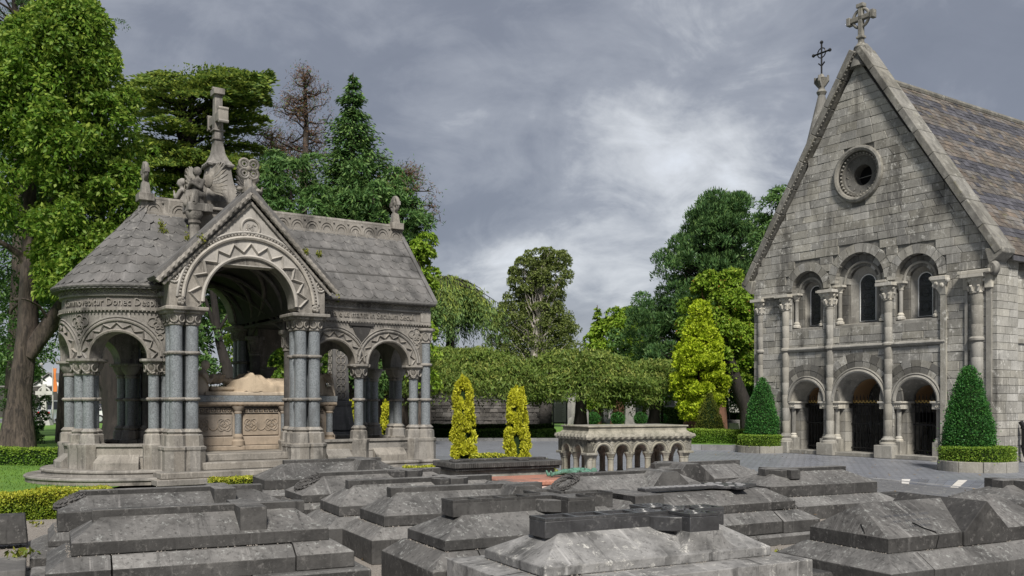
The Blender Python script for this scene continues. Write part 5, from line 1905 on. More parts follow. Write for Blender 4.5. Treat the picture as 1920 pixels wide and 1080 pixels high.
def tomb(label, px, py, z1, L, W, eave, z2, hl, hr, rw, tiers, cross=None, mat='tomb', group=None, cmat=None, wreath=None, name='stone_tomb', rot=None, ridge=True, corner=None):
    p = corner if corner is not None else P(px, py, z1)
    rz = GT if rot is None else rot
    T = thing(name, label, 'tomb', (p.x, p.y, -0.10), rz, group)
    Z = 0.10                      # local z offset so that heights stay absolute
    z0 = z1 - eave
    mb = MB()
    mb.loft([[(0, 0, z0 + Z), (L, 0, z0 + Z), (L, W, z0 + Z), (0, W, z0 + Z)], [(0, 0, z1 + Z), (L, 0, z1 + Z), (L, W, z1 + Z), (0, W, z1 + Z)],
             [(hl, W / 2 - rw, z2 + Z), (L - hr, W / 2 - rw, z2 + Z), (L - hr, W / 2 + rw, z2 + Z), (hl, W / 2 + rw, z2 + Z)]])
    weather_and_light_tops(mb.obj('lid', mat, T, smooth=0, bevel=0.008), mat)
    zt = z0
    for ti, (ein, eout, zm, zb) in enumerate(tiers):
        zt2 = zt - 0.002
        cuts = [-eout, L * 0.14, L * 0.84, L + eout]
        if ti % 2:
            cuts = [-eout, L * 0.30, L * 0.66, L + eout]
        for k, (xa, xb) in enumerate(zip(cuts, cuts[1:])):
            ga = 0.005 if k else 0
            gb = 0.005 if k < 2 else 0
            ia = (eout - ein) if k == 0 else 0
            ib = (eout - ein) if k == 2 else 0
            m = MB()
            m.loft([[(xa + ga, -eout, zb + Z), (xb - gb, -eout, zb + Z), (xb - gb, W + eout, zb + Z), (xa + ga, W + eout, zb + Z)],
                    [(xa + ga, -eout, zm + Z), (xb - gb, -eout, zm + Z), (xb - gb, W + eout, zm + Z), (xa + ga, W + eout, zm + Z)],
                    [(xa + ga + ia, -ein, zt2 + Z), (xb - gb - ib, -ein, zt2 + Z), (xb - gb - ib, W + ein, zt2 + Z), (xa + ga + ia, W + ein, zt2 + Z)]])
            weather_and_light_tops(m.obj('plinth_block', mat, T, smooth=0, bevel=0.008), mat)
        zt = zb
    grit(T, L, W, z0 + Z, tiers[0][0])
    jr = random.Random(int(p.x * 1000))
    for ch in T.children:          # old masonry never sits quite true
        if ch.name.startswith('plinth_block'):
            ch.rotation_euler = (jr.uniform(-0.004, 0.004), jr.uniform(-0.003, 0.003), jr.uniform(-0.006, 0.006))
            ch.location = (0, 0, jr.uniform(-0.006, 0.0))
    T.rotation_euler = (jr.uniform(-0.008, 0.008), jr.uniform(-0.006, 0.006), rz + jr.uniform(-0.02, 0.02))
    cm = cmat or mat
    if cross:
        k = cross
        c = MB()
        cw, zc = k['w'] / 2, k['z'] + Z
        yb = W / 2
        zl = z2 - 0.06 + Z
        xa, xb = k['x0'], k['x1']
        cx, al, aw = k['cx'], k['al'], k['aw'] / 2
        fl = k.get('flare', 0)
        ea = k.get('end', 0.0)
        c.box(xa, xb, yb - cw, yb + cw, zl if not k.get('deep') else zc - 0.135, zc)
        if not k.get('noarm'):
            zb_ = z1 + Z - 0.02
            drop = k.get('drop', zb_)
            if fl:
                c.loft([[(cx - aw - fl, yb - al - ea, drop), (cx + aw + fl, yb - al - ea, drop), (cx + aw + fl, yb + al + ea, drop), (cx - aw - fl, yb + al + ea, drop)],
                        [(cx - aw, yb - al, zc - 0.003), (cx + aw, yb - al, zc - 0.003), (cx + aw, yb + al, zc - 0.003), (cx - aw, yb + al, zc - 0.003)]])
            else:
                c.box(cx - aw, cx + aw, yb - al, yb + al, drop, zc - 0.003)
        if k.get('ring'):
            ro = k['ring']
            n = 28
            rings = []
            for j in range(n):
                t = 2 * PI * j / n
                rings.append([(cx + r * math.cos(t), yb + r * math.sin(t), z) for r, z in ((ro - 0.055, zc - 0.13), (ro + 0.055, zc - 0.13), (ro + 0.055, zc - 0.012), (ro - 0.055, zc - 0.012))])
            rings.append(rings[0])
            c.loft(rings, cap=False)
        weather_and_light_tops(c.obj('cross', cm, T, smooth=0.4, bevel=0.007), cm)
        if k.get('panels'):
            f = MB()
            h = 0.022
            e = 0.03
            for y in (yb - cw, yb + cw - e):
                f.box(xa, cx - aw, y, y + e, zc, zc + h)
                f.box(cx + aw, xb, y, y + e, zc, zc + h)
            for x in (cx - aw, cx + aw - e):
                f.box(x, x + e, yb - al, yb - cw, zc, zc + h)
                f.box(x, x + e, yb + cw, yb + al, zc, zc + h)
            for x in [xa, xb - e] + [xa + (cx - aw - xa) * q / 4 for q in (1, 2, 3)]:
                f.box(x, x + e * 1.3, yb - cw + e, yb + cw - e, zc, zc + h)
            for y in (yb - al, yb + al - e):
                f.box(cx - aw + e, cx + aw - e, y, y + e, zc, zc + h)
            for q in k.get('knots', ()):
                for r in (0.085, 0.045):
                    f.tube([(cx + q[0] + r * math.cos(t), yb + q[1] + r * math.sin(t), zc + 0.012) for t in lin(0, 2 * PI, 16)[:-1]], 0.016, 6, closed=True)
            f.obj('cross_relief', cm, T, smooth=0.5)
    if wreath:
        wx, wy, wz, wr, tilt = wreath
        w = MB()
        n = 44
        for j in range(n):
            t = 2 * PI * j / n
            for q in range(3):
                a = q * 2.1 + j * 0.9
                w.tube([((wr + 0.035 * math.cos(a)) * math.cos(t - 0.10), (wr + 0.035 * math.cos(a)) * math.sin(t - 0.10), 0.03 * math.sin(a)),
                        ((wr + 0.045 * math.cos(a)) * math.cos(t + 0.10), (wr + 0.045 * math.cos(a)) * math.sin(t + 0.10), 0.038 * math.sin(a))], [0.02, 0.009], 5)
        w.tube([(wr * math.cos(t), wr * math.sin(t), 0) for t in lin(0, 2 * PI, 24)[:-1]], 0.036, 8, closed=True)
        o = w.obj('wreath', 'wreath', T, smooth=0.6)
        o.scale = (1, 1, 1)
        o.matrix_local = Matrix.Translation((wx, wy, wz + Z)) @ Matrix.Rotation(tilt, 4, 'Y')
    return T


MAT['wreath'] = stone('dark_carved_stone', (0.10, 0.096, 0.093), (0.05, 0.048, 0.047), (0.015, 0.015, 0.015), 5, 0.5, 0.3, (0.3, 0.29, 0.28), 14, 0.5, 0.7, 0.1, 40, 0.5, streak=1)
T2 = [(0.04, 0.20, 0.155, -0.10)]
T3 = [(0.04, 0.20, 0.165, 0.02), (0.30, 0.33, 0.0, -0.10)]
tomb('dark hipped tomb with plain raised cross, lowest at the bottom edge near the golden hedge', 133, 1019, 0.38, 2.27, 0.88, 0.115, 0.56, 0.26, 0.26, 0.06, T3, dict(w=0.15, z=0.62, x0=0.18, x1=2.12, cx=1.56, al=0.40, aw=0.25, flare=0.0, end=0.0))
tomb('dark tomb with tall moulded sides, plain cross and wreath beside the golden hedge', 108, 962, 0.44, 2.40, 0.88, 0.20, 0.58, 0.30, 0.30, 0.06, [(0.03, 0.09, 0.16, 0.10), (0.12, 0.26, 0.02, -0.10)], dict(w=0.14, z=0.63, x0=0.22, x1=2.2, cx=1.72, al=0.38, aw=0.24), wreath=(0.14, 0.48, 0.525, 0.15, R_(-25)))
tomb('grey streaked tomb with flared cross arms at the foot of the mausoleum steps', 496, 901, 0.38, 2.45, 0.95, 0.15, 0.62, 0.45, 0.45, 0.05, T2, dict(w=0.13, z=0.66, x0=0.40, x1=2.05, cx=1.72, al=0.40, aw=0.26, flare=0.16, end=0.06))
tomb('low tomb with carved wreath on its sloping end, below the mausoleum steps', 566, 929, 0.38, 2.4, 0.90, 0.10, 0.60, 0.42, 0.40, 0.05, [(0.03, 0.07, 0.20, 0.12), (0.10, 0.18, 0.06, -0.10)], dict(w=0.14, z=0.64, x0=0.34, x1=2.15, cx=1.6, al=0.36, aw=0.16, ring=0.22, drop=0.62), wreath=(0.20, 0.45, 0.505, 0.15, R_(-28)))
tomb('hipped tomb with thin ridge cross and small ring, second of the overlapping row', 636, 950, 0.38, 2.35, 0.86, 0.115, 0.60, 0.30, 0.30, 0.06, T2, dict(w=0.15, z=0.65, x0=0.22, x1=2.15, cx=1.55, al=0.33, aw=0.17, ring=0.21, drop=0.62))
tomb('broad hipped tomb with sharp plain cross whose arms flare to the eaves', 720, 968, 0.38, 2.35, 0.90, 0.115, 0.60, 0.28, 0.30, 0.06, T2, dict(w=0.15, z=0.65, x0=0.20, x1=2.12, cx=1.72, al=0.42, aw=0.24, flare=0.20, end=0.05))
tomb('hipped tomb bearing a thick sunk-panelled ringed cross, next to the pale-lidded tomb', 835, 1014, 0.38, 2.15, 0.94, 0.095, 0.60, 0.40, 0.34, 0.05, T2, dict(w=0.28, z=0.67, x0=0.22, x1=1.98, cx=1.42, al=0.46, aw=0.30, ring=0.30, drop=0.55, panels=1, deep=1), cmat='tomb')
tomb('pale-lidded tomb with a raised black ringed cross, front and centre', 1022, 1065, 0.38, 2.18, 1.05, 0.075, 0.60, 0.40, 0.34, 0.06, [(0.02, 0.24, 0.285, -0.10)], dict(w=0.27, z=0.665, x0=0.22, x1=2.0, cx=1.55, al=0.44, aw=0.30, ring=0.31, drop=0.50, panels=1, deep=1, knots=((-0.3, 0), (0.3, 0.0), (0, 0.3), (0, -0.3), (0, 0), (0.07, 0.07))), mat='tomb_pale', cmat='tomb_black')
PALE = [o for o in COL.objects if o.get('label', '').startswith('pale-lidded')][0]
pr_ = MB()
rg_ = []
for t_ in lin(0, 1, 7):
    k_ = (1 - t_) ** 2.2
    hw_, hl_ = 0.165 + 0.20 * k_, 0.455 + 0.06 * k_
    z_ = 0.10 + 0.36 + 0.18 * t_
    rg_.append([(1.55 - hw_, 0.525 - hl_, z_), (1.55 + hw_, 0.525 - hl_, z_), (1.55 + hw_, 0.525 + hl_, z_), (1.55 - hw_, 0.525 + hl_, z_)])
pr_.loft(rg_).obj('flared_pier', 'tomb_pale', PALE, smooth=0.5)
p9 = P(1080, 893, 0.60) - TL * 0.45 - TR * 0.32
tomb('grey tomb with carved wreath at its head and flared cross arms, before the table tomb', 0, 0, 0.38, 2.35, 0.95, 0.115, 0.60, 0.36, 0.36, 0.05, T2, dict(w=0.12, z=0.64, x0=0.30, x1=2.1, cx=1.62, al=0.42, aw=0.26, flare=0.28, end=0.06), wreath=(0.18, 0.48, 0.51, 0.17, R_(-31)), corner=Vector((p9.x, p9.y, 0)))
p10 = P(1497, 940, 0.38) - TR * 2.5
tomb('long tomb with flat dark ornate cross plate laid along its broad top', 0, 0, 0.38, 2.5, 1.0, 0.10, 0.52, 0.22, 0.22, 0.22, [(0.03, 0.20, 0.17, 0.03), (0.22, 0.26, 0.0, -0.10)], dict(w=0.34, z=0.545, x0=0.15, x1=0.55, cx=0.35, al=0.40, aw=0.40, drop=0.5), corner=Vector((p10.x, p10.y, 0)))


def plate():
    o = thing('cross_plate', 'flat dark interlaced cross plate with pale edges lying on the long tomb', 'grave cross', (p10.x, p10.y, 0), GT)
    m = MB()
    z = 0.545
    m.box(0.5, 2.2, 0.42, 0.58, z, z + 0.035)
    m.box(1.66, 1.86, 0.16, 0.84, z, z + 0.034)
    n = 24
    rings = [[(1.76 + r * math.cos(2 * PI * j / n), 0.5 + r * math.sin(2 * PI * j / n), zz) for r, zz in ((0.16, z), (0.26, z), (0.26, z + 0.032), (0.16, z + 0.032))] for j in range(n)]
    m.loft(rings + [rings[0]], cap=False)
    m.obj('plate', 'tomb_black', o, smooth=0.4, bevel=0.005)
    k = MB()
    for i in range(12):
        x = 0.56 + i * 0.095
        k.tube([(x + 0.04 * math.cos(t), 0.5 + 0.055 * math.sin(t), z + 0.038) for t in lin(0, 2 * PI, 12)[:-1]], 0.011, 5, closed=True)
    for i in range(10):
        t = 2 * PI * i / 10
        k.tube([(1.76 + 0.21 * math.cos(t) + 0.035 * math.cos(q), 0.5 + 0.21 * math.sin(t) + 0.035 * math.sin(q), z + 0.036) for q in lin(0, 2 * PI, 10)[:-1]], 0.01, 5, closed=True)
    k.obj('interlace', 'kerb', o)


plate()
p11 = P(1384, 864, 0.62) - TR * 2.0 - TL * 0.48
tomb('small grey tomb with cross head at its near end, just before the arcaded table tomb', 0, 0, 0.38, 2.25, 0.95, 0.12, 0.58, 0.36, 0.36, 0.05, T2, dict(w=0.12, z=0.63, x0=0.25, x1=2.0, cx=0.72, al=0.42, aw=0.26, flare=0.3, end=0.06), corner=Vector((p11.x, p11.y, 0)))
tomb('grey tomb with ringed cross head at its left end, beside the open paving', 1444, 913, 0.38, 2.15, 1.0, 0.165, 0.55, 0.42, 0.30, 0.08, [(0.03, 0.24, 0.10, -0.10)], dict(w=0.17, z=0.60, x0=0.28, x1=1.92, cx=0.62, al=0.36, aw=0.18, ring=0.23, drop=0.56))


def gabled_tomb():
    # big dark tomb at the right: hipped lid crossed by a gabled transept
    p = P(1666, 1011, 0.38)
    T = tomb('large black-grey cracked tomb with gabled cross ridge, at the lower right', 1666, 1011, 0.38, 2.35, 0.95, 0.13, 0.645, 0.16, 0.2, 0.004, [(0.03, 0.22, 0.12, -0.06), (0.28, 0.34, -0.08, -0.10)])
    Z = 0.10
    m = MB()
    x0, x1, xm = 0.98, 1.62, 1.30
    m.loft([[(x0, -0.03, 0.25 + Z), (x1, -0.03, 0.25 + Z), (x1, -0.03, 0.385 + Z), (xm, -0.03, 0.66 + Z), (x0, -0.03, 0.385 + Z)],
            [(x0, 0.98, 0.25 + Z), (x1, 0.98, 0.25 + Z), (x1, 0.98, 0.385 + Z), (xm, 0.98, 0.66 + Z), (x0, 0.98, 0.385 + Z)]])
    m.obj('transept', 'tomb', T, smooth=0, bevel=0.008)
    wi = MB()             # worn, unreadable lines of cut lettering on the front slope
    sl_ = math.atan2(0.265, 0.475)
    for row, (a_, b_) in enumerate(((0.26, 0.80), (0.22, 0.86), (0.30, 0.78), (0.40, 0.70))):
        yy = 0.34 - row * 0.075
        x_ = a_
        while x_ < b_:
            if random.random() < 0.8:
                zz = 0.38 + Z + 0.265 * yy / 0.475
                w_ = random.uniform(0.008, 0.02)
                dy = 0.026
                wi.add([(x_, yy, zz + 0.0015), (x_ + w_, yy, zz + 0.0015), (x_ + w_, yy + dy, zz + 0.265 * dy / 0.475 + 0.0015), (x_, yy + dy, zz + 0.265 * dy / 0.475 + 0.0015)], [(0, 1, 2, 3)])
            x_ += random.uniform(0.022, 0.034)
    stuff(wi.obj('worn_inscription', 'tomb_black', T, smooth=0))
    cr = MB()
    pts = [(0.62, -0.003, 0.26), (0.66, 0.0, 0.36), (0.64, 0.02, 0.40), (0.55, 0.09, 0.44), (0.5, 0.16, 0.48)]
    cr.tube([(x, y, z + Z) for x, y, z in pts], 0.006, 4)
    cr.tube([(0.0, 0.25, 0.36 + Z), (0.02, 0.3, 0.42 + Z), (0.05, 0.36, 0.47 + Z)], 0.005, 4)
    cr.obj('crack', 'black', T)


gabled_tomb()
p14 = P(1906, 944, 0.40)
tomb('dark tomb with raised cross head cut off by the right edge', 0, 0, 0.40, 2.2, 0.95, 0.12, 0.58, 0.4, 0.4, 0.05, T2, dict(w=0.16, z=0.63, x0=0.3, x1=1.9, cx=0.6, al=0.33, aw=0.2, drop=0.55), corner=Vector((p14.x, p14.y, 0)))
q = P(1640, 922, 0.2)
m = MB().box(0, 1.0, 0, 0.35, 0, 0.27)
tag(m.obj('stone_slab', 'tomb', None, (q.x - 0.25, q.y - 0.35, -0.1), GT, bevel=0.01), 'low dark slab peeping out behind the gabled tomb', 'slab')
q = P(1470, 1074, 0.12)
m = MB().frustum(0, 0.62, 0, 0.7, 0, 0.06, 0.56, 0.06, 0.64, 0.20)
tag(m.obj('kerb_stone_block', 'tomb', None, (q.x, q.y - 0.15, -0.1), GT, bevel=0.01), 'dark stone corner showing at the bottom edge between two tombs', 'slab')
# slabs cut by the left edge
q = P(48, 1072, 0.02)
m = MB().box(-2.2, 0, 0, 0.9, 0, 0.14)
tag(m.obj('grave_slab', 'slab', None, (q.x, q.y, -0.1), GT, bevel=0.012), 'flat greenish grave slab at the lower left edge', 'slab')
q = P(44, 1005, 0.06)
m = MB().frustum(-1.2, 0, 0, 0.35, 0, -1.2, -0.03, 0.03, 0.32, 0.33)
tag(m.obj('headstone_block', 'tomb', None, (q.x, q.y + 0.1, -0.04), GT, bevel=0.012), 'upright grey stone block standing on the flat slab at the left edge', 'headstone')
n = 40
pw = P(40, 1040, 0.06)
tag(leaves('weed', np.array([pw.x, pw.y, 0.08]) + rng.normal(size=(n, 3)) * [0.07, 0.07, 0.02], rng.normal(size=(n, 3)) + [0, 0, 0.6], 0.07, 0.035, 'weed'), 'small green weed sprouting from the flat grave slab', 'weed')


def joint_weeds():
    for (px, py, z, lab) in ((640, 1008, -0.08, 'small green weed at the corner of the tomb left of centre'), (1450, 1040, -0.08, 'small green weed in the gravel right of the pale tomb'), (705, 1045, -0.08, 'small green weed between two overlapping tomb plinths'), (66, 985, -0.08, 'small green weed in the gravel by the golden hedge')):
        q_ = P(px, py, z)
        n_ = 26
        tag(leaves('weed', np.array([q_.x, q_.y, z + 0.03]) + rng.normal(size=(n_, 3)) * [0.05, 0.05, 0.015], rng.normal(size=(n_, 3)) + [0, 0, 0.6], 0.055, 0.028, 'weed'), lab, 'weed')


joint_weeds()


# fluted chest tomb
def chest_tomb():
    p = P(853, 869, 0.62)
    T = thing('chest_tomb', 'dark chest tomb with fluted slab edge in front of the golden yews', 'tomb', (p.x, p.y, -0.1), GT)
    L, W = 2.0, 0.95
    MB().box(0.10, L - 0.10, 0.10, W - 0.10, 0.0, 0.58).obj('chest', 'dressed', T, bevel=0.01)
    MB().box(0.0, L, 0.0, W, 0.0, 0.22).obj('plinth', 'tomb', T, bevel=0.015)
    MB().box(0.03, L - 0.03, 0.03, W - 0.03, 0.58, 0.63).obj('slab_moulding', 'tomb', T, bevel=0.015)
    MB().box(0.0, L, 0.0, W, 0.63, 0.72).obj('slab', 'tomb', T, bevel=0.012)
    f = MB()
    for k in range(52):
        x = 0.04 + k * (L - 0.08) / 52
        if k % 13 > 10:
            continue
        f.tube([(x, -0.004, 0.64), (x, -0.004, 0.71)], 0.013, 5)
    for k in range(22):
        y = 0.04 + k * (W - 0.08) / 22
        f.tube([(-0.004, y, 0.64), (-0.004, y, 0.71)], 0.013, 5)
    stuff(f.obj('flutes', 'tomb', T))
    c = MB().box(0.35, L - 0.1, W / 2 - 0.08, W / 2 + 0.08, 0.72, 0.755)
    c.box(1.25, 1.45, 0.18, W - 0.18, 0.72, 0.754)
    c.obj('cross', 'tomb', T, bevel=0.008)
    v = MB()
    for k in range(9):
        v.sphere((0.12 + 0.06 * k + 0.02 * math.sin(k * 3), 0.25 + 0.25 * abs(math.sin(k * 1.7)), 0.735), 0.07, 0.05, 0.03, n=7, m=5)
    v.obj('carved_foliage', 'tomb', T)


chest_tomb()


# pink granite slab with a bronze figure
def pink():
    p = P(962, 903, 0.40)
    T = thing('pink_granite_tomb', 'low pink granite tomb with pale polished face behind the dark tombs', 'tomb', (p.x, p.y, -0.1), GT)
    L, W = 2.3, 1.0
    MB().frustum(-0.05, L + 0.05, -0.25, W + 0.05, 0, 0.0, L, 0.0, W, 0.42).obj('body', 'pink_pale', T, bevel=0.012)
    MB().box(-0.04, L + 0.04, -0.03, W + 0.04, 0.42, 0.50).obj('slab', 'pink', T, bevel=0.02)
    parts = [('e', (-0.72, 0, 0.12), (0.11, 0.085, 0.10)), ('c', (-0.62, 0, 0.1), (-0.5, 0, 0.10), 0.05, 0.06), ('e', (-0.42, 0, 0.11), (0.2, 0.2, 0.10)), ('c', (-0.35, 0, 0.11), (0.05, 0, 0.12), 0.12, 0.12),
             ('c', (-0.45, -0.2, 0.1), (-0.2, -0.26, 0.09), 0.055, 0.05), ('c', (-0.2, -0.26, 0.09), (-0.05, -0.06, 0.2), 0.045, 0.035), ('c', (-0.45, 0.2, 0.1), (-0.2, 0.26, 0.09), 0.055, 0.05), ('c', (-0.2, 0.26, 0.09), (-0.05, 0.06, 0.2), 0.045, 0.035),
             ('c', (0.05, 0.09, 0.11), (0.45, 0.12, 0.16), 0.10, 0.07), ('c', (0.45, 0.12, 0.16), (0.88, 0.10, 0.07), 0.065, 0.045), ('c', (0.05, -0.09, 0.11), (0.45, -0.1, 0.10), 0.10, 0.07), ('c', (0.45, -0.1, 0.10), (0.88, -0.1, 0.06), 0.065, 0.045),
             ('c', (0.88, 0.1, 0.06), (0.92, 0.12, 0.16), 0.045, 0.03), ('c', (0.88, -0.1, 0.06), (0.92, -0.12, 0.16), 0.045, 0.03)]
    c = p + TR * 1.35 + TL * 0.45
    o = figure('bronze_figure', 'verdigris', parts, None, (c.x, c.y, 0.40), GT + PI, 0.018, 2)
    o.scale = (0.52, 0.6, 0.6)
    tag(o, 'green verdigris bronze recumbent figure lying on the pink granite tomb', 'statue')


pink()


# arcaded granite table tomb
def table_tomb():
    p = P(1101, 820, 0.90)
    T = thing('table_tomb', 'pale carved granite table tomb carried on small round arches and columns', 'tomb', (p.x, p.y, 0.0), R_(24))
    L, W = 2.55, 1.35
    MB().box(-0.05, L + 0.05, -0.05, W + 0.05, 0, 0.05).obj('plinth', 'pink', T, bevel=0.01)
    c = MB()
    c.loft([[(a * 1.0 + 0, b, z) for a, b in ((x0, y0), (x1, y0), (x1, y1), (x0, y1))] for x0, x1, y0, y1, z in
            ((0.02, L - 0.02, 0.02, W - 0.02, 0.93), (0.02, L - 0.02, 0.02, W - 0.02, 0.96), (0.09, L - 0.09, 0.09, W - 0.09, 1.02), (0.09, L - 0.09, 0.09, W - 0.09, 1.09))])
    c.obj('top_slab', 'table', T, smooth=0, bevel=0.012)
    MB().box(0.06, L - 0.06, 0.06, W - 0.06, 1.09, 1.125).obj('top_slab', 'table', T, bevel=0.012)
    MB().rope([(0, 0, 0.90), (L, 0, 0.90), (L, W, 0.90), (0, W, 0.90)], 0.062, closed=True).obj('rope_moulding', 'table', T)
    MB().box(0.0, L, 0.0, W, 0.87, 0.93).obj('core_slab', 'table', T)
    nb = 5
    e = 0.16
    bw = (L - 2 * e) / nb
    r = bw * 0.33

    def side(mp, s0, s1, n, w):
        cs = [s0 + w * (k + 0.5) for k in range(n)]

        def bot(s):
            for q in cs:
                if abs(s - q) < r:
                    return 0.58 + math.sqrt(max(0, r * r - (s - q) ** 2))
            return 0.58
        ss = sorted(set([s0 - e + 0.02, s1 + e - 0.02] + [q + r * math.cos(a) for q in cs for a in lin(0.001, PI - 0.001, 14)]))
        MB().strip(ss, bot, lambda s: 0.87, mp, 0.02, 0.20).obj('arcade_wall', 'table', T, smooth=0.4)
        for q in cs:
            a = MB()
            a.tube([mp(q + (r + 0.035) * math.cos(t), 0.015, 0.58 + (r + 0.035) * math.sin(t)) for t in lin(0, PI, 14)], 0.026, 6)
            a.tube([mp(q + (r + 0.085) * math.cos(t), 0.02, 0.58 + (r + 0.085) * math.sin(t)) for t in lin(0.2, PI - 0.2, 14)], 0.014, 5)
            a.obj('archivolt', 'table', T)
        k = MB()
        for q in lin(s0, s1, n):
            for dx, dz, rr in ((-0.03, 0.8, 0.035), (0.03, 0.8, 0.035), (0, 0.74, 0.03)):
                k.tube([mp(q + dx + rr * math.cos(t), 0.018, dz + rr * math.sin(t)) for t in lin(0, 2 * PI, 10)[:-1]], 0.008, 4, closed=True)
        k.obj('interlace_carving', 'table', T)

    def col(x, y, s=1.0):
        c = MB().lathe([(0.062 * s, 0.10), (0.062 * s, 0.44)], n=14).obj('column', 'table', T, (x, y, 0))
        MB().lathe([(0.065 * s, 0.43), (0.075 * s, 0.445), (0.07 * s, 0.46), (0.10 * s, 0.53), (0.115 * s, 0.55), (0.115 * s, 0.58)], n=8, rot=PI / 8).obj('capital', 'table', c)
        MB().lathe([(0.10 * s, 0.05), (0.10 * s, 0.08), (0.075 * s, 0.11), (0.062 * s, 0.14)], n=14).obj('base', 'table', c)
    for f, yy in (((lambda s, d, z: (s, d, z)), 0.11), ((lambda s, d, z: (s, W - d, z)), W - 0.11)):
        side(f, e, L - e, nb, bw)
        for k in range(1, nb):
            col(e + bw * k, yy)
    we = (W - 2 * e) / 2
    for f, xx in (((lambda s, d, z: (d, s, z)), 0.11), ((lambda s, d, z: (L - d, s, z)), L - 0.11)):
        side(f, e, W - e, 2, we)
        col(xx, W / 2)
    for x in (0.11, L - 0.11):
        for y in (0.11, W - 0.11):
            for dx, dy in ((0, 0), (0.09, 0), (0, 0.09)):
                sx = 1 if x < 1 else -1
                sy = 1 if y < 0.6 else -1
                col(x + sx * dx, y + sy * dy, 0.9 if (dx or dy) else 1.05)
            MB().box(x - 0.13, x + 0.13, y - 0.13, y + 0.13, 0.53, 0.582).obj('corner_impost', 'table', T, bevel=0.01)


table_tomb()


# ================================================================== CLIPPED GREENERY
MAT['gold_hedge'] = leafmat('golden_privet', (0.13, 0.22, 0.02), (0.28, 0.34, 0.03), (0.55, 0.52, 0.06), 0.25)
MAT['green_hedge'] = leafmat('box_hedge', (0.091, 0.195, 0.019), (0.156, 0.273, 0.033), (0.286, 0.390, 0.052), 0.25)
MAT['dark_hedge'] = leafmat('dark_hedge', (0.030, 0.070, 0.012), (0.050, 0.100, 0.018), (0.070, 0.130, 0.020), 0.2)
MAT['gold_yew'] = leafmat('golden_yew', (0.38, 0.41, 0.02), (0.58, 0.58, 0.03), (0.78, 0.74, 0.10), 0.25)
MAT['yew'] = leafmat('clipped_yew', (0.027, 0.108, 0.027), (0.047, 0.176, 0.038), (0.081, 0.230, 0.041), 0.2)
MAT['yew_olive'] = leafmat('olive_yew', (0.060, 0.096, 0.014), (0.108, 0.132, 0.019), (0.168, 0.180, 0.024), 0.2)


def hedge(label, a, b, w, h, mat, n, leaf=0.05, z0=0.0, group=None, bend=0.02, name='hedge'):
    # a clipped hedge along the line a-b: dark twiggy core and a skin of small leaves
    a, b = Vector((a[0], a[1], 0)), Vector((b[0], b[1], 0))
    L = (b - a).length
    rz = math.atan2(b.y - a.y, b.x - a.x)
    T = thing(name, label, 'hedge', (a.x, a.y, z0), rz, group)
    MB().box(0.02, L - 0.02, -w / 2 + 0.035, w / 2 - 0.035, 0, h - 0.035).obj('branches', 'core', T)
    A = np.array([L * h, L * w, w * h, L * h, w * h])
    k = (A / A.sum() * n).astype(int)
    P_, D_ = [], []
    for i, m in enumerate(k):
        u, v = rng.uniform(0, 1, m), rng.uniform(0, 1, m)
        if i in (0, 3):
            p = np.stack([u * L, np.full(m, -w / 2 if i == 0 else w / 2), v * h], 1)
            d = np.array([0, -1 if i == 0 else 1, 0.3])
        elif i == 1:
            p = np.stack([u * L, (v - 0.5) * w, np.full(m, h)], 1)
            d = np.array([0, 0, 1.0])
        else:
            p = np.stack([np.full(m, 0.0 if i == 2 else L), (u - 0.5) * w, v * h], 1)
            d = np.array([-1.0 if i == 2 else 1.0, 0, 0.3])
        P_.append(p)
        D_.append(np.broadcast_to(d, (m, 3)))
    P_, D_ = np.concatenate(P_), np.concatenate(D_)
    m = len(P_)
    wv = np.sin(P_[:, 0] * 3.1 + a.x) * 0.5 + np.sin(P_[:, 0] * 7.3 + P_[:, 2] * 9) * 0.5
    P_ = P_ + D_ * (wv * bend + rng.normal(size=m) * 0.012)[:, None]
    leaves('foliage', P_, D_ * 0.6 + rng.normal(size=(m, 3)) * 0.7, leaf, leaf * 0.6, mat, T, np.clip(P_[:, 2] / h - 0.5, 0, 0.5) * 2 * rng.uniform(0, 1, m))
    return T


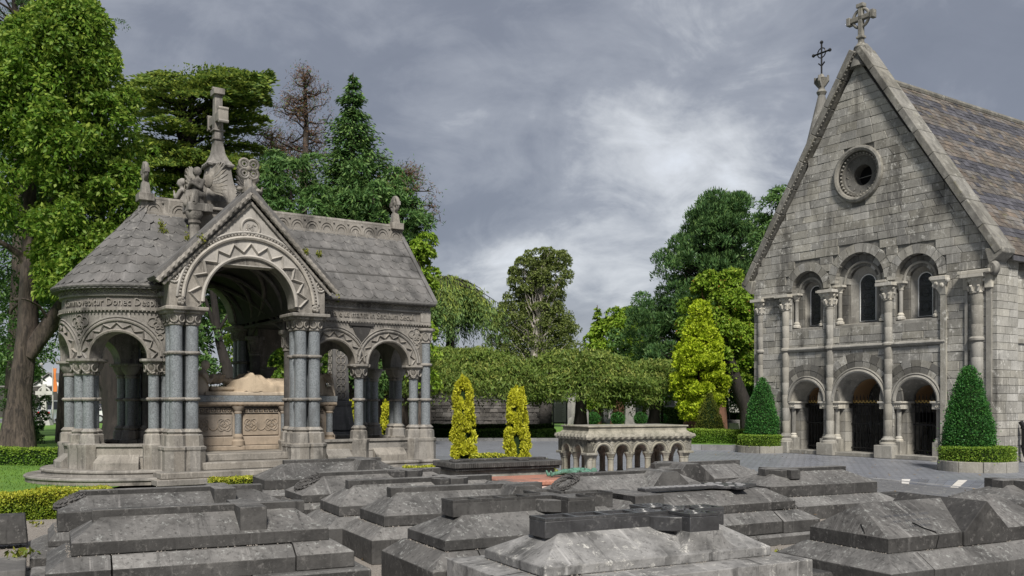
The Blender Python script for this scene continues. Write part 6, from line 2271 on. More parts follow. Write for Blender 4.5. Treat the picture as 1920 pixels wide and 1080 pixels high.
def topiary(label, x, y, prof, mat, n, leaf=0.05, z0=0.0, cat='shrub', name='clipped_yew', rough=0.05, up=0.3, trunk=False, group=None):
    # a clipped solid of revolution: prof = [(r, z), ...]
    T = thing(name, label, cat, (x, y, z0), 0, group)
    pr = np.array(prof, float)
    core = [(max(0.005, r - 0.05 if r > 0.08 else r * 0.5), z if i < len(prof) - 1 else z - 0.06) for i, (r, z) in enumerate(prof)]
    MB().lathe(core, n=20).obj('branches', 'core', T)
    seg = np.sqrt(np.diff(pr[:, 0]) ** 2 + np.diff(pr[:, 1]) ** 2) * (pr[1:, 0] + pr[:-1, 0] + 0.02)
    cum = np.cumsum(seg) / seg.sum()
    u = rng.uniform(0, 1, n)
    i = np.searchsorted(cum, u)
    t = rng.uniform(0, 1, n)
    r = pr[i, 0] * (1 - t) + pr[i + 1, 0] * t
    z = pr[i, 1] * (1 - t) + pr[i + 1, 1] * t
    dr, dz = pr[i + 1, 0] - pr[i, 0], pr[i + 1, 1] - pr[i, 1]
    l = np.maximum(np.hypot(dr, dz), 1e-6)
    a = rng.uniform(0, 2 * PI, n)
    nr, nz = dz / l, -dr / l
    D_ = np.stack([nr * np.cos(a), nr * np.sin(a), nz], 1)
    bump = (np.sin(a * 3 + z * 5) + np.sin(a * 7 - z * 11)) * 0.35 * rough + rng.normal(size=n) * rough * 0.6
    stray = np.where(rng.uniform(0, 1, n) < 0.05, rng.exponential(0.035, n), 0.0)
    thin = np.where((np.sin(a * 2.0 + z * 3.1 + x) > 0.86) & (rng.uniform(0, 1, n) < 0.5), -0.05, 0.0)
    r = r + bump + stray + thin
    P_ = np.stack([r * np.cos(a), r * np.sin(a), z + rng.normal(size=n) * 0.01], 1)
    leaves('foliage', P_, D_ * 0.7 + rng.normal(size=(n, 3)) * 0.55 + [0, 0, up], leaf, leaf * 0.5, mat, T, rng.uniform(0, 1, n) ** 2)
    if trunk:
        MB().tube([(0, 0, -z0), (0, 0, prof[0][1] + 0.05)], 0.03, 6).obj('trunk', 'bark_dark', T)
    return T


def golden_yew(label, x, y, h, r, n=7000, z0=-0.05, group=None):
    T = thing('golden_yew', label, 'shrub', (x, y, z0), 0, group)
    MB().lathe([(r * 0.55, 0.0), (r * 0.62, h * 0.4), (r * 0.5, h * 0.75), (r * 0.3, h * 0.92)], n=12).obj('branches', 'core', T)
    cs, rs = [], []
    for k in range(110):
        a = random.uniform(0, 2 * PI)
        z = random.uniform(0.05, 0.97)
        rr = r * (0.72 + 0.28 * math.sin(PI * min(1, z * 1.25 + 0.1))) * (1.0 if z < 0.84 else 1 - (z - 0.84) * 2.6) * random.uniform(0.85, 1.12)
        cs.append((rr * 0.85 * math.cos(a), rr * 0.85 * math.sin(a), z * h))
        rs.append((r * 0.26, r * 0.26, h * 0.075))
    for k in range(9):      # upright leader tips
        a = k * 0.9
        cs.append((r * 0.42 * math.cos(a), r * 0.42 * math.sin(a), h * random.uniform(0.88, 1.0)))
        rs.append((r * 0.11, r * 0.11, h * 0.07))
    p, d, t = blob_leaves(cs, rs, n // 110, 0.5, -0.55, 0.45)
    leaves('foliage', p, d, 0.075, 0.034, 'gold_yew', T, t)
    return T


# ------ hedges and shrubs near the tombs
pa, pb = P(-40, 970, 0.0), P(152, 962, 0.0)
hedge('bright golden clipped hedge at the lower left beside the dark tombs', (pa.x, pa.y + 0.55), (pb.x + 0.1, pb.y + 0.75), 0.62, 0.38, 'gold_hedge', 15000, 0.038, -0.1, None, 0.035)
hedge('dark green clipped hedge in the grass left of the mausoleum', (-14.5, 24.4), (-9.35, 23.6), 0.6, 0.42, 'green_hedge', 9000, 0.06)
q0, q1 = P(380, 906, 0.1), P(466, 903, 0.1)
hedge('low lime-green box hedge strip before the mausoleum steps', (q0.x + 0.15, q0.y + 0.05), (q1.x + 0.05, q1.y + 0.1), 0.34, 0.27, 'gold_hedge', 3000, 0.045, -0.1)
q0, q1 = P(757, 885, 0.1), P(822, 884, 0.1)
hedge('short lime-green box hedge between a grey tomb and the fluted chest tomb', (q0.x, q0.y), (q1.x, q1.y), 0.4, 0.32, 'gold_hedge', 3000, 0.045, -0.1)
hedge('short box hedge between the two golden yews behind the chest tomb', (XD(888, 17.2), 17.2), (XD(945, 17.4), 17.4), 0.4, 0.68, 'gold_hedge', 3500, 0.045, -0.05)
topiary('small round green bush at the right end of the chest tomb', XD(1023, 16.4), 16.4, [(0.04, 0), (0.14, 0.12), (0.17, 0.32), (0.14, 0.50), (0.05, 0.6)], 'gold_hedge', 1800, 0.045, 0.0, name='box_bush')
golden_yew('tall columnar golden yew behind the left end of the chest tomb', XD(869, 17.6), 17.6, 2.06, 0.225, 24000)
golden_yew('shorter columnar golden yew behind the right end of the chest tomb', XD(970, 17.4), 17.4, 1.86, 0.225, 24000)
golden_yew('golden yew seen through the right-hand mausoleum arch', XD(728, 30), 30, 1.62, 0.27, 9000, 0)
golden_yew('slim golden yew seen behind the mausoleum\'s middle short column', XD(657, 30), 30, 1.62, 0.22, 7000, 0)


# ------ clipped cones in round planters before the church
def planter(label, x, y, r, hh):
    T = thing('planter', label, 'planter', (x, y, 0))
    n = 10
    for k in range(n):
        a0, a1 = 2 * PI * k / n + 0.006, 2 * PI * (k + 1) / n - 0.006
        q = lin(a0, a1, 5)
        pts = [(r * math.cos(a), r * math.sin(a), -0.05) for a in q] + [((r - 0.2) * math.cos(a), (r - 0.2) * math.sin(a), -0.05) for a in reversed(q)]
        MB().prism(pts, (0, 0, hh + 0.05)).obj('kerb_block', 'dressed', T, smooth=0, bevel=0.015)
    MB().lathe([(r - 0.2, 0), (r - 0.2, hh - 0.04)], n=24).obj('soil', 'bark_dark', T)
    return T


def ring_hedge(label, x, y, r, h, z0, mat):
    return topiary(label, x, y, [(r, 0.0), (r + 0.01, h * 0.5), (r, h * 0.96), (r - 0.1, h), (0.05, h)], mat, int(16000 * r), 0.045, z0, 'hedge', 'box_hedge_ring')


XR, DR = XD(1832, 22.0), 22.0
planter('round stone planter kerb at the near corner of the church', XR, DR, 0.86, 0.24)
ring_hedge('low round box hedge in the stone planter by the church corner', XR, DR, 0.77, 0.36, 0.2, 'green_hedge')
topiary('tall dark clipped yew cone rising from the planter at the church corner', XD(1816, 22.2), 22.2, [(0.46, 0.0), (0.55, 0.25), (0.50, 0.7), (0.38, 1.25), (0.22, 1.8), (0.12, 2.02), (0.02, 2.1)], 'yew', 17000, 0.05, 0.38, name='yew_cone')
XL, DL = XD(1430, 31.5), 30.2
XL = XD(1427, DL)
planter('round stone planter kerb at the far corner of the church', XL, DL, 0.78, 0.22)
ring_hedge('low round box hedge in the stone planter at the far church corner', XL, DL, 0.70, 0.36, 0.2, 'green_hedge')
topiary('clipped yew cone rising from the planter at the far church corner', XD(1429, DL + .1), DL + .1, [(0.44, 0.0), (0.52, 0.3), (0.46, 0.8), (0.33, 1.35), (0.18, 1.8), (0.02, 2.05)], 'yew', 11000, 0.055, 0.36, name='yew_cone')
topiary('small olive-green clipped cone beyond the table tomb', XD(1330, 38), 38, [(0.5, 0.0), (0.56, 0.3), (0.42, 0.8), (0.24, 1.3), (0.02, 1.75)], 'yew_olive', 7000, 0.06, 0.25, name='yew_cone')
hedge('bright green clipped hedge right of the table tomb', (XD(1283, 34.0), 34.0), (XD(1405, 33.4), 33.4), 0.8, 0.50, 'green_hedge', 12000, 0.06, 0.12)
hedge('dark hedge in front of the far gravestones, right of the golden cypress', (XD(1340, 55), 55), (XD(1440, 53), 53), 0.9, 1.0, 'dark_hedge', 6000, 0.09)
hedge('dark hedge in front of the far gravestones, left of the golden cypress', (XD(1243, 55), 55), (XD(1300, 55), 55), 0.9, 1.3, 'dark_hedge', 5000, 0.09)
hedge('long thin low hedge far behind the table tomb', (XD(1062, 52), 52), (XD(1240, 54), 54), 0.6, 0.35, 'green_hedge', 7000, 0.08)
hedge('upper dark hedge along the foot of the old stone wall', (XD(800, 43.6), 43.6), (XD(1035, 43.0), 43.0), 0.8, 0.58, 'dark_hedge', 14000, 0.07)
hedge('lower dark hedge in front of the stone wall, behind the lawn strip', (XD(790, 41.6), 41.6), (XD(1040, 41.0), 41.0), 0.8, 0.42, 'dark_hedge', 14000, 0.07)
for i, (px, lab) in enumerate(((1112, 'leftmost clipped ball bush behind the table tomb'), (1158, 'middle clipped ball bush behind the table tomb, left of a red trunk'), (1201, 'rightmost clipped ball bush behind the table tomb'))):
    R = 0.33
    topiary(lab, XD(px, 48), 48, [(0.03, 0)] + [(R * math.sin(t), R - R * math.cos(t)) for t in lin(0.2, PI - 0.1, 8)], 'yew', 2600, 0.06, 0.45, name='ball_bush', trunk=True, group='clipped ball bushes')
topiary('half-hidden clipped ball bush just left of the golden cypress trunk', XD(1238, 49), 49, [(0.03, 0)] + [(0.3 * math.sin(t), 0.3 - 0.3 * math.cos(t)) for t in lin(0.2, PI - 0.1, 8)], 'yew', 1500, 0.06, 0.45, name='ball_bush', trunk=True)


# ================================================================== TREES
MAT['lf_left'] = leafmat('bright_ivy_green', (0.075, 0.17, 0.018), (0.15, 0.27, 0.028), (0.38, 0.44, 0.07), 0.35)
MAT['lf_cedar'] = leafmat('cedar_needles', (0.08, 0.155, 0.035), (0.15, 0.24, 0.045), (0.36, 0.42, 0.07), 0.4)
MAT['lf_fir'] = leafmat('fir_needles', (0.060, 0.143, 0.042), (0.105, 0.210, 0.053), (0.195, 0.285, 0.075), 0.25)
MAT['lf_brown'] = leafmat('dead_needles', (0.160, 0.085, 0.050), (0.240, 0.140, 0.080), None, 0.2)
MAT['lf_weep'] = leafmat('weeping_cedar', (0.090, 0.180, 0.068), (0.165, 0.270, 0.075), (0.390, 0.435, 0.075), 0.25)
MAT['lf_birch'] = leafmat('birch_leaves', (0.11, 0.155, 0.04), (0.18, 0.23, 0.06), (0.28, 0.31, 0.10), 0.35)
MAT['lf_cherry'] = leafmat('cherry_leaves', (0.09, 0.165, 0.03), (0.17, 0.25, 0.045), (0.40, 0.43, 0.11), 0.35)
MAT['lf_lime'] = leafmat('lime_conifer', (0.13, 0.25, 0.02), (0.22, 0.35, 0.03), (0.38, 0.46, 0.06), 0.3)
MAT['lf_pine'] = leafmat('pine_needles', (0.053, 0.128, 0.045), (0.090, 0.180, 0.053), (0.165, 0.255, 0.060), 0.25)
MAT['lf_gold'] = leafmat('golden_cypress', (0.27, 0.40, 0.015), (0.46, 0.58, 0.03), (0.66, 0.72, 0.06), 0.3)
MAT['lf_orange'] = leafmat('rusty_cypress', (0.350, 0.130, 0.040), (0.280, 0.160, 0.050), None, 0.3)


def trunk_mesh(pts, rads, mat, parent, n=12, gnarl=0.12, name='trunk', flare=1.5):
    pts = [Vector(p) for p in pts]
    fine, fr = [], []
    for i in range(len(pts) - 1):
        k = 5
        for j in range(k):
            t = j / k
            fine.append(pts[i].lerp(pts[i + 1], t))
            fr.append(rads[i] + (rads[i + 1] - rads[i]) * t)
    fine.append(pts[-1])
    fr.append(rads[-1])
    ph = random.uniform(0, 6)

    def rf(i, j):
        f = 1.0 + (flare - 1.0) * max(0.0, 1 - i / 4.0) if flare else 1.0
        return fr[i] * f * (1 + gnarl * math.sin(j * 2 * PI / n * 3 + i * 0.25 + ph) + gnarl * 0.6 * math.sin(j * 2 * PI / n * 5 - i * 0.4))
    return MB().tube(fine, fr, n, False, rf).obj(name, mat, parent, smooth=1.2)


def limbs(parent, segs, mat='bark'):
    m = MB()
    for a, b, r0, r1, sag in segs:
        p = branch_path(a, b, sag, 0.12, 6)
        m.tube(p, [r0 + (r1 - r0) * i / 6 for i in range(7)], 6)
    return m.obj('limbs', mat, parent, smooth=1.2)


def spray_tree(label, name, x, y, clumps, per, leaf, lw, mat, trunkpts, trunkr, tmat='bark', down=0.5, out=0.6, extra_limbs=(), droop=True, group=None, cat='tree', second=None):
    T = thing(name, label, cat, (x, y, 0), 0, group)
    trunk_mesh(trunkpts, trunkr, tmat, T)
    if extra_limbs:
        limbs(T, extra_limbs, tmat)
    cs = [c[:3] for c in clumps]
    rs = [c[3] if isinstance(c[3], tuple) else (c[3], c[3], c[3] * 0.8) for c in clumps]
    p, d, t = blob_leaves(cs, rs, int(per * 1.5), out, down, 0.4)
    nl = mat in ('lf_fir', 'lf_pine')
    leaves('crown', p, d, leaf * (1.45 if nl else 1.12), lw * (0.85 if nl else 1.2), mat, T, t)
    if second:
        sel = rng.uniform(0, 1, len(p)) < second[1]
        leaves('crown', p[sel] * [1.02, 1.02, 1.0], d[sel], leaf, lw, second[0], T)
    return T


def conifer(label, name, x, y, h, base, rfun, whorls, nb, leaf, lw, mat, droop=0.25, tips=0.15, tmat='bark', trunk_r=0.25, per=70, flat=0.12, upturn=0.2, group=None, density=lambda t: 1.0, lean=(0, 0), tint=True, spread=0.28):
    # tiers of branches off a straight trunk, each branch a spray of needle tufts
    T = thing(name, label, 'tree', (x, y, 0), 0, group)
    trunk_mesh([(0, 0, 0), (lean[0] * 0.5, lean[1] * 0.5, h * 0.5), (lean[0], lean[1], h)], [trunk_r, trunk_r * 0.6, 0.02], tmat, T, 9, 0.06)
    br = MB()
    P_, D_, T_, Lat = [], [], [], []
    for w in range(whorls):
        t = (w + random.uniform(-0.3, 0.3)) / whorls
        t = min(max(t, 0), 0.995)
        z = base + (h - base) * t
        R = rfun(t)
        k = max(3, int(nb * density(t)))
        a0 = random.uniform(0, 6.28)
        for j in range(k):
            a = a0 + 2 * PI * j / k + random.uniform(-0.35, 0.35)
            L = R * random.uniform(0.6, 1.12)
            if L < 0.12:
                L = 0.12
            zz = z + random.uniform(-0.5, 0.5) * (h - base) / whorls
            ca, sa = math.cos(a), math.sin(a)
            ox, oy = lean[0] * zz / h, lean[1] * zz / h
            pts = []
            for q in lin(0, 1, 5):
                pts.append((ox + ca * L * q, oy + sa * L * q, zz - droop * L * q + upturn * L * q * q))
            if L > 0.5:
                br.tube(pts, [0.05 * L / 3 + 0.012] * 3 + [0.02, 0.012, 0.006], 4)
            m = max(6, int(per * L / max(0.3, rfun(0.15))))
            q = rng.uniform(0.12, 1, m) ** 0.75
            lat = rng.normal(size=m) * spread * L * (1.15 - q) + rng.normal(size=m) * 0.06
            pz = zz - droop * L * q + upturn * L * q * q + rng.normal(size=m) * flat * L * 0.35 - np.abs(lat) * 0.15
            P_.append(np.stack([ox + ca * L * q - sa * lat, oy + sa * L * q + ca * lat, pz], 1))
            s = np.sign(lat) * 0.6
            D_.append(np.stack([ca - sa * s, sa + ca * s, np.full(m, -0.25 - tips)], 1) + rng.normal(size=(m, 3)) * 0.35)
            T_.append(np.clip((q - 0.6) * 2, 0, 1) * rng.uniform(0, 1, m))
    br.obj('limbs', tmat, T)
    P_, D_, T_ = np.concatenate(P_), np.concatenate(D_), np.concatenate(T_)
    leaves('crown', P_, D_, leaf, lw, mat, T, T_ if tint else None, lat=np.array([0, 0, 1.0]))
    return T


def shell_clumps(n, prof, r0, r1, seed=0, cx=0, cy=0, inner=0.25):
    # clump centres over a crown envelope given as (radius, z) profile
    rr = random.Random(seed)
    out = []
    zs = [p[1] for p in prof]
    while len(out) < n:
        z = rr.uniform(zs[0], zs[-1])
        for (ra, za), (rb, zb) in zip(prof, prof[1:]):
            if za <= z <= zb:
                R = ra + (rb - ra) * (z - za) / (zb - za)
        if rr.uniform(0, max(p[0] for p in prof)) > R:
            continue
        a = rr.uniform(0, 2 * PI)
        k = rr.uniform(inner, 1.0) ** 0.5
        out.append((cx + R * k * math.cos(a), cy + R * k * math.sin(a), z, rr.uniform(r0, r1)))
    return out


# ---- the big forked tree at the left with hanging sprays of leaf
def left_tree():
    D = 29.0
    x0 = XD(30, D)
    T = thing('leafy_tree', 'huge bright green tree with forked brown trunk at the left edge', 'tree', (x0, D, 0))

    def q(px, py, dd=0.0):
        return Vector((XD(px, D + dd) - x0, dd, ZD(py, D + dd)))
    trunk_mesh([(0, 0, -0.05), q(36, 740), q(52, 610), q(54, 480), q(58, 330), q(90, 120)], [0.42, 0.32, 0.30, 0.20, 0.17, 0.08], 'bark', T, 16, 0.10, flare=1.45)
    trunk_mesh([q(52, 665), q(92, 610), q(130, 555), q(158, 480), q(200, 380)], [0.26, 0.25, 0.21, 0.18, 0.08], 'bark', T, 12, 0.1, 'fork', 1.0)
    lb = []
    for (a, b, r) in (((50, 500), (-60, 420), .12), ((60, 420), (160, 330), .1), ((60, 380), (-20, 300), .1), ((60, 330), (150, 180), .09), ((58, 480), (130, 520), .07), ((58, 560), (20, 590), 0.09), ((100, 610), (40, 560), .05)):
        lb.append((q(*a, 0), q(*b, random.uniform(-1.5, 1.5)), r, 0.03, 0.2))
    limbs(T, lb)
    cl = []
    rr = random.Random(3)
    # crown envelope in photo rows: left/right extents seen at this distance
    env = [(20, 75, 190), (60, 10, 215), (110, -60, 228), (160, -90, 240), (220, -110, 300), (280, -110, 308), (330, -120, 285), (380, -130, 300), (430, 60, 320), (470, 70, 270), (510, 75, 225), (540, 80, 190)]
    for i in range(640):
        k = rr.uniform(0, len(env) - 1.001)
        a, b = env[int(k)], env[int(k) + 1]
        t = k - int(k)
        y = a[0] + (b[0] - a[0]) * t
        lx, rx = a[1] + (b[1] - a[1]) * t, a[2] + (b[2] - a[2]) * t
        px = rr.uniform(lx + 10, rx - 20)
        if y > 300 and px < 70 and rr.random() < 0.7:
            continue
        c = (lx + rx) / 2
        e = 1 - abs(px - c) / max(20, (rx - lx) / 2)
        dd = rr.uniform(-1, 1) * (0.8 + 2.6 * math.sqrt(max(0, e)))
        if rr.random() < 0.6:
            dd = -abs(dd)
        p = q(px, y + 10, dd)
        cl.append((p.x, p.y, p.z, (rr.uniform(0.35, 0.62), rr.uniform(0.35, 0.62), rr.uniform(0.4, 0.75))))
    p, d, t = blob_leaves([c[:3] for c in cl], [c[3] for c in cl], 190, 0.6, 0.45, 0.5)
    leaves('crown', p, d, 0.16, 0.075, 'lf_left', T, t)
    cl = []
    for i in range(150):
        p = q(rr.uniform(-110, 110), rr.uniform(230, 700), rr.uniform(1.0, 4))
        cl.append((p.x, p.y, p.z, (0.4, 0.4, 0.4)))
    p, d, t = blob_leaves([c[:3] for c in cl], [c[3] for c in cl], 90, 0.45, 0.5, 0.5)
    leaves('crown', p, d, 0.14, 0.06, 'lf_fir', T, t)


left_tree()


def sparse_top(label, px, D, top, base_py, n=26):
    # dark open pine crown poking above the left tree
    T = thing('pine_tree', label, 'tree', (XD(px, D), D, 0))
    zt = ZD(top, D)
    trunk_mesh([(0, 0, 0), (0.2, 0, zt * 0.5), (-0.1, 0, zt)], [0.35, 0.25, 0.08], 'bark', T, 9, 0.06)
    segs, cl = [], []
    for i in range(n):
        z = random.uniform(ZD(base_py, D), zt)
        a = random.uniform(0, 6.28)
        L = random.uniform(0.8, 2.2)
        e = (L * math.cos(a), L * math.sin(a), z + random.uniform(0.1, 0.8))
        segs.append(((0, 0, z - 0.4), e, 0.05, 0.015, 0.1))
        cl.append((*e, random.uniform(0.3, 0.55)))
    limbs(T, segs)
    p, d, t = blob_leaves([c[:3] for c in cl], [(c[3], c[3], c[3] * .5) for c in cl], 130, 0.7, 0.1, 0.5)
    leaves('crown', p, d, 0.14, 0.03, 'lf_pine', T, t)


sparse_top('dark open pine crown showing at the top left corner', 30, 36, -60, 60, 40)
sparse_top('thin pine top with bare stems above the leafy tree at the left', 130, 38, -90, 40, 26)


# ---- old forked dark tree behind the apse
def dark_tree(label, px, D, pts, rads, forks, clumps=None, mat='lf_fir'):
    x0 = XD(px, D)
    T = thing('old_tree', label, 'tree', (x0, D, 0))

    def q(p):
        return Vector((XD(p[0], D) - x0, p[2] if len(p) > 2 else 0, ZD(p[1], D)))
    trunk_mesh([q(p) for p in pts], rads, 'bark_dark' if D > 24 else 'bark', T, 12, 0.12)
    for f, fr in forks:
        trunk_mesh([q(p) for p in f], fr, 'bark_dark', T, 9, 0.08, 'fork', 1.0)
    if clumps:
        cl = [(q(c), c[3]) for c in clumps]
        p, d, t = blob_leaves([tuple(c[0]) for c in cl], [(c[1], c[1], c[1] * .8) for c in cl], 130, 0.5, 0.4, 0.5)
        leaves('crown', p, d, 0.15, 0.07, mat, T, t)
    return T


rr = random.Random(11)
dark_tree('old dark forked tree with sawn limbs seen through the rounded arches', 215, 27.0, [(225, 830), (218, 770), (212, 700), (228, 600), (235, 480)], [0.42, 0.36, 0.34, 0.30, 0.15],
          [([(212, 740), (175, 680), (150, 600)], [0.22, 0.2, 0.1]), ([(215, 700), (262, 640), (290, 520)], [0.2, 0.16, 0.08])],
          [(rr.uniform(150, 330), rr.uniform(470, 690), rr.uniform(0, 4), rr.uniform(0.35, 0.6)) for k in range(46)])
dark_tree('slanting tree stem seen through the central mausoleum arch', 420, 30.0, [(450, 830), (428, 700), (410, 640), (398, 540), (395, 440)], [0.30, 0.2, 0.12, 0.10, 0.06],
          [([(428, 690), (385, 560)], [0.1, 0.05]), ([(410, 620), (445, 560), (420, 500)], [0.05, 0.04, 0.03])],
          [(rr.uniform(375, 540), rr.uniform(470, 790), rr.uniform(1.5, 6), rr.uniform(0.45, 0.8)) for k in range(90)], 'lf_left')


def bush(label, px, D, w, h, mat='lf_left', n=34, per=110, leaf=0.1, name='bush'):
    T = thing(name, label, 'bush', (XD(px, D), D, 0))
    limbs(T, [((0, 0, 0), (random.uniform(-w, w) * .4, random.uniform(-w, w) * .4, h * .7), 0.03, 0.01, 0.1) for k in range(6)])
    cl = shell_clumps(n, [(w * 0.6, 0.05), (w, h * 0.4), (w * 0.8, h * 0.8), (w * 0.3, h)], w * 0.18, w * 0.34, int(px))
    p, d, t = blob_leaves([c[:3] for c in cl], [(c[3],) * 3 for c in cl], per, 0.5, 0.1, 0.6)
    leaves('crown', p, d, leaf, leaf * 0.5, mat, T, t)


bush('light green sapling bush growing between the rounded mausoleum arches', 247, 26, 0.38, 1.75, 'lf_lime', 26, 90)
bush('dark shrub left of the rounded end, in front of the silver car', 142, 42, 0.55, 1.5, 'lf_pine', 30)
bush('bushy dark shrub growing behind the forked trunk', 45, 36, 0.9, 2.6, 'lf_pine', 40)
bush('low dark round shrub on the lawn by the forked trunk', 58, 38, 0.45, 0.9, 'yew', 24)


# ---- cedar with flat layered plates
def cedar():
    D = 40.0
    x0 = XD(330, D)
    T = thing('cedar_tree', 'spreading cedar with flat layered dark green branches behind the mausoleum', 'tree', (x0, D, 0))

    def q(px, py, dd=0.0):
        return Vector((XD(px, D + dd) - x0, dd, ZD(py, D + dd)))
    trunk_mesh([(0, 0, 0), q(335, 500), q(345, 300), q(360, 190)], [0.7, 0.55, 0.35, 0.1], 'bark_dark', T)
    rr = random.Random(5)
    plates = []
    for i in range(105):
        y = 148 + 300 * (rr.randint(0, 9) + rr.uniform(0.0, 0.7)) / 10.0
        side = 1 if rr.random() < 0.54 else -1
        mx = 505 if y < 220 else (500 - (y - 220) * 0.12)
        mn = 222
        tip = rr.uniform(360, mx) if side > 0 else rr.uniform(mn, 330)
        plates.append((y + rr.uniform(0, 40), tip, y - rr.uniform(-12, 26) * (1.0 if y > 190 else 0.6), rr.uniform(-4.5, 3.0)))
    plates += [(230, 508, 140, -0.5), (215, 500, 165, -1), (240, 505, 190, 0.5), (260, 498, 222, -1.5), (200, 455, 138, 0), (190, 300, 148, -1), (220, 270, 150, 0), (185, 420, 158, 1)]
    P_, D_, T_ = [], [], []
    m = MB()
    for (ys, tx, ty, dd) in plates:
        a, b = q(345, ys), q(tx, ty, dd)
        pth = branch_path(a, b, 0.25, 0.06, 8)
        L = (b - a).length
        m.tube(pth, [0.10 - 0.09 * i / 8 for i in range(9)], 5)
        n = int(560 * L / 3.5)
        t = rng.uniform(0.25, 1.03, n) ** 0.8
        idx = np.clip((t * 8).astype(int), 0, 7)
        arr = np.array([tuple(p) for p in pth])
        f = (t * 8 - idx)[:, None]
        base = arr[idx] * (1 - f) + arr[idx + 1] * f
        ax = np.array(tuple((b - a).normalized()))
        lat = np.cross(ax, [0, 0, 1.0])
        lat /= np.linalg.norm(lat)
        w = rng.normal(size=n) * (0.24 + 0.5 * np.sin(PI * np.clip(t, 0, 1)))
        P_.append(base + w[:, None] * lat + np.stack([np.zeros(n), np.zeros(n), rng.normal(size=n) * 0.05 - np.abs(w) * 0.16 + 0.05], 1))
        D_.append(ax * 0.9 + lat * np.sign(w)[:, None] * 0.7 + rng.normal(size=(n, 3)) * [0.3, 0.3, 0.22])
        T_.append(rng.uniform(0, 1, n) ** 2 * 0.9)
    m.obj('limbs', 'bark_dark', T)
    leaves('crown', np.concatenate(P_), np.concatenate(D_), 0.24, 0.085, 'lf_cedar', T, np.concatenate(T_))


cedar()


# ---- half-dead pine with bare brown twigs
def dead_pine(label, px, D, top, n, brown=1.0, base=None, seed=1):
    T = thing('dead_pine', label, 'tree', (XD(px, D), D, 0))
    rr = random.Random(seed)
    zt = ZD(top, D)
    trunk_mesh([(0, 0, 0), (-0.1, 0, zt * 0.5), (0.1, 0, zt * 0.85), (0.05, 0, zt)], [0.34, 0.24, 0.12, 0.03], 'bark', T, 9, 0.06)
    m = MB()
    tips = []
    zb = zt * 0.5 if base is None else ZD(base, D)
    for k in range(n):
        t = k / n
        z = zb + (zt - zb) * t
        a = rr.uniform(0, 6.28)
        L = (2.3 - 1.5 * t) * rr.uniform(0.45, 1.1)
        e = Vector((L * math.cos(a), L * math.sin(a), z + rr.uniform(-0.25, 0.45)))
        pth = branch_path((0, 0, z), e, rr.uniform(-0.2, 0.15), 0.16, 5)
        m.tube(pth, [0.055, 0.045, 0.038, 0.03, 0.02, 0.01], 4)
        for j in range(12):
            s = pth[rr.randint(1, 5)]
            f = s + Vector((rr.uniform(-0.4, 0.4), rr.uniform(-0.4, 0.4), rr.uniform(-0.1, 0.4)))
            m.tube([s, s.lerp(f, 0.5) + Vector((0, 0, 0.04)), f], [0.018, 0.013, 0.006], 3)
            tips.append(f)
        tips.append(e)
    m.obj('limbs', 'bark', T)
    pos = np.array([tuple(t) for t in tips])
    pos = np.repeat(pos, 9, 0) + rng.normal(size=(len(tips) * 9, 3)) * 0.12
    leaves('crown', pos, rng.normal(size=pos.shape) + [0, 0, 0.2], 0.15, 0.025, 'lf_brown', T)
    if brown < 1:
        sel = rng.uniform(0, 1, len(pos)) > brown
        leaves('crown', pos[sel] + rng.normal(size=(sel.sum(), 3)) * 0.15, rng.normal(size=(sel.sum(), 3)), 0.15, 0.03, 'lf_fir', T)


dead_pine('half-dead brown pine with bare upper branches left of the pointed fir', 570, 42, 142, 44, 0.8, 360, 2)
dead_pine('short dead brown pine just right of the spire cross', 508, 43, 250, 30, 0.7, 360, 4)

# ---- fir and its companions behind the right wing
conifer('tall pointed dark fir behind the right wing of the mausoleum', 'fir_tree', XD(662, 40), 40, ZD(136, 40), 3.0, lambda t: (0.12 + 4.1 * (1 - t) ** 0.85) * (0.66 + 0.45 * abs(math.sin(t * 29))), 40, 13, 0.22, 0.075, 'lf_fir', 0.35, 0.25, 'bark', 0.35, 190, 0.35, 0.22)


def shrubby(label, px, D, prof_px, n, leaf, mat, seed, name='broad_tree', rr0=0.4, rr1=0.8, per=150, tmat='bark', down=0.4, out=0.55, lw=0.45, cat='tree', second=None, trunk_r=0.25):
    # crown envelope given in photo rows: (half-width px, row)
    pr = sorted([(hw * D / F, ZD(row, D)) for hw, row in prof_px], key=lambda p: p[1])
    cl = shell_clumps(n, pr, rr0, rr1, seed)
    zt = pr[-1][1]
    segs = []
    rng2 = random.Random(seed)
    for k in range(14):
        c = rng2.choice(cl)
        segs.append(((0, 0, c[2] * 0.6), c[:3], 0.06, 0.015, 0.1))
    return spray_tree(label, name, XD(px, D), D, cl, per, leaf, leaf * lw, mat, [(0, 0, 0), (0.1, 0, zt * 0.5), (0, 0, zt * 0.92)], [trunk_r, trunk_r * .6, 0.03], tmat, down, out, segs, cat=cat, second=second)


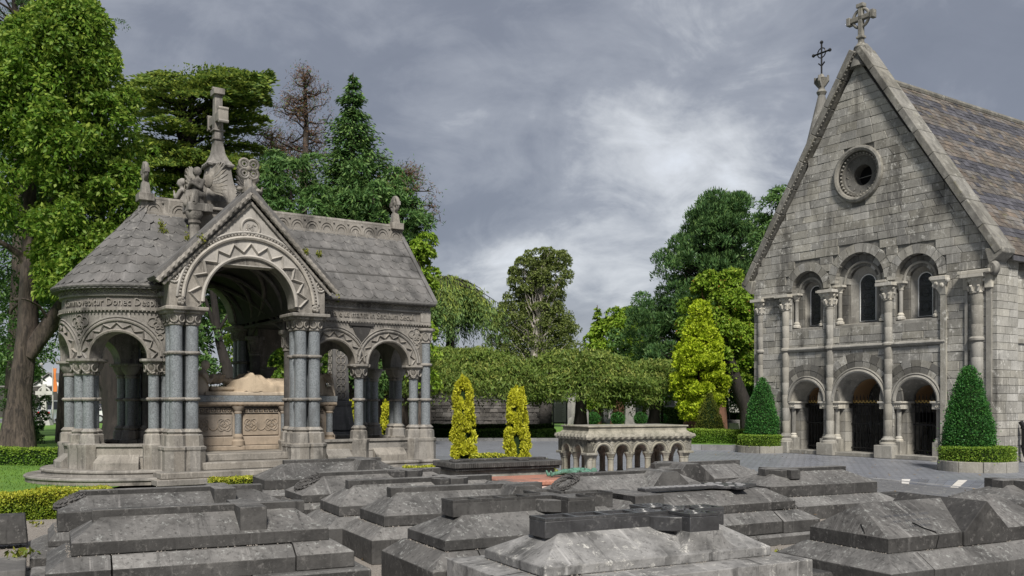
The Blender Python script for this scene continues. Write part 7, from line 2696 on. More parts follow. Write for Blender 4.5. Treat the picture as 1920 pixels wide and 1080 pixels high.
shrubby('bushy green conifer behind the gable finial, below the dead pines', 545, 37, [(30, 290), (62, 340), (80, 400), (86, 500), (60, 600), (50, 760)], 140, 0.17, 'lf_fir', 21, 'conifer_bush', 0.4, 0.7, 150)
shrubby('dense dark conifer mass behind the right roof slope', 700, 38.5, [(20, 310), (60, 350), (92, 400), (100, 450), (104, 520), (85, 600), (60, 740)], 170, 0.17, 'lf_fir', 22, 'conifer_bush', 0.4, 0.75, 150)
dead_pine('scraggy brown-twigged pine leaning out beside the right roof finial', 748, 39, 320, 26, 0.5, 420, 7)
shrubby('young light green tree right behind the roof end of the mausoleum', 792, 34, [(8, 430), (14, 460), (20, 490), (18, 560), (26, 640), (20, 740)], 44, 0.15, 'lf_lime', 23, 'young_tree', 0.22, 0.42, 110)
shrubby('tall leafy green mass filling the view behind the mausoleum arches', 470, 46, [(60, 420), (190, 500), (230, 620), (200, 790)], 150, 0.24, 'lf_fir', 24, 'broad_tree', 0.7, 1.1, 130)
shrubby('dark leafy tree behind the left forked tree', -20, 44, [(60, 300), (150, 400), (170, 550), (120, 700)], 110, 0.22, 'lf_fir', 25, 'broad_tree', 0.7, 1.1, 120, 'bark_dark')
shrubby('dark green tree standing behind the rounded end of the mausoleum', 235, 48, [(60, 400), (110, 470), (120, 560), (95, 640)], 100, 0.22, 'lf_fir', 26, 'broad_tree', 0.7, 1.1, 120, 'bark_dark')


# ---- weeping cedar
def weeping(label, px, D, top, w_px, n, seed):
    x0 = XD(px, D)
    T = thing('weeping_cedar', label, 'tree', (x0, D, 0))
    zt = ZD(top, D)
    W = w_px * D / F
    trunk_mesh([(0, 0, 0), (0.2, 0, zt * 0.6), (0, 0, zt * 0.97)], [0.3, 0.22, 0.08], 'bark_dark', T)
    rr = random.Random(seed)
    m = MB()
    P_, D_, T_ = [], [], []
    for k in range(n):
        a = rr.uniform(0, 6.28)
        L = W * rr.uniform(0.25, 1.0)
        zs = zt - rr.uniform(0.0, 0.5)
        drop = rr.uniform(0.5, 0.95) * zt * (L / W) ** 1.4 * 0.75
        e = Vector((L * math.cos(a), L * math.sin(a), zs - drop * 0.35))
        pth = branch_path((0, 0, zs), e, 0.25, 0.05, 6)
        m.tube(pth, [0.05, 0.045, 0.04, 0.03, 0.02, 0.015, 0.008], 4)
        arr = np.array([tuple(p) for p in pth])
        for s in range(15):
            t = rr.uniform(0.15, 1.0)
            i = min(5, int(t * 6))
            b = arr[i] * (1 - (t * 6 - i)) + arr[i + 1] * (t * 6 - i)
            ln = rr.uniform(0.6, 2.6) * (0.5 + 0.5 * L / W)
            c = 34
            u = rng.uniform(0, 1, c)
            P_.append(b + np.stack([rng.normal(size=c) * 0.10 + math.cos(a) * 0.25 * u, rng.normal(size=c) * 0.10 + math.sin(a) * 0.25 * u, -u * ln], 1))
            D_.append(np.stack([rng.normal(size=c) * 0.4 + math.cos(a) * 0.3, rng.normal(size=c) * 0.4 + math.sin(a) * 0.3, np.full(c, -0.8)], 1))
            T_.append((1 - u) * rng.uniform(0, 1, c) * 0.9)
    m.obj('limbs', 'bark_dark', T)
    leaves('crown', np.concatenate(P_), np.concatenate(D_), 0.20, 0.05, 'lf_weep', T, np.concatenate(T_))


weeping('weeping cedar with hanging green curtains right of the mausoleum roof', 838, 47, 520, 112, 130, 31)


# ---- birch
def birch():
    D = 58
    x0 = XD(1005, D)
    T = thing('birch_tree', 'open-crowned birch with pale stem in the middle distance', 'tree', (x0, D, 0))

    def q(px, py, dd=0):
        return Vector((XD(px, D) - x0, dd, ZD(py, D)))
    trunk_mesh([q(998, 790), q(1003, 640), q(1015, 560), q(1022, 500), q(1030, 468)], [0.32, 0.26, 0.18, 0.1, 0.03], 'bark_pale', T, 10, 0.05)
    rr = random.Random(9)
    segs, cl = [], []
    env = [(470, 975, 1070), (500, 962, 1068), (530, 955, 1066), (560, 950, 1050), (590, 925, 1062), (620, 915, 1085), (650, 908, 1090), (690, 905, 1090)]
    for k in range(430):
        f = rr.uniform(0, len(env) - 1.001)
        a, b = env[int(f)], env[int(f) + 1]
        t = f - int(f)
        y = a[0] + (b[0] - a[0]) * t
        px = rr.uniform(a[1] + (b[1] - a[1]) * t, a[2] + (b[2] - a[2]) * t)
        c = q(px, y, rr.uniform(-0.8, 3.0))
        s = 0.31 if y < 580 else 0.48
        if y < 575 and rr.random() < 0.22:
            continue
        cl.append((c.x, c.y, c.z, s * rr.uniform(0.8, 1.3)))
        if k % 3 == 0:
            segs.append((q(1008, min(760, y + 70)), c, 0.05, 0.01, 0.1))
    limbs(T, segs, 'bark_pale')
    p, d, t = blob_leaves([c[:3] for c in cl], [(c[3],) * 3 for c in cl], 120, 0.5, 0.5, 0.5)
    leaves('crown', p, d, 0.16, 0.08, 'lf_birch', T, t)


birch()


# ---- flat-topped weeping cherries
def cherry(label, px, D, w_px, top, bot, n, seed, lean=0):
    x0 = XD(px, D)
    T = thing('weeping_cherry', label, 'tree', (x0, D, 0), 0, 'flat-topped weeping cherries')
    W = w_px * D / F
    zt, zb = ZD(top, D), ZD(bot, D)
    trunk_mesh([(0, 0, 0), (0.05, 0, zt * 0.35), (0.1 + lean, 0, zt * 0.62)], [0.28, 0.24, 0.2], 'bark_dark', T, 12, 0.12)
    rr = random.Random(seed)
    m = MB()
    P_, D_, T_ = [], [], []
    for k in range(n):
        a = rr.uniform(0, 6.28)
        u = rr.uniform(0.04, 1.0) ** 0.6
        L = W * u
        dy = 0.8
        crown = zt - (zt - zb) * 0.62 * u ** 1.9 + 0.22 * math.sin(a * 3 + seed) * u + 0.12 * math.sin(a * 7 + seed * 2) * u - (0.0 if rr.random() < 0.55 else rr.uniform(0.2, 0.75)) + rr.uniform(-0.1, 0.1)
        e = Vector((L * math.cos(a), L * math.sin(a) * dy, crown))
        if k % 4 == 0:
            m.tube(branch_path((0.1 + lean, 0, zt * 0.58), e + Vector((0, 0, 0.05)), 0.30, 0.08, 6), [0.08, 0.065, 0.05, 0.04, 0.03, 0.02, 0.008], 5)
        ln = rr.uniform(0.15, 0.5) * (0.6 + 0.7 * u)
        c = 60
        v = rng.uniform(0, 1, c)
        spread = 0.12 + 0.32 * v
        P_.append(np.array(tuple(e)) + np.stack([rng.normal(size=c) * spread + math.cos(a) * 0.3 * v, rng.normal(size=c) * spread + math.sin(a) * 0.3 * v, -v * ln + rng.normal(size=c) * 0.05], 1))
        D_.append(np.stack([rng.normal(size=c) * 0.75 + math.cos(a) * 0.35, rng.normal(size=c) * 0.75 + math.sin(a) * 0.35, -0.75 + rng.normal(size=c) * 0.4], 1))
        T_.append(np.clip((1 - v) * rng.uniform(0, 1, c) * rr.uniform(0.2, 1.4), 0, 1))
    m.obj('limbs', 'bark_dark', T)
    leaves('crown', np.concatenate(P_), np.concatenate(D_), 0.19, 0.06, 'lf_cherry', T, np.concatenate(T_))


cherry('flat-topped weeping cherry spreading right of the mausoleum, above the dark wall', 862, 40, 150, 652, 752, 560, 41)
cherry('flat-topped weeping cherry with dark trunk standing over the table tomb', 1087, 41, 128, 656, 752, 520, 42)
cherry('smaller weeping cherry spreading behind the right end of the table tomb', 1225, 43, 88, 676, 756, 320, 43)

# ---- conifers on the right, left of the church
conifer('slim pointed bright green conifer left of the dark pines', 'conifer', XD(1120, 62), 62, ZD(572, 62), 1.5, lambda t: 0.15 + 1.2 * (1 - t), 22, 9, 0.24, 0.09, 'lf_lime', 0.3, 0.2, 'bark_red', 0.2, 70, 0.3, 0.15)
shrubby('rounded bright green conifer far behind the weeping cherries', 1160, 62, [(14, 585), (40, 615), (58, 650), (60, 690), (45, 740)], 90, 0.22, 'lf_lime', 51, 'conifer', 0.4, 0.75, 130, 'bark_red')
shrubby('dark bluish green conifer behind the bright rounded one', 1205, 64, [(15, 560), (35, 620), (50, 690), (40, 750)], 60, 0.24, 'lf_pine', 52, 'conifer', 0.5, 0.8, 120, 'bark_red')


def big_pine():
    D = 52
    x0 = XD(1345, D)
    T = thing('pine_tree', 'big dark wind-swept pine towering left of the church', 'tree', (x0, D, 0))

    def q(px, py, dd=0):
        return Vector((XD(px, D) - x0, dd, ZD(py, D)))
    trunk_mesh([q(1345, 800), q(1345, 650), q(1340, 500), q(1335, 400)], [0.45, 0.36, 0.25, 0.06], 'bark_dark', T)
    rr = random.Random(17)
    env = [(380, 1322, 1372), (410, 1300, 1405), (440, 1288, 1416), (480, 1238, 1424), (510, 1232, 1426), (540, 1240, 1430), (580, 1186, 1432), (620, 1188, 1432), (660, 1200, 1432), (700, 1215, 1430)]
    segs, cl = [], []
    for k in range(620):
        f = rr.uniform(0, len(env) - 1.001)
        a, b = env[int(f)], env[int(f) + 1]
        t = f - int(f)
        y = a[0] + (b[0] - a[0]) * t
        px = rr.uniform(a[1] + (b[1] - a[1]) * t, a[2] + (b[2] - a[2]) * t)
        c = q(px, y, rr.uniform(-2.5, 3.0))
        cl.append((c.x, c.y, c.z, rr.uniform(0.4, 0.8)))
        if k % 3 == 0:
            segs.append((q(1341, min(760, y + 60)), c, 0.08, 0.015, 0.1))
    limbs(T, segs, 'bark_dark')
    cl2 = [(c[0], c[1], c[2]) for c in cl]
    p, d, t = blob_leaves(cl2, [(c[3] * 0.9, c[3] * 0.9, c[3] * 0.75) for c in cl], 150, 0.6, -0.55, 0.35)
    leaves('crown', p, d, 0.24, 0.06, 'lf_pine', T, t)


big_pine()
shrubby('tall green conifer pressed against the left edge of the church gable', 1462, 46, [(10, 352), (24, 400), (40, 450), (52, 520), (50, 640), (40, 760)], 110, 0.2, 'lf_fir', 54, 'conifer', 0.4, 0.75, 140, 'bark_dark')
shrubby('light green cypress with rusty patches left of the church', 1350, 45, [(30, 520), (60, 560), (78, 610), (76, 660), (60, 700), (30, 735)], 120, 0.18, 'lf_lime', 55, 'cypress_tree', 0.35, 0.65, 140, 'bark_red', 0.25, second=('lf_orange', 0.02))
dark_tree('dark leaning trunk between the golden cypress and the church', 1405, 44, [(1408, 800), (1398, 765), (1375, 700), (1358, 640)], [0.36, 0.34, 0.32, 0.26], [], None)
shrubby('bright golden cypress standing over the far hedge', 1312, 39.5, [(6, 570), (14, 600), (30, 640), (44, 690), (46, 730), (36, 765), (20, 785)], 220, 0.13, 'lf_gold', 56, 'golden_cypress', 0.22, 0.4, 130, 'bark_red', -0.2, 0.6, trunk_r=0.28)
shrubby('dark conifer wall filling the gap beside the church front', 1440, 50, [(60, 560), (80, 640), (70, 720), (60, 780)], 80, 0.22, 'lf_pine', 57, 'conifer', 0.5, 0.9, 120, 'bark_dark')
for px, D, r in ((1165, 56, 0.5), (1232, 60, 0.42), (1304, 52, 0.5)):
    T = thing('redwood_tree', {1165: 'thick red-barked trunk between two clipped ball bushes', 1232: 'thin far red-barked trunk behind the bead sculpture', 1304: 'thick red-barked trunk beside the small olive cone'}[px], 'tree', (XD(px, D), D, 0))
    trunk_mesh([(0, 0, 0), (0.0, 0, 2.0), (0.05, 0, 4.0)], [r, r * 0.75, r * 0.4], 'bark_red', T, 14, 0.1)
    cl = shell_clumps(26, [(0.9, 2.8), (1.6, 3.6), (1.2, 4.8), (0.4, 5.6)], 0.4, 0.7, px)
    p, d, t = blob_leaves([c[:3] for c in cl], [(c[3],) * 3 for c in cl], 70, 0.5, 0.4, 0.5)
    leaves('crown', p, d, 0.22, 0.09, 'lf_fir', T, t)
shrubby('far green trees closing the view behind the gravestones', 1240, 95, [(200, 690), (260, 720), (260, 760)], 120, 0.4, 'lf_fir', 58, 'far_trees', 1.2, 2.0, 130)
shrubby('far leafy trees low on the horizon right of the mausoleum', 900, 90, [(160, 680), (220, 720), (220, 770)], 100, 0.4, 'lf_birch', 59, 'far_trees', 1.2, 2.0, 130)
shrubby('far trees low behind the white house at the left', 60, 130, [(60, 700), (150, 725), (160, 760)], 80, 0.5, 'lf_pine', 60, 'far_trees', 1.2, 2.0, 120)

for o in COL.objects:
    if o.name.startswith('far_trees'):
        o['kind'] = 'stuff'


# ================================================================== BACKGROUND THINGS
MAT['wallstone'] = stone('dark_rubble', (0.12, 0.112, 0.105), (0.06, 0.056, 0.053), (0.015, 0.015, 0.015), 1.2, 0.5, 0.35, (0.25, 0.24, 0.22), 5, 0.6, 0.9, 0.45, 20, 0.4, streak=1)
MAT['headstone'] = stone('grey_headstone', (0.30, 0.29, 0.28), (0.19, 0.185, 0.18), (0.08, 0.08, 0.075), 1.5, 0.5, 0.3, rnd=0.35)
MAT['headstone_pale'] = stone('pale_headstone', (0.48, 0.47, 0.45), (0.34, 0.33, 0.32), (0.2, 0.2, 0.19), 1.5, 0.4, 0.1, rnd=0.15)


def old_wall():
    D = 45.0
    x0, x1 = XD(796, D), XD(1035, D)
    T = thing('stone_wall', 'dark rubble stone wall under the weeping cherries', 'wall', (x0, D, 0), -0.01)
    L = x1 - x0
    MB().box(0, L - 0.6, 0.12, 0.5, 0, 3.0).obj('core', 'mortar', T)
    z = 0.0
    k = 0
    rest = MB()
    sizes = []
    while z < 2.75:
        h = random.uniform(0.13, 0.24)
        x = 0
        while x < L - 0.6:
            w = min(random.uniform(0.2, 0.55), L - 0.6 - x)
            sizes.append((x, z, w, h))
            x += w
        z += h
    vis = [s for s in sizes if 0.45 < s[1] < 2.0 and s[2] > 0.12]
    vis.sort(key=lambda s: -s[2] * s[3])
    keep = set(map(id, vis[:240]))
    for s in sizes:
        x, zz, w, h = s
        pr = random.uniform(0, 0.06)
        m = MB() if id(s) in keep else rest
        if w < 0.05:
            continue
        m.frustum(x + 0.008, x + w - 0.008, 0.06 - pr, 0.16, zz + 0.008, x + 0.014, x + w - 0.014, 0.075 - pr, 0.16, zz + h - 0.008)
        if m is not rest:
            m.obj('wall_stone', 'wallstone', T, smooth=0)
    stuff(rest.obj('wall_stones', 'wallstone', T, smooth=0))
    MB().box(L - 0.6, L, -0.05, 0.6, 0, 2.9).obj('end_pier', 'wallstone', T)
    MB().box(-0.1, L - 0.4, -0.25, 0.1, 0, 0.55).obj('footing', 'kerb', T)
    # notice board
    S_ = thing('notice_board', 'white framed notice board fixed to the end of the dark wall', 'sign', (XD(1050, 44.2), 44.2, 0))
    MB().box(-0.36, 0.36, 0.02, 0.10, 0.6, 1.72).obj('frame', 'kerb', S_, bevel=0.01)
    MB().box(-0.28, 0.28, 0.0, 0.02, 0.68, 1.64).obj('panel', 'white', S_)
    t = MB()
    for r in range(16):
        t.box(-0.22, -0.22 + random.uniform(0.3, 0.44), -0.003, 0.0, 1.52 - r * 0.05, 1.535 - r * 0.05)
    t.obj('printed_lines', 'kerb', S_)
    for s in (-0.3, 0.3):
        MB().box(s - 0.03, s + 0.03, 0.1, 0.16, 0, 1.7).obj('post', 'iron', S_)


old_wall()


# ---- Celtic crosses, headstones
def celtic_cross(label, x, y, h, mat='headstone', rz=0.0, group=None, base=True, z0=0.0, name='celtic_cross'):
    T = thing(name, label, 'grave cross', (x, y, z0), rz, group)
    s = h / 2.5
    MB().frustum(-0.45 * s, 0.45 * s, -0.3 * s, 0.3 * s, 0, -0.28 * s, 0.28 * s, -0.18 * s, 0.18 * s, 0.6 * s).obj('base', mat, T, bevel=0.01)
    c = MB()
    c.frustum(-0.17 * s, 0.17 * s, -0.09 * s, 0.09 * s, 0.58 * s, -0.11 * s, 0.11 * s, -0.07 * s, 0.07 * s, 2.5 * s)
    c.box(-0.50 * s, 0.50 * s, -0.068 * s, 0.068 * s, 1.85 * s, 2.08 * s)
    c.tube([(0.34 * s * math.cos(t), 0, 1.965 * s + 0.34 * s * math.sin(t)) for t in lin(0, 2 * PI, 22)[:-1]], 0.065 * s, 6, closed=True)
    c.obj('cross', mat, T, bevel=0.006)
    return T


# tall high cross shaft behind the mausoleum, seen through the right arch
def high_cross():
    D = 26.5
    T = thing('high_cross', 'tall grey knotwork-carved cross shaft seen through the right mausoleum arch', 'grave cross', (XD(634, D), D, 0), GRID)
    MB().box(-0.55, 0.55, -0.5, 0.5, 0, 0.5).obj('base', 'slab', T, bevel=0.02)
    MB().frustum(-0.42, 0.42, -0.36, 0.36, 0.5, -0.30, 0.30, -0.26, 0.26, 1.5).obj('pedestal', 'slab', T, bevel=0.02)
    MB().box(-0.31, 0.31, -0.27, 0.27, 1.5, 1.65).obj('moulding', 'slab', T, bevel=0.02)
    sh = MB().frustum(-0.26, 0.26, -0.2, 0.2, 1.65, -0.19, 0.19, -0.15, 0.15, 4.6)
    sh.box(-0.55, 0.55, -0.14, 0.14, 3.75, 4.1)
    sh.tube([(0.42 * math.cos(t), 0, 3.92 + 0.42 * math.sin(t)) for t in lin(0, 2 * PI, 24)[:-1]], 0.09, 6, closed=True)
    sh.obj('shaft', 'slab', T, bevel=0.015)
    k = MB()
    for i in range(9):
        z = 1.8 + i * 0.2
        for s in (-1, 1):
            k.tube([(s * 0.06 + 0.075 * math.cos(t), -0.21 + i * 0.004, z + 0.09 * math.sin(t)) for t in lin(0, 2 * PI, 12)[:-1]], 0.014, 5, closed=True)
            k.tube([(-0.262 + i * 0.004, s * 0.05 + 0.06 * math.cos(t), z + 0.09 * math.sin(t)) for t in lin(0, 2 * PI, 12)[:-1]], 0.014, 5, closed=True)
    k.obj('interlace', 'maus', T)


high_cross()
hc = thing('railing_chain', 'low dark chain rail beside the tall cross shaft', 'chain', (XD(640, 25.2), 25.2, 0), 0)
MB().tube([(-1.0, 0, 0.95), (-0.5, 0, 0.86), (0, 0, 0.84), (0.5, 0, 0.86), (1.0, 0, 0.95)], 0.025, 5).obj('chain', 'iron', hc)
for sx in (-1, 1):
    MB().tube([(sx, 0, 0), (sx, 0, 1.0)], 0.04, 6).obj('post', 'iron', hc)


def obelisk(label, x, y, h, mat, group=None, name='obelisk'):
    T = thing(name, label, 'monument', (x, y, 0), random.uniform(-0.3, 0.3), group)
    s = h / 3
    MB().box(-0.5 * s, 0.5 * s, -0.5 * s, 0.5 * s, 0, 0.35 * s).obj('step', mat, T, bevel=0.01)
    MB().box(-0.36 * s, 0.36 * s, -0.36 * s, 0.36 * s, 0.35 * s, 0.95 * s).obj('pedestal', mat, T, bevel=0.01)
    MB().box(-0.42 * s, 0.42 * s, -0.42 * s, 0.42 * s, 0.95 * s, 1.05 * s).obj('cornice', mat, T, bevel=0.01)
    m = MB().frustum(-0.2 * s, 0.2 * s, -0.2 * s, 0.2 * s, 1.05 * s, -0.1 * s, 0.1 * s, -0.1 * s, 0.1 * s, 2.8 * s)
    m.frustum(-0.1 * s, 0.1 * s, -0.1 * s, 0.1 * s, 2.8 * s, -0.005, 0.005, -0.005, 0.005, 3 * s)
    m.obj('shaft', mat, T)
    return T


def pedestal_monument(label, x, y, h, mat, group=None):
    T = thing('pedestal_monument', label, 'monument', (x, y, 0), random.uniform(-0.4, 0.4), group)
    s = h / 2.2
    MB().box(-0.42 * s, 0.42 * s, -0.42 * s, 0.42 * s, 0, 0.3 * s).obj('step', mat, T, bevel=0.01)
    MB().frustum(-0.30 * s, 0.30 * s, -0.30 * s, 0.30 * s, 0.3 * s, -0.25 * s, 0.25 * s, -0.25 * s, 0.25 * s, 1.6 * s).obj('shaft', mat, T, bevel=0.01)
    MB().box(-0.34 * s, 0.34 * s, -0.34 * s, 0.34 * s, 1.6 * s, 1.75 * s).obj('cornice', mat, T, bevel=0.02)
    MB().lathe([(0.22 * s, 1.75 * s), (0.10 * s, 1.85 * s), (0.17 * s, 1.95 * s), (0.18 * s, 2.05 * s), (0.05 * s, 2.2 * s)], n=10).obj('urn', mat, T)
    return T


def headstone(label, x, y, h, mat, group=None, w=None):
    T = thing('headstone', label, 'headstone', (x, y, 0), random.uniform(-0.2, 0.2), group)
    w = w or h * 0.19
    pts = [(-w, 0, 0.1), (w, 0, 0.1), (w, 0, h - w)] + [(w * math.cos(t), 0, h - w + w * math.sin(t)) for t in lin(0.2, PI - 0.2, 8)] + [(-w, 0, h - w)]
    MB().prism(pts, (0, 0.14, 0)).obj('slab', mat, T, bevel=0.008)
    MB().box(-w - 0.1, w + 0.1, -0.1, 0.24, 0, 0.12).obj('plinth', mat, T)
    return T


pedestal_monument('tall grey urn-topped monument between the red trunk and a ball bush', XD(1181, 50), 50, 2.15, 'headstone')
obelisk('tall grey obelisk right of the golden cypress', XD(1369, 62), 62, 4.4, 'headstone')
obelisk('grey stepped obelisk just left of the golden cypress', XD(1256, 60), 60, 4.0, 'headstone')
headstone('grey rounded headstone right of the dark cherry trunk', XD(1094, 46), 46, 1.35, 'headstone', w=0.26)
celtic_cross('slim grey Celtic cross behind the bead sculpture', XD(1216, 54), 54, 2.9)
kinds = {'c': ('small grey Celtic cross among the far gravestones', 'far Celtic crosses'), 'h': ('small grey far-off headstone beyond the hedges', 'far grey headstones'), 'w': ('small whitish far-off headstone beyond the hedges', 'far pale headstones'), 'p': ('small far-off pedestal monument among the gravestones', 'far pedestal monuments'), 'x': ('small white far-off cross among the gravestones', 'far white crosses')}
rr = random.Random(77)
for k in range(84):
    px = rr.choice((rr.uniform(1100, 1300), rr.uniform(1340, 1420), rr.uniform(1060, 1100)))
    D = rr.uniform(62, 100)
    t = rr.choice('cchhwpxhp')
    x = XD(px, D)
    lab, grp = kinds[t]
    if t == 'c':
        celtic_cross(lab, x, D, rr.uniform(1.9, 2.9), 'headstone', rr.uniform(-.3, .3), grp, name='far_celtic_cross')
    elif t == 'x':
        celtic_cross(lab, x, D, rr.uniform(1.7, 2.6), 'headstone_pale', rr.uniform(-.3, .3), grp, name='far_cross')
    elif t == 'p':
        pedestal_monument(lab, x, D, rr.uniform(1.8, 2.8), 'headstone', grp)
    else:
        headstone(lab, x, D, rr.uniform(1.1, 2.1), 'headstone_pale' if t == 'w' else 'headstone', grp)


# bead sculpture: two strings of stacked spheres
def beads():
    D = 44
    for dx, mat, lab, n in ((0, 'headstone_pale', 'silvery stack of beads beside the dark one, behind the table tomb', 7), (0.15, 'iron', 'dark stack of beads beside the silvery one, behind the table tomb', 7)):
        T = thing('bead_column', lab, 'sculpture', (XD(1236, D) + dx, D + dx * 0.5, 0))
        MB().tube([(0, 0, 0), (0, 0, 1.95)], 0.02, 6).obj('rod', 'iron', T)
        for k in range(n):
            MB().sphere((0, 0, 0.75 + 0.165 * k), 0.083, n=12, m=8).obj('bead', mat, T)


beads()
# grave plot with pale stone near the cypress
g = thing('grave_plot', 'pale low grave surround with small white box between cypress cones', 'grave', (XD(1372, 46), 46, 0))
MB().box(-0.9, 0.9, -0.3, 0.3, 0, 0.75).obj('surround', 'headstone', g, bevel=0.02)
MB().box(-0.3, 0.25, -0.7, -0.35, 0, 0.62).obj('box', 'headstone_pale', g, bevel=0.02)

# ---- left background
celtic_cross('white Celtic cross headstone on the far grass, left of the silver car', XD(83, 66), 66, 2.9, 'headstone_pale', 0.1)
celtic_cross('weathered grey cross before the long boundary wall', XD(117, 90), 90, 3.6, 'headstone')
headstone('weathered grey headstone before the long boundary wall', XD(132, 90), 90, 2.2, 'headstone')
bw = thing('boundary_wall', 'long dark stone boundary wall far behind the lawn', 'wall', (-75, 96, 0))
MB().box(0, 60, 0, 0.5, 0, 3.2).obj('wall', 'wallstone', bw)
MB().box(0, 60, -0.06, 0.56, 3.2, 3.35).obj('coping', 'headstone', bw)
MAT['render'] = plain('white_render', (0.78, 0.78, 0.77), 0.8, 0, 0.05, 1, 0.05)
MAT['rooftile'] = plain('grey_tiles', (0.16, 0.155, 0.155), 0.8, 0, 0.2, 6, 0.2)


def house(label, px, D, w, eave, apex, wallm='render'):
    T = thing('house', label, 'house', (XD(px, D), D, 0))
    MB().box(-w, w, 0, 9, 0, eave).obj('wall', wallm, T)
    MB().prism([(-w, 0, eave), (w, 0, eave), (0, 0, apex)], (0, 9, 0)).obj('gable', wallm, T)
    for s in (-1, 1):
        MB().prism([(s * (w + 0.3), -0.3, eave - 0.2), (0, -0.3, apex + 0.12), (0, -0.3, apex + 0.27), (s * (w + 0.3), -0.3, eave - 0.05)], (0, 9.6, 0)).obj('roof', 'rooftile', T)
    MB().box(w * 0.2, w * 0.6, -0.03, 0.0, 1.0, 2.2).obj('window', 'glass', T)
    MB().box(-w * 0.6, -w * 0.2, -0.03, 0.0, 1.0, 2.2).obj('window', 'glass', T)


house('white gabled house beyond the boundary wall', 93, 120, 1.9, 3.9, 5.2)
house('grey-roofed house partly hidden right of the white one', 128, 135, 3.2, 4.2, 5.6)
fp = thing('flag_pole', 'thin pole with orange and white flag by the white cross headstone', 'flagpole', (XD(99, 68), 68, 0))
MB().tube([(0, 0, 0), (0, 0, 4.2)], 0.05, 6).obj('pole', 'headstone_pale', fp)
MAT['orange'] = plain('orange_cloth', (0.6, 0.18, 0.04), 0.8)
m = MB()
m.loft([[(0.05 + 0.03 * math.sin(z * 4), 0, z), (0.26 + 0.04 * math.sin(z * 3), 0.03 * math.sin(z * 5), z), (0.26 + 0.04 * math.sin(z * 3), 0.04 + 0.03 * math.sin(z * 5), z), (0.05, 0.03, z)] for z in lin(2.4, 4.1, 10)])
m.obj('flag', 'orange', fp)
for px, lab in ((79, 'thin grey lamp post left of the white cross headstone'), (129, 'thin pale lamp post in front of the boundary wall')):
    lp = thing('lamp_post', lab, 'lamp post', (XD(px, 92), 92, 0))
    MB().tube([(0, 0, 0), (0, 0, 5.4)], 0.07, 6).obj('pole', 'headstone_pale', lp)
    MB().box(-0.5, 0.1, -0.1, 0.1, 5.35, 5.5).obj('lamp_head', 'headstone_pale', lp)

# ---- parked cars
MAT['silver'] = plain('silver_paint', (0.55, 0.58, 0.62), 0.3, 0.5, 0.03, 2, 0)
MAT['navy'] = plain('navy_paint', (0.03, 0.04, 0.075), 0.25, 0.2, 0.03, 2, 0)
MAT['paintwhite'] = plain('white_car_paint', (0.7, 0.71, 0.72), 0.3, 0.1, 0.03, 2, 0)
MAT['rubber'] = plain('tyre_rubber', (0.015, 0.015, 0.015), 0.8)
MAT['redlamp'] = plain('red_lens', (0.5, 0.02, 0.02), 0.3)


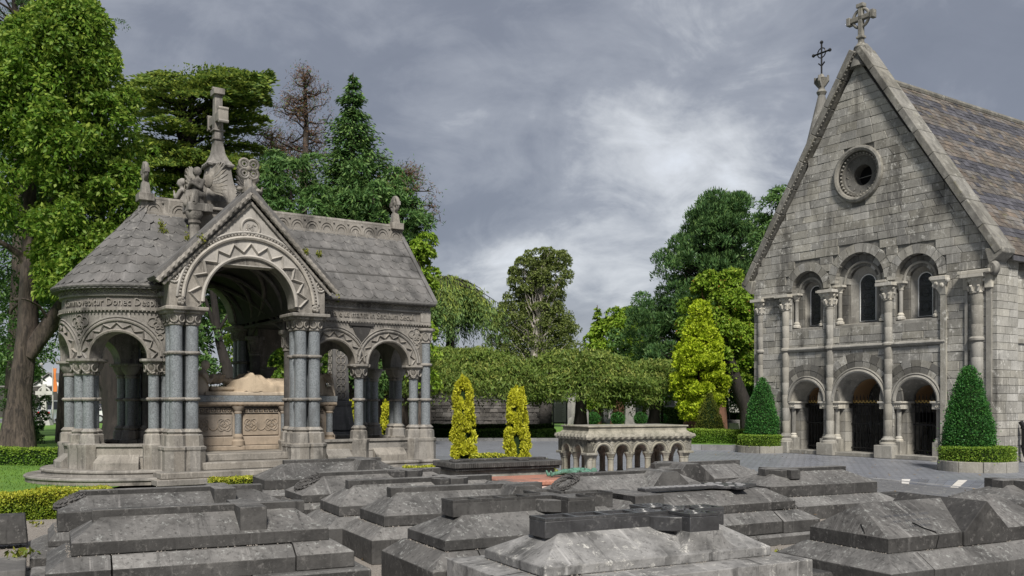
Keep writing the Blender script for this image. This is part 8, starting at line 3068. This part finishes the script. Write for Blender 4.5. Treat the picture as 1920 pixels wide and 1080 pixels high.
def car(label, x, y, rz, mat, suv=False):
    T = thing('parked_car', label, 'car', (x, y, 0), rz, 'cars parked on the far road')
    h = 1.7 if suv else 1.42
    b = MB()
    prof = [(-2.1, 0.35), (-2.15, 0.75), (-2.0, 0.95), (-1.2, 1.0), (1.1, 1.0), (1.9, 0.85), (2.1, 0.65), (2.1, 0.35)] if not suv else [(-2.1, 0.4), (-2.15, 0.8), (-2.1, 1.08), (-1.2, 1.1), (1.0, 1.08), (1.95, 0.98), (2.1, 0.7), (2.1, 0.4)]
    rings = []
    for yy, k in ((-0.86, 0.0), (-0.88, 1.0), (0.88, 1.0), (0.86, 0.0)):
        rings.append([(px * (1 if k else 0.985), yy, pz if k else pz * 0.99) for px, pz in prof])
    b.loft(rings)
    b.obj('body', mat, T, bevel=0.06)
    c = MB()
    top = [(-1.6, 1.0), (-1.25, h), (0.35, h), (1.05, 1.02)] if not suv else [(-2.0, 1.08), (-1.8, h), (0.4, h), (1.0, 1.08)]
    c.loft([[(px, -0.82 if pz < 1.2 else -0.68, pz) for px, pz in top], [(px, 0.82 if pz < 1.2 else 0.68, pz) for px, pz in top]])
    c.obj('cabin', 'glass', T, bevel=0.03)
    xs = [p[0] for p in top]
    MB().box(xs[1] - 0.02, xs[2] + 0.02, -0.69, 0.69, h - 0.01, h + 0.05).obj('roof', mat, T, bevel=0.03)
    for s in (-1, 1):
        for i in (1, 2):
            pass
        MB().tube([(xs[0], s * 0.83, top[0][1]), (xs[1], s * 0.69, h)], 0.04, 5).obj('pillar', mat, T)
        MB().tube([(xs[3], s * 0.83, top[3][1]), (xs[2], s * 0.69, h)], 0.04, 5).obj('pillar', mat, T)
        MB().tube([(-0.3, s * 0.83, 1.0), (-0.3, s * 0.69, h)], 0.04, 5).obj('pillar', mat, T)
        MB().box(-2.17, -2.10, s * 0.62 - 0.16, s * 0.62 + 0.16, 0.72, 0.92).obj('tail_lamp', 'redlamp', T, bevel=0.01)
        MB().box(2.04, 2.12, s * 0.62 - 0.16, s * 0.62 + 0.16, 0.62, 0.76).obj('headlight', 'white', T, bevel=0.01)
        for xx in (-1.3, 1.3):
            w = MB()
            w.loft([[(xx + 0.33 * math.cos(a), s * yy, 0.33 + 0.33 * math.sin(a)) for a in lin(0, 2 * PI, 18)[:-1]] for yy in (0.70, 0.91)])
            o = w.obj('wheel', 'rubber', T)
            r = MB()
            r.loft([[(xx + 0.2 * math.cos(a), s * yy, 0.33 + 0.2 * math.sin(a)) for a in lin(0, 2 * PI, 14)[:-1]] for yy in (0.86, 0.925)])
            r.obj('rim', 'silver', o)
    MB().box(-2.16, -2.1, -0.26, 0.26, 0.52, 0.64).obj('number_plate', 'white', T)


car('silver off-road car parked on the far road left of the rounded end', XD(128, 72), 72, R_(62), 'silver', True)
car('dark blue car parked on the far road, seen between the arch columns', XD(200, 77), 77, R_(28), 'navy')
car('white car behind the dark blue one', XD(214, 76), 79.5, R_(28), 'paintwhite')
car('small white car parked right of the dark blue one', XD(222, 74), 74, R_(200), 'paintwhite')
kerb_line([(-70, 73.0), (-2, 73.0)], 0.2, 0.1, 2.0)
kerb_line([(-70, 88.0), (-2, 88.0)], 0.2, 0.1, 2.0)
sheet('lawn', [(-70, 88.3), (-2, 88.3), (-2, 95.8), (-70, 95.8)], 0.08, 'lawn')
